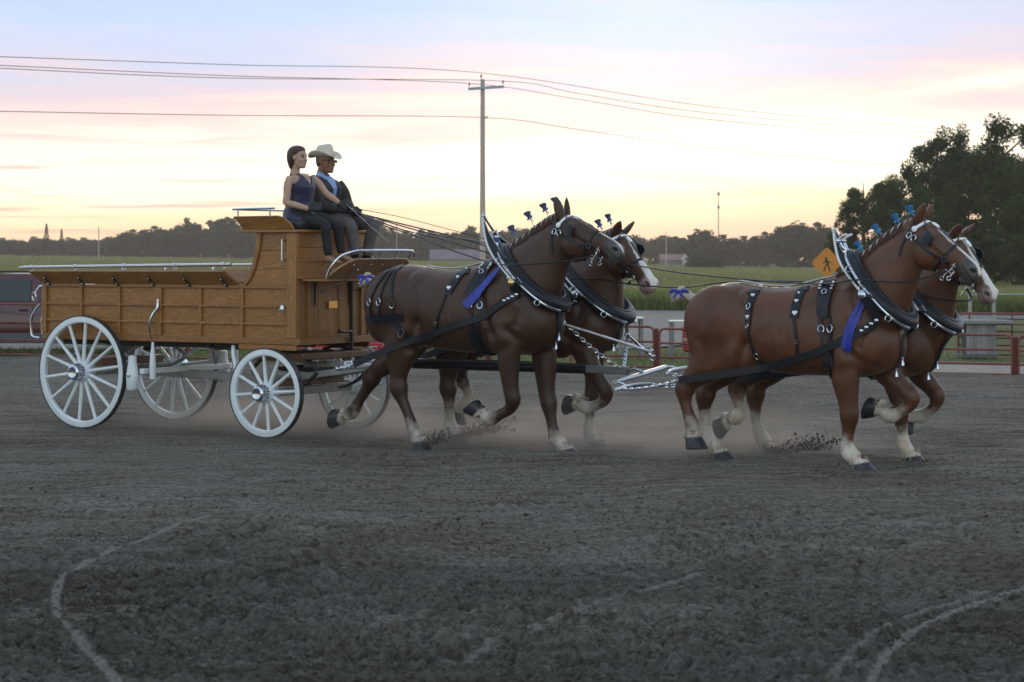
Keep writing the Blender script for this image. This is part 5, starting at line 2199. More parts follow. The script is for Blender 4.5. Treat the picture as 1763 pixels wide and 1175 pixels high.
    # running gear
    for sd in (-1, 1):
        wheel(T, -.01, sd * .77, .615, 14, sd, .30, .098)
        wheel(T, 2.52, sd * .77, .465, 12, sd, .15, .094)
    for uu, r in ((-.01, .615), (2.52, .465)):
        mb = MB()
        mb.beam((uu, -.72, r), (uu, .72, r), .085, .085)
        T.part('axle', mb, M_GREYWOOD, bevel=.01)
        mb = MB()
        mb.beam((uu, -.52, r + .10), (uu, .52, r + .10), .10, .09)
        T.part('bolster', mb, WALNUT, bevel=.01)
        for sd in (-1, 1):
            # elliptic spring
            for s2 in (-1, 1):
                mb = MB()
                pts = [Vector((uu + x, sd * .46, (r + .905) / 2 + s2 * (.012 + (.905 - r - .02) / 2 * (1 - (x / .42) ** 2)))) for x in np.linspace(-.42, .42, 13)]
                mb.ribbon(pts, [(0, 1, 0)] * 13, .05, .022)
                T.part('spring_leaf', mb, M_GREYWOOD if r > .5 else M_DARKIRON)
    mb = MB()
    mb.beam((.0, 0, .60), (2.5, 0, .55), .08, .09)
    T.part('reach', mb, M_GREYWOOD, bevel=.01)
    mb = MB()
    mb.ring((2.52, 0, .69), (0, 0, 1), .33, .024, n=32, m=8)
    T.part('turning_ring', mb, M_DARKIRON)
    mb = MB()
    mb.bb((2.20, -.58, .80), (2.86, .58, .875))
    T.part('front_bolster', mb, WALNUT, bevel=.012)
    for sd in (-1, 1):
        mb = MB()
        mb.beam((1.5, sd * .34, .90), (2.3, sd * .34, .93), .07, .06)
        T.part('body_beam', mb, M_DARKIRON)
        mb = MB()
        mb.beam((-.6, sd * .40, .925), (1.5, sd * .40, .925), .07, .06)
        T.part('body_beam', mb, M_DARKIRON)
        # brake: bell-shaped shoe bearing on the rear tyre, hung on a rod
        mb = MB()
        mb.loft([ell((.705, sd * .77, z), (a, 0, 0), (0, b, 0), n=14) for z, a, b in ((.44, .05, .05), (.46, .065, .06), (.58, .075, .06), (.63, .070, .055), (.74, .045, .045), (.80, .045, .045), (.81, .03, .03))])
        bs = T.part('brake_shoe', mb, M_WPAINT)
        mb = MB()
        mb.lathe([(.020, 0), (.020, .02), (.006, .024)], (.71, sd * .825, .60), (0, sd, 0), 10)
        T.part('bolt', mb, M_CHROME, bs)
        mb = MB()
        mb.loft([ell((.93, sd * .70, z), (a, 0, 0), (0, a, 0), n=12) for z, a in ((.56, .034), (.70, .036), (.80, .030), (.90, .018), (.955, .014))])
        T.part('brake_hanger', mb, M_WPAINT)
    mb = MB()
    mb.beam((.82, -.76, .64), (.82, .76, .64), .055, .06)
    T.part('brake_beam', mb, M_WPAINT, bevel=.008)
    # step hanger on the far side of the reach (white bent iron)
    for sd in (-1, 1):
        mb = MB()
        mb.tube(spline([(1.95, sd * .60, .93), (2.00, sd * .66, .84), (2.06, sd * .70, .72), (2.05, sd * .72, .60)], 4), .022, 8)
        T.part('step_hanger', mb, M_WPAINT)
    # pole, hounds, evener with two singletrees
    mb = MB()
    mb.beam((2.45, 0, .70), (3.62, 0, .765), .10, .10)
    T.part('hound', mb, M_GREYWOOD, bevel=.012)
    for sd in (-1, 1):
        mb = MB()
        mb.beam((2.5, sd * .30, .60), (3.45, sd * .05, .74), .06, .07)
        T.part('hound_brace', mb, M_GREYWOOD, bevel=.01)
    mb = MB()
    mb.tube([(3.55, 0, .772), (4.4, 0, .775), (5.2, 0, .775), (5.90, 0, .772)], [.052, .055, .055, .050], 14)
    po = T.part('pole', mb, M_LEATHER)
    mb = MB()
    mb.beam((5.88, 0, .772), (6.36, 0, .765), .07, .075)
    T.part('pole_tip', mb, M_GREYPOLE, po, bevel=.01)
    mb = MB()
    mb.beam((3.36, -.52, .775), (3.36, .52, .775), .075, .05)
    T.part('evener', mb, M_WPAINT, bevel=.012)
    for sd in (-1, 1):
        mb = MB()
        pts = spline([(3.50, sd * .52 - .33, .745), (3.47, sd * .52 - .15, .75), (3.44, sd * .52, .752), (3.47, sd * .52 + .15, .75), (3.50, sd * .52 + .33, .745)], 3)
        mb.tube(pts, [.018, .022, .026, .030, .032, .034, .034, .034, .032, .030, .026, .022, .018], 10)
        st = T.part('singletree', mb, M_WPAINT)
        for e in (-1, 1):
            mb = MB()
            mb.lathe([(.024, -.03), (.026, 0), (.022, .03), (.010, .04)], (3.50, sd * .52 + e * .33, .745), (0, e, 0), 10)
            T.part('end_cap', mb, M_CHROME, st)
        mb = MB()
        mb.tube([(3.36, sd * .52, .79), (3.42, sd * .52, .80), (3.45, sd * .52, .77)], .014, 8)
        T.part('clevis', mb, M_CHROME, st)
    return T


WAGON = build_wagon()


def chain(label, p0, p1, sag, link=.05, r=.0065, group=None, name='trace_chain'):
    p0, p1 = Vector(p0), Vector(p1)
    L = (p1 - p0).length
    n = max(3, int(L / (link * .72)))
    T = Thing(name, label, 'chain', (p0.x, p0.y, p0.z), group)
    mb = MB()
    for i in range(n):
        f = (i + .5) / n
        p = p0.lerp(p1, f) - Vector((0, 0, sag * 4 * f * (1 - f)))
        t = (p1 - p0).normalized()
        nn = Vector((0, 1, 0)) if i % 2 else Vector((0, 0, 1))
        nn = (nn - t * nn.dot(t)).normalized()
        mb.ring(p, nn, link / 2, r, n=10, m=5, sx=.55, up=t)
    T.part('links', mb, M_CHROME, kind='stuff')
    return T


def hitch_gear():
    names = {-1: 'near', 1: 'far'}
    for H, c0, nm in ((HNW, -.52, 'darkest wagon horse'), (HFW, .52, 'far wagon horse')):
        for sd in (-1, 1):
            e = H.trace_end[sd]
            chain('short chrome chain from the %s trace of the %s to the wagon' % (names[sd], nm), e, (3.50, c0 + sd * .33, .745), .015, .045)
    # leaders: evener on the pole tip with two singletrees
    M_BAR = mat('brushed_bar', (.40, .44, .48), .32, metal=1.0, var=.1)
    T = Thing('lead_evener', 'chrome evener bar with two singletrees hanging at the pole tip behind the leaders', 'evener', (6.45, 0, .72))
    mb = MB()
    mb.loft([ell((6.50 + .0 * v, v, .735 + .10 * v), (.045 - .02 * abs(v), 0, 0), (0, 0, .022), n=10) for v in np.linspace(-.50, .50, 9)])
    bar = T.part('evener_bar', mb, M_BAR)
    mb = MB()
    mb.tube([(6.36, 0, .765), (6.43, 0, .79), (6.52, 0, .76)], .015, 8)
    T.part('clevis', mb, M_STEEL, bar)
    for sd in (-1, 1):
        mb = MB()
        c = sd * .50
        zc = .70 + .06 * sd
        pts = spline([(6.70, c - .36, zc - .015), (6.66, c - .18, zc), (6.63, c, zc + .005), (6.66, c + .18, zc + .015), (6.70, c + .36, zc + .02)], 3)
        mb.tube(pts, [.010, .013, .016, .019, .021, .022, .023, .022, .021, .019, .016, .013, .010], 10)
        st = T.part('singletree', mb, M_BAR)
        mb = MB()
        mb.tube([(6.51, c * .98, .735 + .1 * c), (6.58, c, zc + .03), (6.64, c, zc)], .012, 8)
        T.part('link', mb, M_CHROME, st)
    for H, c0, nm in ((HNL, -.50, 'near lead horse'), (HFL, .50, 'far lead horse')):
        for sd in (-1, 1):
            e = H.trace_end[sd]
            zc = .70 + .06 * (-1 if c0 < 0 else 1)
            chain('chrome chain joining the %s trace of the %s to its singletree' % (names[sd], nm), e, (6.70, c0 + sd * .36, zc), .03, .05)
    # yoke rods from each wheeler's breast to the pole tip
    for H, sd, nm in ((HNW, -1, 'darkest wagon horse'), (HFW, 1, 'blazed wagon horse')):
        cb = Vector((H.S['collar'][1][0], H.v0, H.S['collar'][1][1]))
        p0 = cb + Vector((.02, -sd * .02, -.17))
        chain('chrome chain hanging from the collar of the %s to the pole tip' % nm, cb + Vector((0, 0, -.06)) + Vector((.03, -sd * .04, -.10)), (6.28, sd * .05, .80), .03, .055, name='pole_chain')
        mb = MB()
        e = Vector((6.62, sd * .02, .955 if sd < 0 else .90))
        mb.tube([p0, p0.lerp(e, .5), e], .0135, 10)
        T = Thing('yoke_rod', 'slim chrome yoke rod in front of the %s' % nm, 'rod', tuple(p0))
        rod = T.part('rod', mb, M_CHROME)
        for p in (p0, e):
            mb = MB()
            mb.ring(p, (0, 1, .2), .030, .006)
            T.part('end_ring', mb, M_CHROME, rod)
        mb = MB()
        q = p0 + Vector((0, 0, .02))
        mb.ribbon([cb + Vector((.02, 0, -.04)), q + Vector((-.01, 0, .07)), q], [(0, 1, 0)] * 3, .05, .012)
        T.part('pole_strap', mb, M_LEATHER)


hitch_gear()

# ------------------------------------------------------------------ people on the seat
M_SKIN = mat('skin', (.48, .30, .22), .55, var=.10, scale=30, spec=.35)
M_SKIN2 = mat('tanned_skin', (.27, .14, .085), .6, var=.12, scale=30, spec=.3)
M_LIP = mat('lips', (.30, .11, .09), .5)
M_HAIR = mat('brown_hair', (.060, .025, .014), .45, var=.4, scale=70, bump=.5, bscale=150)
M_GREYHAIR = mat('grey_hair', (.10, .085, .075), .6, var=.3, scale=70)
M_NAVY = mat('navy_satin', (.012, .016, .060), .42, var=.4, scale=9, bump=.5, bscale=14, sheen=.3)
M_BLACKCLOTH = mat('black_trousers', (.012, .012, .016), .8, var=.3, scale=12, bump=.5, bscale=18)
M_GREYCLOTH = mat('grey_trousers', (.120, .112, .112), .85, var=.25, scale=12, bump=.5, bscale=18)
M_JACKET = mat('dark_jacket', (.034, .028, .027), .75, var=.35, scale=10, bump=.6, bscale=14)
M_SHIRT = mat('light_blue_shirt', (.26, .40, .72), .7, var=.10, scale=12, bump=.3, bscale=20)
M_GLOVE = mat('black_glove', (.012, .012, .014), .5, var=.3, scale=30, bump=.4)
M_HAT = mat('cream_felt', (.66, .60, .50), .85, var=.06, scale=12, bump=.25, bscale=90)
M_SHOE = mat('tan_shoe', (.30, .19, .13), .6, var=.1)
M_DARKSHOE = mat('dark_shoe', (.02, .016, .013), .5)
M_PENDANT = mat('shell_pendant', (.55, .42, .35), .4)
M_LENS = mat('dark_glasses', (.01, .01, .01), .15)


def pv(x, y, v):
    u, z = UZ(x, y, v)
    return Vector((u, v, z))


def limb(mb, pts, rad, n=14, flat=1.0):
    P = spline([tuple(p) + (r,) for p, r in zip(pts, rad)], 5)
    mb.tube([Vector(p[:3]) for p in P], [p[3] for p in P], n, flat=flat)


def hand_shape(mb, wrist, grip, side, k=1.0):
    """palm and five curled fingers closed on a line; side: thumb side direction"""
    wrist, grip = Vector(wrist), Vector(grip)
    t = (grip - wrist).normalized()
    th = Vector(side).normalized()
    th = (th - t * th.dot(t)).normalized()
    pn = t.cross(th)
    if pn.z > 0:
        pn = -pn
    c = wrist.lerp(grip, .62)
    mb.loft([ell(wrist.lerp(grip, f), th * a * k, pn * b * k, n=12) for f, a, b in ((-.05, .024, .021), (.2, .031, .018), (.55, .041, .017), (.9, .042, .016), (1.02, .036, .012))])
    for i, (o, L) in enumerate(((.031, .068), (.011, .078), (-.010, .073), (-.030, .058))):
        b0 = grip + th * o * k - t * .004
        p = [b0, b0 + t * L * .42 * k + pn * .006, b0 + t * L * .52 * k + pn * .034 * k, b0 + t * L * .18 * k + pn * .046 * k]
        mb.tube([Vector(q) for q in spline(p, 3)], [.0098 * k] * 9 + [.008 * k], 8)
    b0 = wrist.lerp(grip, .35) + th * .030 * k
    p = [b0, b0 + t * .028 * k + th * .018 * k + pn * .012, b0 + t * .052 * k + th * .008 * k + pn * .030 * k]
    mb.tube([Vector(q) for q in spline(p, 3)], [.013 * k] * 4 + [.0105 * k] * 3, 8)


def head_shape(mb, c, fwd, up, k=1.0):
    """c centre of the head, 1/2 height .115*k"""
    f = Vector(fwd).normalized()
    up = Vector(up).normalized()
    r = up.cross(f).normalized()
    m = Matrix((f, r, up)).transposed()
    Q = lambda a, b, d: c + f * (a * k) + r * (b * k) + up * (d * k)
    # skull, face and jaw as one stack of sections
    prof = [(-.118, .050, .020, .022), (-.108, .048, .036, .036), (-.085, .036, .060, .050), (-.055, .022, .072, .060), (-.02, .012, .084, .067), (.02, .002, .094, .073), (.055, -.004, .096, .074), (.085, -.006, .084, .066), (.105, -.006, .060, .048), (.118, -.006, .022, .02)]
    mb.loft([ell(Q(o, 0, z), r * (w * k), f * (d * k), n=22) for z, o, d, w in [(p[0], p[1], p[2], p[3]) for p in prof]])
    # nose, brow, lips, chin, ears
    mb.loft([ell(Q(a, 0, z), r * (w * k), f * (d * k), n=8) for z, a, d, w in ((.030, .086, .008, .008), (.005, .098, .010, .010), (-.018, .108, .012, .013), (-.030, .102, .012, .017), (-.036, .090, .008, .010))])
    mb.tube([Q(.082, -.045, .030), Q(.094, -.02, .034), Q(.094, .02, .034), Q(.082, .045, .030)], .008 * k, 8)
    mb.ball(Q(.090, 0, -.056), (.012 * k, .024 * k, .007 * k), 8, m)
    mb.ball(Q(.088, 0, -.070), (.012 * k, .021 * k, .007 * k), 8, m)
    mb.ball(Q(.080, 0, -.100), (.018 * k, .024 * k, .016 * k), 8, m)
    for s in (-1, 1):
        mb.ball(Q(-.002, s * .076, -.002), (.019 * k, .008 * k, .032 * k), 8, m)
        mb.ball(Q(.068, s * .042, -.030), (.022 * k, .022 * k, .026 * k), 8, m)
    return Q, m


def woman():
    fwd = Vector((1, .06, -.03))
    hc = pv(513, 271.5, -.27)
    nk = pv(510, 296, -.27)
    shn, shf = pv(497, 305, -.44), pv(540, 307, -.10)
    eln, wrn, hdn = pv(493, 349, -.50), pv(531, 360, -.42), pv(546, 357, -.36)
    elf, wrf, hdf = pv(562, 334, -.06), pv(584, 350, -.02), pv(596, 355, .0)
    hip = Vector(((shn.x + shf.x) / 2 - .03, -.27, 2.32))
    ch = Vector(((shn.x + shf.x) / 2, -.27, 2.62))
    hn_, hf_ = hip + Vector((.02, -.10, -.01)), hip + Vector((.02, .10, -.01))
    kn, kf = pv(559, 389, -.37), pv(581, 392, -.17)
    an, af = pv(566, 440, -.36), pv(588, 436, -.17)
    T = Thing('person', 'woman in a sleeveless navy top and black trousers on the wagon seat, holding reins', 'person', (hip.x, -.27, 2.25), 'driver and passenger on the wagon seat')
    mb = MB()
    Q, m = head_shape(mb, hc, fwd, (0, 0, 1), .97)
    mb.tube([hc + Vector((-.01, 0, -.06)), nk + Vector((-.01, 0, .03)), nk + Vector((-.02, 0, -.04))], [.050, .046, .058], 14)
    mb.loft([ell((x, -.27, z), (0, w, 0), (d, 0, 0), n=20) for x, z, w, d in ((ch.x - .015, nk.z - .02, .07, .06), (ch.x - .005, nk.z - .055, .160, .085), (ch.x, 2.62, .150, .105), (ch.x + .0, 2.52, .130, .095), (hip.x + .01, 2.42, .145, .105), (hip.x, 2.33, .175, .13), (hip.x, 2.26, .17, .13))])
    limb(mb, [shn + Vector((0, .03, -.01)), shn.lerp(eln, .35), shn.lerp(eln, .75), eln, eln.lerp(wrn, .4), wrn], [.046, .045, .038, .036, .037, .025])
    limb(mb, [shf + Vector((0, -.03, -.01)), shf.lerp(elf, .35), shf.lerp(elf, .75), elf, elf.lerp(wrf, .4), wrf], [.052, .046, .039, .037, .037, .025])
    for a, b, c in ((hn_, kn, an), (hf_, kf, af)):
        limb(mb, [a, a.lerp(b, .5), b, b.lerp(c, .4), c], [.078, .062, .042, .036, .030])
    hand_shape(mb, wrn, hdn, (0, .3, 1))
    hand_shape(mb, wrf, hdf, (0, .3, 1))
    me = remeshed(mb, .0075, 3)
    T_mesh(T, 'body', me, M_SKIN)
    for s in (-1, 1):
        T.part('eye', MB().ball(Q(.084, s * .034, .008), (.011, .015, .008), 6, m), mat('eye_dark', (.03, .02, .015), .3))
    T.part('mouth', MB().ball(Q(.099, 0, -.062), (.005, .022, .007), 6, m), M_LIP)
    for s in (-1, 1):
        T.part('eyebrow', MB().tube([Q(.090, s * .018, .030), Q(.092, s * .034, .034), Q(.080, s * .052, .028)], .004, 6), M_HAIR)
    # hair drawn back to the nape
    mb = MB()
    H_ = []
    for z, o, d, w in ((-.135, -.062, .022, .040), (-.10, -.062, .042, .060), (-.05, -.056, .062, .076), (-.01, -.048, .078, .084), (.03, -.034, .092, .087), (.065, -.020, .100, .085), (.095, -.010, .092, .072), (.118, -.006, .064, .050), (.130, -.006, .022, .018)):
        H_.append(ell(Q(o, 0, z), m @ Vector((0, w, 0)), m @ Vector((d, 0, 0)), n=20))
    mb.loft(H_)
    T_mesh(T, 'hair', remeshed(mb, .008, 3), M_HAIR)
    # sleeveless top with V neck, hem flaring over the hips
    mb = MB()
    mb.loft([ell((x, -.27, z), (0, w, 0), (d, 0, 0), n=28) for x, z, w, d in ((ch.x - .015, nk.z - .012, .080, .068), (ch.x - .005, nk.z - .050, .172, .098), (ch.x + .002, 2.66, .172, .118), (ch.x + .010, 2.60, .166, .130), (ch.x + .006, 2.52, .150, .116), (hip.x + .01, 2.43, .158, .124), (hip.x + .005, 2.34, .198, .155), (hip.x + .05, 2.28, .222, .205), (hip.x + .07, 2.245, .224, .222))])
    bmh = remeshed(mb, .009, 3)
    bm = bmesh.new()
    bm.from_mesh(bmh)
    kill = []
    for f in bm.faces:
        c = f.calc_center_median()
        dy = abs(c.y + .27)
        if c.z > 2.635 and dy > .112 + .05 * max(0, (2.70 - c.z) / .065):
            kill.append(f)
        elif c.x > ch.x - .02 and c.z > 2.63 and dy < .018 + .060 * (c.z - 2.63) / .10:
            kill.append(f)
        elif c.z > nk.z - .022:
            kill.append(f)
    bmesh.ops.delete(bm, geom=kill, context='FACES')
    bm.to_mesh(bmh)
    bm.free()
    T_mesh(T, 'blouse', bmh, M_NAVY)
    T.part('pendant', MB().ball(Vector((ch.x + .128, -.29, 2.655)), (.006, .014, .022), 6), M_PENDANT)
    mb = MB()
    for a, b, c in ((hn_, kn, an), (hf_, kf, af)):
        limb(mb, [a, a.lerp(b, .5), b + Vector((0, 0, .005)), b.lerp(c, .4), c], [.098, .082, .058, .052, .042])
    T_mesh(T, 'trousers', remeshed(mb, .010, 4), M_BLACKCLOTH)
    for nm, w, h in (('glove', wrn, hdn), ('glove', wrf, hdf)):
        mb = MB()
        hand_shape(mb, w, h, (0, .3, 1), 1.16)
        T_mesh(T, nm, remeshed(mb, .006, 2), M_GLOVE)
    for a in (an, af):
        mb = MB()
        mb.loft([ell(a + Vector((x, 0, z)), (0, w, 0), (0, 0, h), n=12) for x, z, w, h in ((-.04, -.03, .028, .035), (.0, -.03, .034, .045), (.06, -.055, .038, .030), (.12, -.068, .036, .020), (.155, -.072, .018, .012))])
        T.part('shoe', mb, M_SHOE)
    return hdn, hdf


def T_mesh(T, name, me, m_, parent=None):
    """mesh given in team coordinates -> part of T"""
    n = len(me.vertices)
    co = np.empty(n * 3, np.float32)
    me.vertices.foreach_get('co', co)
    co = co.reshape(-1, 3) - np.array(T.o, np.float32)[None]
    me.vertices.foreach_set('co', co.ravel())
    me.name = name
    me.materials.append(m_)
    me.update()
    return T.part(name, me, None, parent)


def man():
    fwd = Vector((1, -.06, -.06))
    v = .28
    hc = pv(560, 278, v)
    nk = pv(556, 302, v)
    shn, shf = pv(536, 309, v - .20), pv(584, 318, v + .21)
    eln, wrn, hdn = pv(550, 352, .03), pv(578, 362, .10), pv(596, 360, .13)
    elf, wrf, hdf = pv(597, 350, .52), pv(606, 366, .36), pv(612, 366, .28)
    cx = (shn.x + shf.x) / 2
    hip = Vector((cx - .06, v, 2.33))
    hn_, hf_ = hip + Vector((.02, -.11, -.02)), hip + Vector((.02, .11, -.02))
    kn, kf = pv(602, 388, .14), pv(641, 388, .42)
    an, af = pv(613, 440, .14), pv(632, 440, .42)
    T = Thing('person', 'man in a cream cowboy hat and dark jacket over blue shirt on wagon seat', 'person', (hip.x, v, 2.25), 'driver and passenger on the wagon seat')
    mb = MB()
    Q, m = head_shape(mb, hc, fwd, (-.02, 0, 1), 1.06)
    mb.tube([hc + Vector((-.015, 0, -.06)), nk + Vector((-.01, 0, .02)), nk + Vector((-.02, 0, -.05))], [.060, .058, .068], 14)
    mb.loft([ell((x, v, z), (0, w, 0), (d, 0, 0), n=20) for x, z, w, d in ((cx - .02, nk.z - .02, .08, .07), (cx - .01, nk.z - .07, .19, .10), (cx, 2.60, .19, .125), (hip.x + .03, 2.45, .175, .13), (hip.x, 2.33, .185, .14), (hip.x, 2.26, .18, .14))])
    for sh, el, wr in ((shn, eln, wrn), (shf, elf, wrf)):
        limb(mb, [sh, sh.lerp(el, .5), el, el.lerp(wr, .5), wr], [.055, .05, .045, .042, .03])
    for a, b, c in ((hn_, kn, an), (hf_, kf, af)):
        limb(mb, [a, a.lerp(b, .5), b, b.lerp(c, .4), c], [.095, .085, .062, .06, .042])
    hand_shape(mb, wrn, hdn, (0, .3, 1), 1.05)
    hand_shape(mb, wrf, hdf, (0, .3, 1), 1.05)
    T_mesh(T, 'body', remeshed(mb, .0075, 3), M_SKIN2)
    T.part('mouth', MB().ball(Q(.098, 0, -.062), (.005, .022, .005), 6, m), M_LIP)
    for s in (-1, 1):
        T.part('eye', MB().ball(Q(.084, s * .034, .008), (.011, .015, .008), 6, m), mat('eye_dark', (.03, .02, .015), .3))
    mb = MB()
    mb.loft([ell(Q(o, 0, z), m @ Vector((0, w, 0)), m @ Vector((d, 0, 0)), n=18) for z, o, d, w in ((-.06, -.055, .030, .058), (-.02, -.045, .054, .076), (.03, -.03, .076, .082), (.06, -.02, .085, .080), (.07, -.02, .07, .07))])
    T_mesh(T, 'hair', remeshed(mb, .008, 2), M_GREYHAIR)
    # glasses
    gl = T.part('glasses', MB().tube([Q(.0, -.082, .012), Q(.09, -.072, .012), Q(.108, -.03, .010), Q(.112, 0, .014), Q(.108, .03, .010), Q(.09, .072, .012), Q(.0, .082, .012)], .0035, 6), M_LENS)
    for s in (-1, 1):
        T.part('lens', MB().loft([ell(Q(.106 + o, s * .036, .002), m @ Vector((-.010 * s * 0, .026, 0)), m @ Vector((0, 0, .018)), n=12) for o in (-.003, .003)]), M_LENS, gl)
    # hat: dished brim turned up at the sides, creased crown
    mb = MB()
    hb = Q(-.004, 0, .052)
    f_, r_, u_ = m @ Vector((1, 0, 0)), m @ Vector((0, 1, 0)), m @ Vector((0, 0, 1))
    n = 36
    rings = []
    for rad, kk in ((.80, 0), (1.0, 0), (1.25, .25), (1.55, .65), (1.78, 1.0)):
        for_top = []
        for j in range(n):
            t = 2 * math.pi * j / n
            a, b = math.cos(t), math.sin(t)
            lift = .058 * kk * abs(b) ** 2.2 - .022 * kk * abs(a) ** 2
            for_top.append(hb + f_ * (a * .108 * rad * (1 + .06 * kk)) + r_ * (b * .086 * rad * (1 - .05 * kk)) + u_ * lift)
        rings.append(for_top)
    under = [[p - u_ * .006 for p in r0] for r0 in reversed(rings)]
    mb.loft(rings + under, closed=True)
    hat = T.part('hat', mb, M_HAT, smooth=60)
    mb = MB()
    rg = []
    for z, a_, b_ in ((-.004, .108, .088), (.03, .106, .085), (.07, .100, .078), (.10, .092, .070), (.118, .078, .056)):
        rg.append([hb + f_ * (math.cos(2 * math.pi * j / n) * a_) + r_ * (math.sin(2 * math.pi * j / n) * b_) + u_ * (z + .012 * math.cos(2 * math.pi * j / n) * (z / .118)) for j in range(n)])
    for z, s_ in ((.120, .66), (.106, .35), (.100, .05)):
        rg.append([hb + f_ * (math.cos(2 * math.pi * j / n) * .078 * s_) + r_ * (math.sin(2 * math.pi * j / n) * .056 * s_) + u_ * (z + .012 * math.cos(2 * math.pi * j / n)) for j in range(n)])
    mb.loft(rg)
    T.part('hat_crown', mb, M_HAT, hat, smooth=60)
    mb = MB()
    mb.loft([[hb + f_ * (math.cos(2 * math.pi * j / n) * .1095) + r_ * (math.sin(2 * math.pi * j / n) * .0892) + u_ * z for j in range(n)] for z in (.002, .018)])
    T.part('hat_band', mb, mat('hat_band', (.45, .40, .33), .7), hat)
    # shirt with collar, jacket open over it
    mb = MB()
    mb.loft([ell((x, v, z), (0, w, 0), (d, 0, 0), n=20) for x, z, w, d in ((cx - .01, nk.z - .012, .076, .074), (cx - .005, nk.z - .06, .150, .108), (cx + .004, 2.60, .160, .137), (hip.x + .03, 2.45, .16, .142), (hip.x + .0, 2.34, .17, .148))])
    sh_ = T_mesh(T, 'shirt', remeshed(mb, .010, 3), M_SHIRT)
    for s in (-1, 1):
        mb = MB()
        c0 = nk + Vector((.0, 0, .0))
        mb.ribbon([c0 + Vector((-.065, s * .02, .025)), c0 + Vector((-.02, s * .068, .018)), c0 + Vector((.045, s * .062, -.012)), c0 + Vector((.085, s * .040, -.055))], [(.2, s * .5, -.9)] * 4, [.045, .048, .052, .030], .006)
        T.part('shirt_collar', mb, M_SHIRT, sh_)
    mb = MB()
    mb.loft([ell((x, v, z), (0, w, 0), (d, 0, 0), n=24) for x, z, w, d in ((cx - .035, nk.z - .015, .095, .075), (cx - .015, nk.z - .06, .200, .116), (cx + .002, 2.60, .218, .160), (hip.x + .03, 2.45, .208, .168), (hip.x + .01, 2.33, .225, .170), (hip.x, 2.26, .23, .17))])
    for sh, el, wr in ((shn, eln, wrn), (shf, elf, wrf)):
        limb(mb, [sh + Vector((-.01, (v - sh.y) * .18, .0)), sh.lerp(el, .45), el, el.lerp(wr, .5), wr], [.080, .076, .066, .060, .048])
    jm = remeshed(mb, .010, 4)
    # cut the open front so that the shirt shows in a V
    bm = bmesh.new()
    bm.from_mesh(jm)
    kill = [f for f in bm.faces if (lambda c: c.x > cx + .03 and abs(c.y - v + .01) < .012 + .065 * max(0, min(1, (c.z - 2.40) / .34)) and c.z > 2.40 and c.z < nk.z + .02)(f.calc_center_median())]
    bmesh.ops.delete(bm, geom=kill, context='FACES')
    bm.to_mesh(jm)
    bm.free()
    jk = T_mesh(T, 'jacket', jm, M_JACKET)
    mb = MB()
    for a, b, c in ((hn_, kn, an), (hf_, kf, af)):
        limb(mb, [a, a.lerp(b, .5), b + Vector((0, 0, .005)), b.lerp(c, .4), c], [.104, .092, .070, .064, .055])
    T_mesh(T, 'trousers', remeshed(mb, .010, 4), M_GREYCLOTH)
    for w, h in ((wrn, hdn), (wrf, hdf)):
        mb = MB()
        hand_shape(mb, w, h, (0, .3, 1), 1.2)
        T_mesh(T, 'glove', remeshed(mb, .006, 2), M_GLOVE)
    for a in (an, af):
        mb = MB()
        mb.loft([ell(a + Vector((x, 0, z)), (0, w, 0), (0, 0, h), n=12) for x, z, w, h in ((-.06, -.04, .034, .04), (.0, -.04, .042, .055), (.08, -.065, .046, .036), (.16, -.078, .042, .024), (.20, -.082, .02, .014))])
        T.part('shoe', mb, M_DARKSHOE)
    return hdn, hdf


HW = woman()
HM = man()


def driving_line(label, pts, r=.0125):
    P = [Vector(p) for p in spline([tuple(p) for p in pts], 8)]
    mb = MB()
    mb.tube(P, r, 6, flat=.55)
    o = solo('driving_line', mb, M_LEATHER, label, 'rein', tuple(P[0]), 'leather driving lines')
    return o


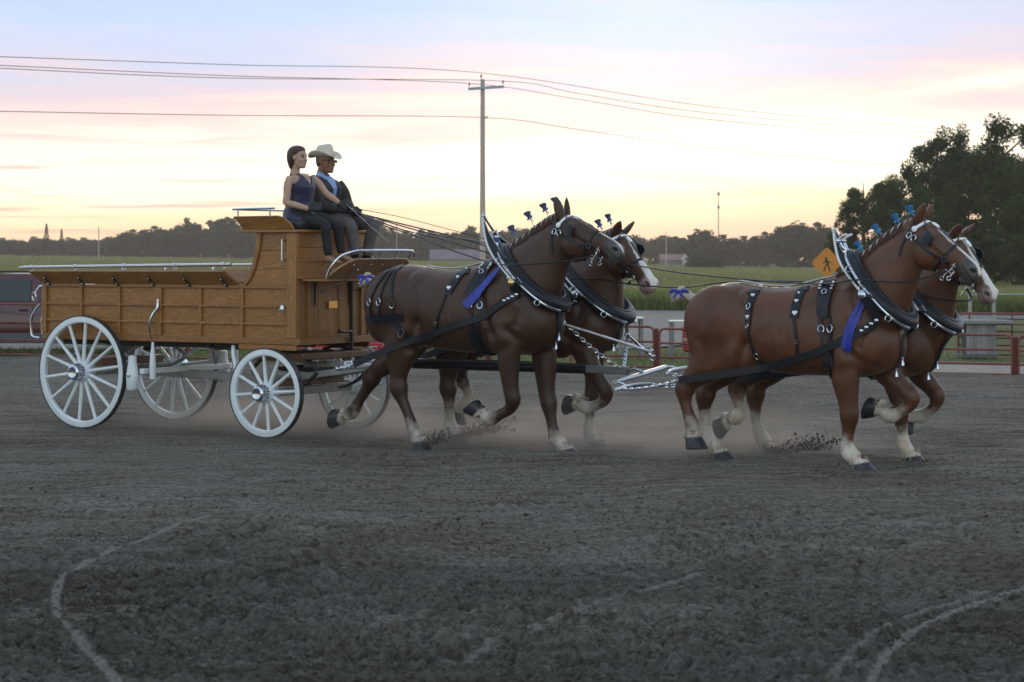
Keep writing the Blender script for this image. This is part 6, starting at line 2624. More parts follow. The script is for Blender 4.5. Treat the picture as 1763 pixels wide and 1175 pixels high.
def lines():
    g1, g2, g3, g4 = HM[0], HM[1], HW[1], HW[0]
    driving_line('upper black rein from the hands to the collar of the darkest wagon horse', [g1, pv(700, 392, -.1), pv(760, 406, -.35), pv(838, 420, -.60), pv(874, 447, -.80)])
    driving_line('black rein from the hands to the far wagon horse', [g2, pv(700, 388, .25), pv(790, 410, .4), pv(880, 438, .45), pv(965, 470, .28)])
    driving_line('lowest black rein with a ring halfway, running to the back of the darkest wagon horse', [g3, pv(660, 388, -.15), pv(712, 405, -.35), pv(775, 430, -.5), pv(846, 453, -.62), pv(878, 456, -.86), pv(960, 452, -.84), HNW.bit[-1]])
    driving_line('middle black rein crossing behind the collar peak of the darkest wagon horse', [g2, pv(690, 395, .05), pv(760, 412, -.1), pv(845, 437, -.2), pv(900, 452, -.2)])
    driving_line('thin brown rein highest above the wagon horses', [g1 + Vector((0, .02, .02)), pv(690, 374, .2), pv(760, 392, .3), pv(835, 412, .4), pv(900, 436, .4)], .006)
    driving_line('upper black rein stretched between the blazed wagon horse and the near leader', [pv(1075, 455, .2), pv(1110, 460, -.2), pv(1165, 469, -.45), pv(1235, 477, -.60), pv(1330, 485, -.66), pv(1420, 489, -.72), pv(1476, 482, -.86), pv(1560, 486, -.84), HNL.bit[-1]])
    driving_line('lower black rein passing behind the tail of the near leader', [pv(1080, 489, .25), pv(1120, 493, .2), pv(1180, 495, .1), pv(1240, 487, .0), pv(1330, 484, .1), pv(1440, 488, .25), pv(1540, 500, .3)])
    driving_line('black rein reaching the bit of the far lead horse', [pv(1560, 500, .35), pv(1620, 516, .22), pv(1670, 517, .26), HFL.bit[-1]])
    driving_line('rein from the collar of the far wagon horse to its bit', [pv(985, 480, .2), pv(1040, 482, .2), pv(1080, 489, .24), HFW.bit[-1]])
    mb = MB()
    c = pv(712, 405, -.35)
    mb.ring(c, (0, 1, .3), .030, .007)
    solo('line_ring', mb, M_CHROME, 'small chrome ring on the lowest rein above the toe board', 'ring', tuple(c))
    # driving whip with a pale lash, held upright at an angle
    mb = MB()
    mb.tube([pv(596, 352, .0), pv(640, 392, -.2), pv(668, 416, -.3)], [.005, .004, .003], 6)
    solo('whip', mb, M_STEEL, 'thin pale whip dipping in front of the toe board', 'whip', tuple(pv(596, 352, .0)))


lines()

# ------------------------------------------------------------------ fences, posts, vehicles, buildings
M_REDPIPE = mat('rusty_red_pipe', (.20, .055, .045), .55, var=.35, scale=9, bump=.2)
M_WHITEPOST = mat('white_post', (.62, .64, .66), .5, var=.1)
M_GREYWEATHER = wood('weathered_grey_boards', (.30, .29, .28), (.17, .165, .16), 2, rough=.85, coat=0)
M_GALV = mat('galvanised', (.34, .36, .37), .5, metal=.6, var=.2)
M_MAROON = mat('maroon_car_paint', (.085, .014, .020), .28, coat=.6, var=.1, scale=2)
M_CLAD = mat('grey_cladding', (.09, .10, .105), .6, var=.1)
M_GLASS = mat('tinted_car_glass', (.020, .030, .036), .12, spec=.45)
M_RUBBER = mat('tyre_rubber', (.015, .015, .016), .8, var=.2)
M_RED = mat('red_car_paint', (.42, .018, .030), .3, coat=.5, var=.05)
M_LAMP = mat('tail_lamp', (.35, .01, .01), .15, spec=.8)
M_REDBARREL = mat('red_plastic', (.36, .030, .025), .5, var=.15)
M_PALEGREEN = mat('pale_green_table', (.42, .55, .46), .6, var=.08)
M_POLEWOOD = wood('pole_wood', (.60, .48, .42), (.42, .33, .29), 2, rough=.85, coat=0)
M_ARMWOOD = mat('grey_crossarm', (.36, .43, .46), .8, var=.2)
M_WIRE = mat('power_wire', (.10, .09, .09), .6)
M_SIGN = mat('sign_orange', (.62, .23, .02), .5, var=.06, scale=4)
M_SIGNBLACK = mat('sign_black', (.02, .018, .015), .6)


def panel(i, x0, x1, h, zr, label, yo=0.0):
    """one pipe fence panel along the arena edge"""
    p0 = Vector((x0, ARENA_EDGE(x0) + .25 + yo, -.05))
    p1 = Vector((x1, ARENA_EDGE(x1) + .25 + yo, -.05))
    T = Thing('fence_panel', label, 'fence', tuple(p0), 'red pipe fence round the arena', team=False)
    up = Vector((0, 0, 1))
    d = (p1 - p0).normalized()
    a, b = p0 + d * .05, p1 - d * .05
    rr = .09
    loop = [a + up * .05, a + up * (h - rr)] + arc(a + up * (h - rr) + d * rr, rr, 180, 90, 4, d, up)[1:] + arc(b + up * (h - rr) - d * rr, rr, 90, 0, 4, d, up) + [b + up * .05]
    mb = MB()
    mb.tube(loop, .021, 8)
    fr = T.part('frame', mb, M_REDPIPE)
    for z in zr:
        mb = MB()
        mb.tube([a + up * z, b + up * z], .019, 8)
        T.part('rail', mb, M_REDPIPE)
    for f in (.0, .5, 1.0):
        mb = MB()
        q = p0.lerp(p1, f)
        mb.tube([q, q + up * (h + (.02 if f == .5 else 0) - (.02 if f != .5 else 0))], .030 if f == .5 else .034, 8)
        T.part('post', mb, M_REDPIPE)
    return T


def fences():
    xs = [10.6, 7.85, 5.10, 2.40, -.40, -3.15, -5.90, -8.65, -11.4]
    where = ['beyond the white post at far right', 'right of the lead horses, in front of the wooden table', 'behind the lead horses', 'between the two pairs of horses with the red barrel behind it',
             'behind the hind legs of the wagon horses', 'behind the front wheels of the wagon', 'behind the middle of the wagon', 'behind the rear wheel, in front of the maroon car']
    for i in range(len(xs) - 1):
        xm = (xs[i] + xs[i + 1]) / 2
        h = float(np.interp(xm, [-10, -4, 2, 8], [1.0, .80, .72, .66]))
        panel(i, xs[i + 1], xs[i], h, [h * .33, h * .66, .06], 'red pipe fence panel ' + where[i])
    # taller portable panel further off on the right
    T = Thing('fence_panel', 'many-railed rusty pipe panel behind the wooden table at right', 'fence', tuple(img(1650, 612, 43.5)), team=False)
    p0, p1 = img(1650, 612, 43.5), img(1800, 615, 43.0)
    d = (p1 - p0).normalized()
    up = Vector((0, 0, 1))
    h = .80
    mb = MB()
    mb.tube([p0, p0 + up * (h - .1)] + arc(p0 + up * (h - .1) + d * .1, .1, 180, 90, 4, d, up)[1:] + [p1 + up * h], .022, 8)
    T.part('frame', mb, M_REDPIPE)
    for f in (.03, .25, .42, .58, .75):
        mb = MB()
        mb.tube([p0 + up * h * f, p1 + up * h * f], .016, 8)
        T.part('rail', mb, M_REDPIPE)
    for f in (.13, .62, .97):
        q = p0.lerp(p1, f)
        mb = MB()
        mb.tube([q, q + up * h], .018, 8)
        T.part('post', mb, M_REDPIPE)
    # white post
    b = img(1748, 646, 36.2)
    mb = MB()
    mb.lathe([(.030, 0), (.030, .52), (.036, .53), (.036, .55), (.004, .56)], b, (0, 0, 1), 12)
    solo('post', mb, M_WHITEPOST, 'short white post beside the red gate post at far right', 'post', tuple(b), team=False)
    # grey rail fence beyond
    T = Thing('rail_fence', 'thin grey metal fence behind the far lead horse nose', 'fence', tuple(img(1670, 560, 60)), team=False)
    for x in (1670, 1711):
        a = img(x, 562, 60)
        mb = MB()
        mb.tube([a, Vector((a.x, a.y, img(x, 507, 60).z + .02))], .05, 8)
        T.part('post', mb, M_GALV)
    mb = MB()
    mb.tube([img(1665, 508, 60), img(1830, 507, 60)], .022, 8)
    T.part('rail', mb, M_GALV)
    # weathered table made of a slatted drum and a plank top
    o = img(1682, 612, 43.0)
    T = Thing('wooden_table', 'grey weathered wooden table with slatted base behind the fence at right', 'table', tuple(o), team=False)
    for k in range(8):
        x = o.x - .245 + k * .07
        mb = MB()
        mb.bb((x, o.y - .25 + .004 * (k % 2), o.z + .03), (x + .066, o.y - .22 + .004 * (k % 2), o.z + .60))
        T.part('slat', mb, M_GREYWEATHER)
        mb = MB()
        mb.bb((x, o.y + .22, o.z + .03), (x + .066, o.y + .25, o.z + .60))
        T.part('slat', mb, M_GREYWEATHER)
    for k in range(4):
        mb = MB()
        mb.bb((o.x - .68, o.y - .36 + k * .18, o.z + .602), (o.x + .60, o.y - .36 + k * .18 + .175, o.z + .66))
        T.part('top_plank', mb, M_GREYWEATHER)
    mb = MB()
    mb.bb((o.x - .34, o.y - .32, o.z - .02), (o.x + .34, o.y + .32, o.z + .028))
    T.part('base', mb, M_CLAD)
    # barrel and low tables behind the fence
    b = img(1196, 606, 42.0)
    T = Thing('barrel', 'red ribbed plastic barrel behind the fence, half hidden by the lead horse rump', 'barrel', tuple(b), team=False)
    prof = [(.18, 0)]
    for k in range(9):
        prof += [(.225, .03 + k * .05), (.232, .045 + k * .05), (.222, .06 + k * .05)]
    prof += [(.20, .50), (.16, .505)]
    mb = MB()
    mb.lathe(prof, b, (0, 0, 1), 24)
    T.part('body', mb, M_REDBARREL)
    mb = MB()
    mb.lathe([(.2335, .20), (.2335, .26)], b, (0, 0, 1), 24)
    T.part('white_band', mb, mat('worn_white_band', (.55, .45, .43), .7, col2=(.36, .05, .04), scale=18))
    for x, w, y, nm in ((1086, .46, 546.5, 'pale green table top seen between the blazed wagon horse and the fence'), (1172, .44, 552, 'pale green table top above the red barrel')):
        c = img(x, y, 42.5 + (x - 1086) * .01)
        T = Thing('low_table', nm, 'table', (c.x, c.y, -.05), team=False)
        mb = MB()
        mb.bb((c.x - w / 2, c.y - .35, c.z - .03), (c.x + w / 2, c.y + .35, c.z))
        T.part('table_top', mb, M_PALEGREEN, bevel=.004)
        for sx in (-1, 1):
            mb = MB()
            mb.bb((c.x + sx * w * .4 - .03, c.y - .30, -.05), (c.x + sx * w * .4 + .03, c.y + .30, c.z - .031))
            T.part('leg', mb, M_GREYWEATHER)


def car_wheel(T, c, r, ax=(0, -1, 0)):
    root = bpy.data.objects.new('wheel', None)
    COL.objects.link(root)
    root.parent = T.root
    mb = MB()
    mb.lathe([(r * .55, -.09), (r * .92, -.10), (r, -.07), (r, .07), (r * .92, .10), (r * .62, .10)], c, ax, 24)
    T.part('tyre', mb, M_RUBBER, root)
    mb = MB()
    mb.lathe([(r * .62, .085), (r * .60, .06), (r * .25, .07), (.03, .085), (.003, .085)], c, ax, 20)
    T.part('rim', mb, M_STEEL, root)


def vehicles():
    # maroon estate car side-on, facing right
    o = Vector((-8.75, 44.6, -.03))
    T = Thing('parked_car', 'maroon car with tinted windows parked behind the tail of the wagon', 'car', tuple(o), team=False)
    Lx0, Lx1 = -2.5, 2.4
    wy = .86
    # lower body: sections along the length
    mb = MB()
    secs = [(-2.50, .45, .86, .62), (-2.42, .30, .98, .80), (-2.1, .24, 1.00, .86), (-1.0, .22, 1.01, .87), (.2, .22, 1.00, .87), (.9, .23, .97, .87), (1.6, .24, .90, .85), (2.2, .27, .80, .80), (2.38, .34, .68, .66)]
    rings = []
    for x, zb, zt, w in secs:
        rings.append([o + Vector((x, s * a, z)) for s, a, z in ((-1, w * .90, zb), (-1, w, zb + .12), (-1, w, zb + .30), (-1, w * .985, zt - .06), (-1, w * .94, zt), (1, w * .94, zt), (1, w * .985, zt - .06), (1, w, zb + .30), (1, w, zb + .12), (1, w * .90, zb))])
    mb.loft(rings)
    T.part('body', mb, M_MAROON, smooth=50)
    mb = MB()
    rings = []
    for x, z, w in ((-2.38, .99, .80), (-2.22, 1.42, .72), (-2.05, 1.50, .70), (-1.0, 1.55, .69), (.1, 1.53, .69), (.35, 1.48, .70), (.95, 1.00, .78)):
        rings.append([o + Vector((x, -.80 if z > 1.05 else -w, .97)), o + Vector((x, -w, z - .03)), o + Vector((x, -w * .93, z)), o + Vector((x, w * .93, z)), o + Vector((x, w, z - .03)), o + Vector((x, .80 if z > 1.05 else w, .97))])
    mb.loft(rings)
    T.part('cabin', mb, M_MAROON, smooth=50)
    for s in (-1, 1):
        for a, b in (((-2.10, 1.00), (-1.42, 1.42)), ((-1.34, 1.00), (-.42, 1.45)), ((-.30, 1.00), (.30, 1.44))):
            mb = MB()
            y0, y1 = s * .812, s * .728
            mb.prism([o + Vector((a[0] + .02, y0, a[1] + .02)), o + Vector((b[0] + (.25 if b[0] > .2 else 0), y0, a[1] + .02)), o + Vector((b[0], y1, b[1])), o + Vector((a[0] + .10, y1, b[1]))], (0, s * .008, 0))
            T.part('window', mb, M_GLASS)
        for x in (-1.38, -.36, .62):
            mb = MB()
            mb.bb(tuple(o + Vector((x - .006, s * .868, .34))), tuple(o + Vector((x + .006, s * .876, .98))))
            T.part('door_seam', mb, M_SIGNBLACK)
        mb = MB()
        mb.bb(tuple(o + Vector((-2.2, s * .870, .23))), tuple(o + Vector((1.9, s * .884, .42))))
        T.part('side_cladding', mb, M_CLAD, bevel=.01)
        mb = MB()
        mb.bb(tuple(o + Vector((-2.2, s * .872, .60))), tuple(o + Vector((1.7, s * .885, .64))))
        T.part('side_trim', mb, M_STEEL, bevel=.005)
        for x in (-.62, .40):
            mb = MB()
            mb.bb(tuple(o + Vector((x, s * .87, .84))), tuple(o + Vector((x + .16, s * .89, .87))))
            T.part('door_handle', mb, M_SIGNBLACK, bevel=.005)
        mb = MB()
        mb.ball(o + Vector((.46, s * .98, 1.06)), (.10, .09, .075), 8)
        T.part('mirror', mb, M_MAROON)
        mb = MB()
        mb.tube([o + Vector((-2.0, s * .60, 1.52)), o + Vector((-1.9, s * .60, 1.58)), o + Vector((-.1, s * .60, 1.58)), o + Vector((0, s * .60, 1.54))], .015, 6)
        T.part('roof_rack', mb, M_SIGNBLACK)
        for x in (-1.65, 1.50):
            car_wheel(T, o + Vector((x, s * .80, .33)), .33, (0, s, 0))
    # red hatchback seen from behind
    o = Vector((-3.10, 41.1, -.03))
    T = Thing('parked_car', 'bright red car seen from behind past the wagon front', 'car', tuple(o), team=False)
    mb = MB()
    rings = []
    for y, zb, zt, w in ((0, .18, .85, .76), (.06, .12, .95, .83), (.25, .14, .98, .85), (1.2, .20, .98, .86), (2.8, .22, .92, .85), (3.6, .28, .75, .74)):
        rings.append([o + Vector((sx * a, y, z)) for sx, a, z in ((-1, w * .9, zb), (-1, w, zb + .15), (-1, w, zt - .1), (-1, w * .9, zt), (1, w * .9, zt), (1, w, zt - .1), (1, w, zb + .15), (1, w * .9, zb))])
    mb.loft(rings)
    T.part('body', mb, M_RED, smooth=50)
    mb = MB()
    rings = []
    for y, z, w in ((.12, .96, .74), (.42, 1.38, .62), (.8, 1.45, .62), (1.8, 1.44, .64), (2.5, .95, .74)):
        rings.append([o + Vector((-.78, y, .93)), o + Vector((-w, y, z)), o + Vector((w, y, z)), o + Vector((.78, y, .93))])
    mb.loft(rings)
    T.part('cabin', mb, M_RED, smooth=40)
    mb = MB()
    mb.prism([o + Vector((-.62, .155, 1.00)), o + Vector((.62, .155, 1.00)), o + Vector((.52, .40, 1.36)), o + Vector((-.52, .40, 1.36))], (0, -.012, .004))
    T.part('rear_window', mb, M_GLASS)
    for s in (-1, 1):
        mb = MB()
        mb.bb(tuple(o + Vector((s * .62, -.012, .70))), tuple(o + Vector((s * .80, .10, .90))))
        T.part('tail_light', mb, M_LAMP, bevel=.02)
        car_wheel(T, o + Vector((s * .72, .55, .30)), .30, (s, 0, 0))
        car_wheel(T, o + Vector((s * .72, 2.9, .30)), .30, (s, 0, 0))
    mb = MB()
    mb.bb(tuple(o + Vector((-.82, -.06, .13))), tuple(o + Vector((.82, .06, .36))))
    T.part('bumper', mb, M_RED, bevel=.04)
    mb = MB()
    mb.bb(tuple(o + Vector((-.16, -.022, .52))), tuple(o + Vector((.16, .0, .64))))
    T.part('number_plate', mb, M_WHITEPOST, bevel=.005)
    mb = MB()
    mb.bb(tuple(o + Vector((.56, -.072, .245))), tuple(o + Vector((.70, -.055, .275))))
    T.part('chrome_badge', mb, M_CHROME, bevel=.006)


def pole_and_wires():
    Y = 130.0
    b = Vector((img(831, 436, Y).x, Y, tz(-1.7, Y) - .06))
    T = Thing('utility_pole', 'tall wooden utility pole with one crossarm standing behind the wagon horses', 'utility pole', tuple(b), team=False)
    ztop = img(831, 137, Y).z
    mb = MB()
    mb.tube([b, b + Vector((0, 0, 4)), Vector((b.x, Y, ztop))], [.17, .155, .12], 14)
    T.part('pole', mb, M_POLEWOOD)
    a0, a1 = img(806, 153.5, Y - .16), img(868, 149.5, Y - .16)
    mb = MB()
    mb.beam(a0, a1, .13, .15)
    ca = T.part('crossarm', mb, M_ARMWOOD, bevel=.01)
    pins = []
    for x, y in ((808, 146), (866, 142)):
        p = img(x, y + 3, Y - .16)
        mb = MB()
        mb.lathe([(.02, -.02), (.02, .06), (.055, .07), (.06, .11), (.035, .13), (.05, .16), (.03, .20), (.003, .21)], p, (0, 0, 1), 10)
        T.part('insulator', mb, M_CLAD, ca)
        pins.append(p + Vector((0, 0, .2)))
    p = Vector((b.x - .08, Y, ztop))
    mb = MB()
    mb.lathe([(.02, -.15), (.02, .12), (.055, .14), (.06, .19), (.035, .22), (.05, .26), (.003, .30)], p, (0, 0, 1), 10)
    T.part('insulator', mb, M_CLAD)
    mb = MB()
    q = img(836, 202, Y - .15)
    mb.tube([q + Vector((-.12, .1, 0)), q + Vector((.08, 0, -.05)), q + Vector((.09, 0, .08))], .035, 8)
    T.part('hook', mb, M_DARKIRON)
    # the line runs from near left to far right
    def Yx(x):
        k = (x - 881.5) / FPX
        t = (-1.7 - k * 130) / (k * 70 - 36.7)
        return 130 + 70 * t if True else 0

    def Yl(x):
        # X = -1.7 + 36.7 s, Y = 130 + 70 s
        k = (x - 881.5) / FPX
        s = (k * 130 + 1.7) / (36.7 - 70 * k)
        return 130 + 70 * s
    W_ = [('top power line', [(-60, 96), (0, 98), (400, 112), (829, 126), (1230, 185), (1590, 220), (1800, 236)]),
          ('power line on the left insulator', [(-60, 111), (0, 113), (400, 131), (808, 144), (1000, 172), (1230, 207), (1590, 236), (1800, 250)]),
          ('power line on the right insulator', [(-60, 116), (0, 118), (400, 135), (866, 140), (1000, 162), (1230, 196), (1590, 228), (1800, 243)]),
          ('lowest single line hooked to the pole side', [(-60, 191), (0, 192), (400, 199), (836, 203), (1000, 224), (1230, 256), (1500, 281), (1800, 300)])]
    for nm, pts in W_:
        P = [img(x, y, Yl(x)) for x, y in pts]
        P = [Vector(p) for p in spline([tuple(p) for p in P], 8)]
        mb = MB()
        mb.tube(P, .017, 5)
        solo('power_line', mb, M_WIRE, 'thin %s crossing the sky' % nm, 'wire', tuple(P[0]), 'power lines', team=False)
    # far poles and mast
    for x, yt, Y, r, nm in ((170, 390, 420, .11, 'slim bare pole in the field at far left'), (683, 385, 420, .10, 'slim bare pole above the wagon toe board, in front of the far trees'), (1147, 398, 500, .12, 'faint slim pole right of the blazed wagon horse')):
        t = img(x, yt, Y)
        b = Vector((t.x, Y, tz(t.x, Y)))
        mb = MB()
        mb.tube([b, Vector((t.x, Y, t.z))], [r, r * .7], 8)
        solo('pole', mb, M_POLEWOOD, nm, 'pole', tuple(b), team=False)
    Y = 900
    t = img(1237, 330, Y)
    b = Vector((t.x, Y, tz(t.x, Y)))
    T = Thing('lattice_mast', 'tall faint radio mast on the horizon right of centre', 'mast', tuple(b), team=False)
    mb = MB()
    mb.tube([b, Vector((t.x, Y, t.z))], [.28, .16], 6)
    T.part('mast', mb, M_GALV)
    for y, w in ((334, .6), (357, .5)):
        mb = MB()
        p = img(1237, y, Y)
        mb.lathe([(.2, -.7), (w, -.5), (w, .5), (.2, .7)], p, (0, 0, 1), 8)
        T.part('antenna_ring', mb, M_GALV)


def sign():
    Y = 79.0
    c = img(1424, 453, Y)
    b = Vector((c.x, Y, tz(c.x, Y) - .05))
    T = Thing('pedestrian_sign', 'orange diamond pedestrian sign with small plaque behind the near leader collar', 'sign', tuple(b), team=False)
    mb = MB()
    mb.bb((c.x - .03, Y + .012, b.z), (c.x + .03, Y + .06, c.z + .45))
    T.part('post', mb, M_GALV)
    h = .545
    rg = []
    mb = MB()
    P = []
    for k in range(4):
        a = math.pi / 2 * k
        for j in (-1, 0, 1):
            aa = a + j * .09
            rr = h * (.93 if j else .955)
            P.append((c.x + math.sin(aa) * rr, Y, c.z + math.cos(aa) * rr))
    mb.prism(P, (0, .008, 0))
    pl = T.part('sign_plate', mb, M_SIGN)
    # walking figure
    mb = MB()
    y0 = Y - .004
    S_ = .30
    def q(x, z):
        return (c.x + x * S_, y0, c.z + z * S_)
    parts = [
        [(.10, .30), (-.16, .34), (-.10, -.12), (.16, -.12)],
        [(-.10, -.10), (.06, -.12), (-.14, -.52), (-.30, -.98), (-.46, -.95), (-.28, -.48)],
        [(.0, -.12), (.16, -.10), (.28, -.52), (.42, -.96), (.24, -.99), (.12, -.52)],
        [(-.16, .34), (-.06, .28), (-.24, .02), (-.44, -.06), (-.48, .04), (-.32, .12)],
        [(.10, .30), (.02, .22), (.26, -.02), (.46, .02), (.46, .12), (.30, .10)]]
    fig = T.part('walking_figure', MB().ball((c.x - .04, y0 - .001, c.z + .48 * S_), (.045, .003, .048), 8), M_SIGNBLACK, pl)
    for i, pp in enumerate(parts):
        mb = MB()
        mb.prism([(q(x, z)[0], y0 - .0006 * (i + 1), q(x, z)[2]) for x, z in pp], (0, .003, 0))
        o = T.part('figure_limb', mb, M_SIGNBLACK, pl)
    # plaque with its number
    p = img(1426, 498, Y)
    mb = MB()
    mb.bb((p.x - .30, Y, p.z - .22), (p.x + .30, Y + .008, p.z + .20))
    pq = T.part('plaque', mb, M_SIGN)
    fc = bpy.data.curves.new('speed_number', 'FONT')
    fc.body = '25'
    fc.size = .40
    fc.align_x = 'CENTER'
    fc.align_y = 'CENTER'
    fc.extrude = .002
    fo = bpy.data.objects.new('tmp', fc)
    COL.objects.link(fo)
    dg = bpy.context.evaluated_depsgraph_get()
    me = bpy.data.meshes.new_from_object(fo.evaluated_get(dg))
    bpy.data.objects.remove(fo)
    me.transform(Matrix.Translation(Vector((p.x, Y - .004, p.z)) - T.o) @ Matrix.Rotation(R(90), 4, 'X'))
    me.materials.clear()
    me.materials.append(M_SIGNBLACK)
    T.part('number', me, None, pq, kind='stuff')


def buildings():
    def house(label, x0, x1, yb, yr, ye, Y, roofc, wallc, gable):
        a, b = img(x0, yb, Y), img(x1, yb, Y)
        zr, ze = img(x0, yr, Y).z, img(x0, ye, Y).z
        o = Vector(((a.x + b.x) / 2, Y, a.z - .5))
        T = Thing('house', label, 'building', tuple(o), team=False)
        dp = 9
        mb = MB()
        mb.bb((a.x, Y, a.z - 1.0), (b.x, Y + dp, ze))
        T.part('wall', mb, wallc)
        mb = MB()
        mb.prism([(a.x - .4, Y - .5, ze - .05), (a.x - .4, Y + dp / 2, zr), (a.x - .4, Y + dp + .5, ze - .05)], (b.x - a.x + .8, 0, 0))
        T.part('roof', mb, roofc)
        if gable:
            g0, g1 = img(gable[0], yb, Y - 3), img(gable[1], yb, Y - 3)
            mb = MB()
            mb.bb((g0.x, Y - 3, a.z - 1.0), (g1.x, Y + 1, ze))
            T.part('gable_wall', mb, M_WHITEPOST)
            mb = MB()
            mb.prism([(g0.x - .2, Y - 3.2, ze), ((g0.x + g1.x) / 2, Y - 3.2, zr + .4), (g1.x + .2, Y - 3.2, ze)], (0, 4.5, 0))
            T.part('gable_roof', mb, M_WHITEPOST)
    house('low farm building with long grey-violet roof under the reins', 742, 826, 452, 430, 446.5, 560, mat('violet_shingles', (.15, .13, .16), .8, var=.15, scale=.4), mat('dull_wall', (.25, .22, .2), .8), None)
    house('small far house with reddish roof and white gable right of the blazed horse', 1140, 1190, 458, 438, 448, 545, mat('reddish_shingles', (.22, .12, .10), .8, var=.15, scale=.4), mat('dull_wall', (.25, .22, .2), .8), (1176, 1194))


fences()
vehicles()
pole_and_wires()
sign()
buildings()

# ------------------------------------------------------------------ trees
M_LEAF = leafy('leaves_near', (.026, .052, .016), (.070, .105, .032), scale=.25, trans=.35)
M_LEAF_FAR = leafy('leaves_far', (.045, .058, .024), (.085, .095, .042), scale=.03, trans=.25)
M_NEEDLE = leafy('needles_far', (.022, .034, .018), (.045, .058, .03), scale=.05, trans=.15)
M_BARK = mat('bark', (.055, .042, .033), .9, var=.35, scale=5, bump=.6, bscale=12)


def leaves(rng, cent, rad, per, size):
    """leaf quads spread in clumps"""
    n = len(cent)
    d = rng.normal(size=(n, per, 3))
    d /= np.linalg.norm(d, axis=2, keepdims=True)
    r = rng.random((n, per, 1)) ** .45
    p = cent[:, None, :] + d * r * rad[:, None, None] * np.array([1, 1, .75])
    p = p.reshape(-1, 3)
    m = len(p)
    a = rng.normal(size=(m, 3))
    a /= np.linalg.norm(a, axis=1, keepdims=True)
    b = np.cross(a, rng.normal(size=(m, 3)))
    b /= np.linalg.norm(b, axis=1, keepdims=True)
    s = size * rng.uniform(.55, 1.3, (m, 1))
    V = np.stack([p - a * s * .5, p + b * s * .32, p + a * s * .5, p - b * s * .32], 1).reshape(-1, 3)
    F = np.arange(m * 4).reshape(-1, 4)
    return V, F


def tree_proto(seed, h, w, trunk_f, lobes, per, leaf, kind='broad', openc=False):
    """returns trunk mesh and crown mesh of a tree of height h, crown width w, based at the origin"""
    rng = np.random.default_rng(seed)
    rnd = random.Random(seed)
    mb = MB()
    tips = []
    lean = Vector((rnd.uniform(-.06, .06), rnd.uniform(-.06, .06), 1))
    if kind == 'broad':
        tz_ = h * trunk_f
        trunk = [Vector((0, 0, 0)), lean * tz_ * .5, lean * tz_, lean * (tz_ + (h - tz_) * .45), lean * (h * .88)]
        r0 = h * .022
        mb.tube(trunk, [r0 * 1.25, r0, r0 * .85, r0 * .5, r0 * .12], 9)
        for k in range(22 if openc else 9):
            f = .35 + .6 * rnd.random()
            s0 = lean * (tz_ * .7 + (h * .80 - tz_ * .7) * f * .9)
            an = k * 2.4 + rnd.random()
            ln = w * .5 * rnd.uniform(.6, .98) * (1.1 - (.15 if openc else .45) * f)
            e = s0 + Vector((math.cos(an) * ln, math.sin(an) * ln, ln * rnd.uniform(.3, .8)))
            e.z = min(e.z, h * .95)
            mid = s0.lerp(e, .5) + Vector((0, 0, -.04 * ln))
            mb.tube([s0, mid, e], [r0 * .42, r0 * .28, r0 * .08], 6)
            tips += [np.array(e), np.array(mid.lerp(e, .5))]
        cent = []
        tips = np.array(tips)
        while len(cent) < lobes:
            q = rng.normal(size=3)
            q /= np.linalg.norm(q)
            rr = rng.random() ** .33
            zc = tz_ * .8 + (h - tz_ * .8) * .52
            p = np.array([q[0] * rr * w * .46, q[1] * rr * w * .46, zc + q[2] * rr * (h - tz_ * .8) * .46])
            if len(cent) % 2 == 0:
                p = .55 * p + .45 * tips[rng.integers(len(tips))]
            cent.append(p)
        cent = np.array(cent)
        if openc:
            # umbrella crown: clumps sit on the limb ends, sky between them
            k_ = rng.integers(len(tips), size=lobes)
            cent = tips[k_] + rng.normal(size=(lobes, 3)) * np.array([.045, .045, .03]) * w
            cent[:, 2] = np.clip(cent[:, 2], h * .30, h * .96)
        rad = rng.uniform(.07, .15, lobes) * w * (1.25 if leaf > .4 else 1.0)
        V, F = leaves(rng, cent, rad, per, leaf)
    else:
        mb.tube([(0, 0, 0), (0, 0, h * .5), (0, 0, h)], [h * .018, h * .012, h * .002], 7)
        cs = []
        rs = []
        for k in range(lobes):
            f = (k + .5) / lobes
            z = h * (.10 + .90 * f)
            rr = w * .5 * (1 - f) ** .85 * rnd.uniform(.55, 1.0)
            an = k * 2.4
            cs.append((math.cos(an) * rr * .75, math.sin(an) * rr * .75, z))
            rs.append(max(.12 * w * (1.1 - f), .05 * w))
        V, F = leaves(rng, np.array(cs), np.array(rs), per, leaf)
    tm = mb.mesh('trunk', M_BARK)
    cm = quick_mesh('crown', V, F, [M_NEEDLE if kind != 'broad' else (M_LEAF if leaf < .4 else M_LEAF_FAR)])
    return tm, cm


def plant(name, proto, x, ytop, Y, wpx, label, group, hp, wp, rz=0, sink=0.0):
    """stand a tree so that its top is at pixel row ytop"""
    t = img(x, ytop, Y)
    zb = tz(t.x, Y) - sink
    root = bpy.data.objects.new(name, None)
    COL.objects.link(root)
    sz = (t.z - zb) / hp
    sw = wpx * Y / FPX / wp
    root.location = (t.x, Y, zb)
    root.scale = (sw, sw, sz)
    root.rotation_euler = (0, 0, rz)
    tagit(root, label, 'tree', group)
    for nm, me in (('trunk', proto[0]), ('crown', proto[1])):
        o = bpy.data.objects.new(nm, me)
        COL.objects.link(o)
        o.parent = root
    return root


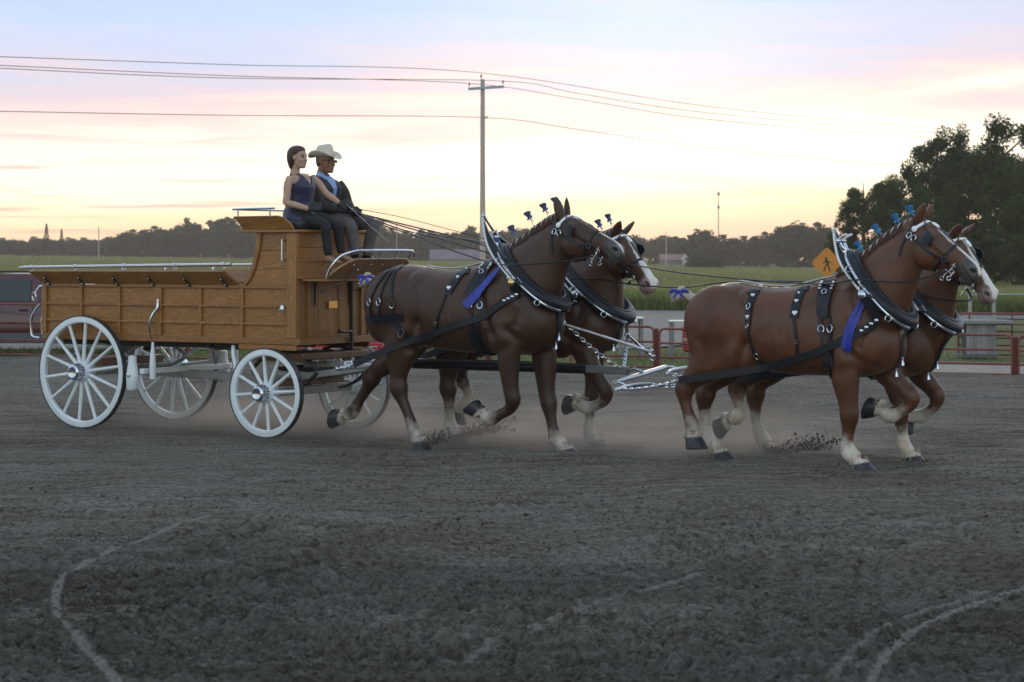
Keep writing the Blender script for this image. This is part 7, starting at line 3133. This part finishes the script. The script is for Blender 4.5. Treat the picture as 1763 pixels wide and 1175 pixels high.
def trees():
    rnd = random.Random(5)
    near = [tree_proto(11, 10, 6, .42, 50, 330, .17, openc=True), tree_proto(17, 10, 6, .40, 58, 330, .17, openc=True), tree_proto(13, 8, 6, .06, 120, 230, .18)]
    far = [tree_proto(21 + i, 12, 9, .02, 120, 70, .75) for i in range(5)]
    con = tree_proto(31, 14, 5, .1, 60, 50, .45, 'conifer')
    N = [(1612, 200, 142, 110, 0, 'tall dark tree with open crown, left of the two tallest at right'), (1692, 190, 140, 160, 1, 'tallest dark tree at right, its crown full of sky gaps'),
         (1486, 288, 150, 96, 0, 'rounded tree above the pedestrian sign, left end of the dark grove'), (1548, 278, 146, 92, 1, 'dark tree rising behind the ears of the near leader'),
         (1455, 372, 152, 70, 2, 'low bushy tree right behind the pedestrian sign'), (1520, 352, 138, 80, 2, 'broad low tree behind the turquoise mane bows'),
         (1590, 318, 134, 90, 2, 'broad dark tree below the tall open-crowned tree'), (1660, 302, 130, 110, 2, 'dense dark tree at right behind the far leader ears'),
         (1742, 282, 128, 120, 2, 'dense dark tree at the right edge of the picture'), (1800, 225, 134, 120, 1, 'tall tree cut off by the right edge'),
         (1650, 236, 144, 110, 0, 'open-crowned tree between the two tallest trees at right'), (1735, 232, 145, 120, 0, 'open-crowned tree right of the tallest tree'),
         (1620, 398, 124, 90, 2, 'dark bush behind the forehead of the far leader'), (1700, 392, 122, 100, 2, 'dark bush right of the far leader face'), (1765, 400, 120, 100, 2, 'dark bush at the right edge above the grey fence'),
         (1560, 405, 128, 80, 2, 'dark bush behind the neck of the near leader')]
    for x, yt, Y, w, k, lb in N:
        hp, wp = ((10, 6), (10, 6), (8, 6))[k]
        plant('broadleaf_tree', near[k], x, yt, Y, w * 1.12, lb, 'dark grove at right', hp, wp, rnd.random() * 6, sink=.3)
    plant('conifer', con, 80, 386, 640, 24, 'taller pointed conifer on the horizon at far left', 'far conifers', 14, 5)
    plant('conifer', con, 106, 395, 650, 20, 'shorter pointed conifer on the horizon at far left', 'far conifers', 14, 5, 1.3)
    def row(lst, lb, gr):
        ordn = ['first', 'second', 'third', 'fourth', 'fifth', 'sixth', 'seventh', 'eighth', 'ninth', 'tenth', 'eleventh', 'twelfth', 'thirteenth', 'fourteenth', 'fifteenth', 'sixteenth']
        for k, (x, yt, w, Y) in enumerate(sorted(lst)):
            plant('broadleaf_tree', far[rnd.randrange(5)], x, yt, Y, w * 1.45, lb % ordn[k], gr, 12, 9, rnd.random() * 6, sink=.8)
    low = [(x, 411 + rnd.uniform(-4, 4), 34, 690 + rnd.uniform(-30, 30)) for x in range(-20, 215, 17)]
    row(low, '%s low hazy tree from the left picture edge along the horizon', 'far trees at left')
    mid = [(205, 402, 40, 660), (232, 396, 42, 640), (262, 390, 46, 640), (290, 398, 44, 630), (312, 384, 44, 630), (326, 375, 34, 620), (350, 388, 46, 620), (384, 372, 46, 610), (408, 380, 44, 610), (440, 386, 50, 610), (475, 384, 52, 600), (510, 382, 52, 600), (545, 385, 52, 600)]
    row(mid, '%s far hazy tree right of the slim field pole, behind the wagon', 'far trees behind the wagon')
    cen = [(585, 386, 50, 600), (625, 384, 44, 600), (648, 376, 30, 600), (672, 392, 46, 600), (705, 398, 44, 610), (735, 394, 36, 600), (760, 402, 44, 610), (792, 398, 38, 600), (812, 390, 30, 600), (850, 398, 50, 600), (884, 390, 54, 590), (915, 392, 50, 590), (950, 394, 50, 590), (1000, 396, 50, 600), (1045, 398, 50, 600), (1090, 402, 48, 620)]
    row(cen, '%s far hazy tree counted rightwards from the man on the wagon seat', 'far trees in the middle')
    rt = [(1128, 408, 40, 640), (1152, 404, 40, 640), (1184, 404, 38, 560), (1214, 396, 52, 540), (1250, 404, 52, 540), (1285, 406, 46, 550), (1312, 400, 44, 540), (1345, 390, 44, 500), (1372, 379, 62, 480), (1402, 384, 54, 480), (1430, 396, 44, 480), (1220, 436, 40, 420), (1200, 438, 34, 420)]
    row(rt, '%s far hazy tree rightwards between the blazed wagon horse and pedestrian sign', 'far trees right of centre')


trees()


# ------------------------------------------------------------------ dust and flying dirt
def dust():
    def spray(u0, v0, w, h, lean, n, label, seed):
        rng = np.random.default_rng(seed)
        ico = np.array([(1, 0, 0), (-1, 0, 0), (0, 1, 0), (0, -1, 0), (0, 0, 1), (0, 0, -1)], float)
        icf = np.array([(0, 2, 4), (2, 1, 4), (1, 3, 4), (3, 0, 4), (2, 0, 5), (1, 2, 5), (3, 1, 5), (0, 3, 5)])
        t = rng.random(n) ** .8
        x = u0 - w * .3 + t * w + rng.normal(size=n) * w * .10
        z = np.abs(rng.normal(size=n)) * h * .33 * (.35 + t) + t * h * .35
        y = v0 + rng.normal(size=n) * .10
        s = rng.uniform(.0025, .007, n) * np.where(rng.random(n) < .08, 2.8, 1)
        V = ico[None] * s[:, None, None] * rng.uniform(.6, 1.4, (n, 6, 1)) + np.stack([x, y, z], -1)[:, None, :]
        F = icf[None] + (np.arange(n) * 6)[:, None, None]
        me = quick_mesh('dirt_spray', V.reshape(-1, 3), F.reshape(-1, 3), [M_DIRT])
        o = struct('dirt_spray', me, TEAM_O, kind='stuff', label=label, cat='dirt')
        o.rotation_euler = (0, 0, -TH)
    spray(4.30, .36, .55, .24, 0, 1300, 'brown dirt flung up between the wagon horses', 1)
    spray(4.52, -.70, .22, .16, 0, 500, 'brown dirt flung up at the hind hoof of the darkest wagon horse', 2)
    spray(7.90, .30, .62, .20, 0, 1300, 'brown dirt flung up behind the lead horses', 3)
    spray(9.40, -.40, .25, .10, 0, 200, 'little dirt kicked forward of the near leader hoof', 4)


def dust_volume():
    """low cloud of dust hanging round the wheels and hooves"""
    m = bpy.data.materials.new('dust_air')
    m.use_nodes = True
    t = m.node_tree
    for n in list(t.nodes):
        if n.type != 'OUTPUT_MATERIAL':
            t.nodes.remove(n)
    out = [n for n in t.nodes if n.type == 'OUTPUT_MATERIAL'][0]
    pv_ = nd(t, 'ShaderNodeVolumePrincipled')
    pv_.inputs['Color'].default_value = (.86, .77, .67, 1)
    pv_.inputs['Anisotropy'].default_value = .35
    tc = nd(t, 'ShaderNodeTexCoord')
    sp = nd(t, 'ShaderNodeSeparateXYZ')
    t.links.new(tc.outputs['Object'], sp.inputs[0])
    nz = nd(t, 'ShaderNodeTexNoise', inp={'Scale': 1.5, 'Detail': 3.0, 'Roughness': .6})
    mp = nd(t, 'ShaderNodeMapping')
    mp.inputs['Scale'].default_value = (.8, .8, 1.6)
    t.links.new(tc.outputs['Object'], mp.inputs[0])
    t.links.new(mp.outputs[0], nz.inputs['Vector'])
    k = math_n(t, 'MULTIPLY_ADD', nz.outputs[0], 2.6, -.85, clamp=True)
    fz = math_n(t, 'POWER', math_n(t, 'SUBTRACT', 1.0, math_n(t, 'DIVIDE', sp.outputs[2], .62), clamp=True), 2.2)
    fx = math_n(t, 'MULTIPLY', math_n(t, 'MULTIPLY', sp.outputs[0], .9, clamp=True), math_n(t, 'MULTIPLY', math_n(t, 'SUBTRACT', 8.8, sp.outputs[0]), .6, clamp=True))
    fy = math_n(t, 'SUBTRACT', 1.0, math_n(t, 'POWER', math_n(t, 'DIVIDE', math_n(t, 'SUBTRACT', sp.outputs[1], .35), 1.35), 2.0), clamp=True)
    d = math_n(t, 'MULTIPLY', math_n(t, 'MULTIPLY', math_n(t, 'MULTIPLY', k, fz), math_n(t, 'MULTIPLY', fx, fy)), DUST)
    t.links.new(d, pv_.inputs['Density'])
    t.links.new(pv_.outputs[0], out.inputs['Volume'])
    mb = MB()
    mb.bb((0, -1.0, .0), (8.8, 1.7, .62))
    o = solo('dust', mb, m, 'thin tan dust hanging round the wheels and hooves', 'dust', (0, 0, 0), kind='stuff', smooth=0)
    return o


def haze_volume():
    m = bpy.data.materials.new('evening_haze')
    m.use_nodes = True
    t = m.node_tree
    for n in list(t.nodes):
        if n.type != 'OUTPUT_MATERIAL':
            t.nodes.remove(n)
    out = [n for n in t.nodes if n.type == 'OUTPUT_MATERIAL'][0]
    pv_ = nd(t, 'ShaderNodeVolumePrincipled')
    pv_.inputs['Color'].default_value = (.97, .86, .78, 1)
    pv_.inputs['Density'].default_value = HAZE
    pv_.inputs['Anisotropy'].default_value = .4
    t.links.new(pv_.outputs[0], out.inputs['Volume'])
    mb = MB()
    mb.bb((-1800, -90, -8), (1800, 1520, 34))
    solo('haze', mb, m, 'thin warm evening haze over the fields', 'haze', (0, 0, 0), team=False, kind='stuff', smooth=0)


DUST = 2.2
HAZE = .00034
dust()
dust_volume()
haze_volume()
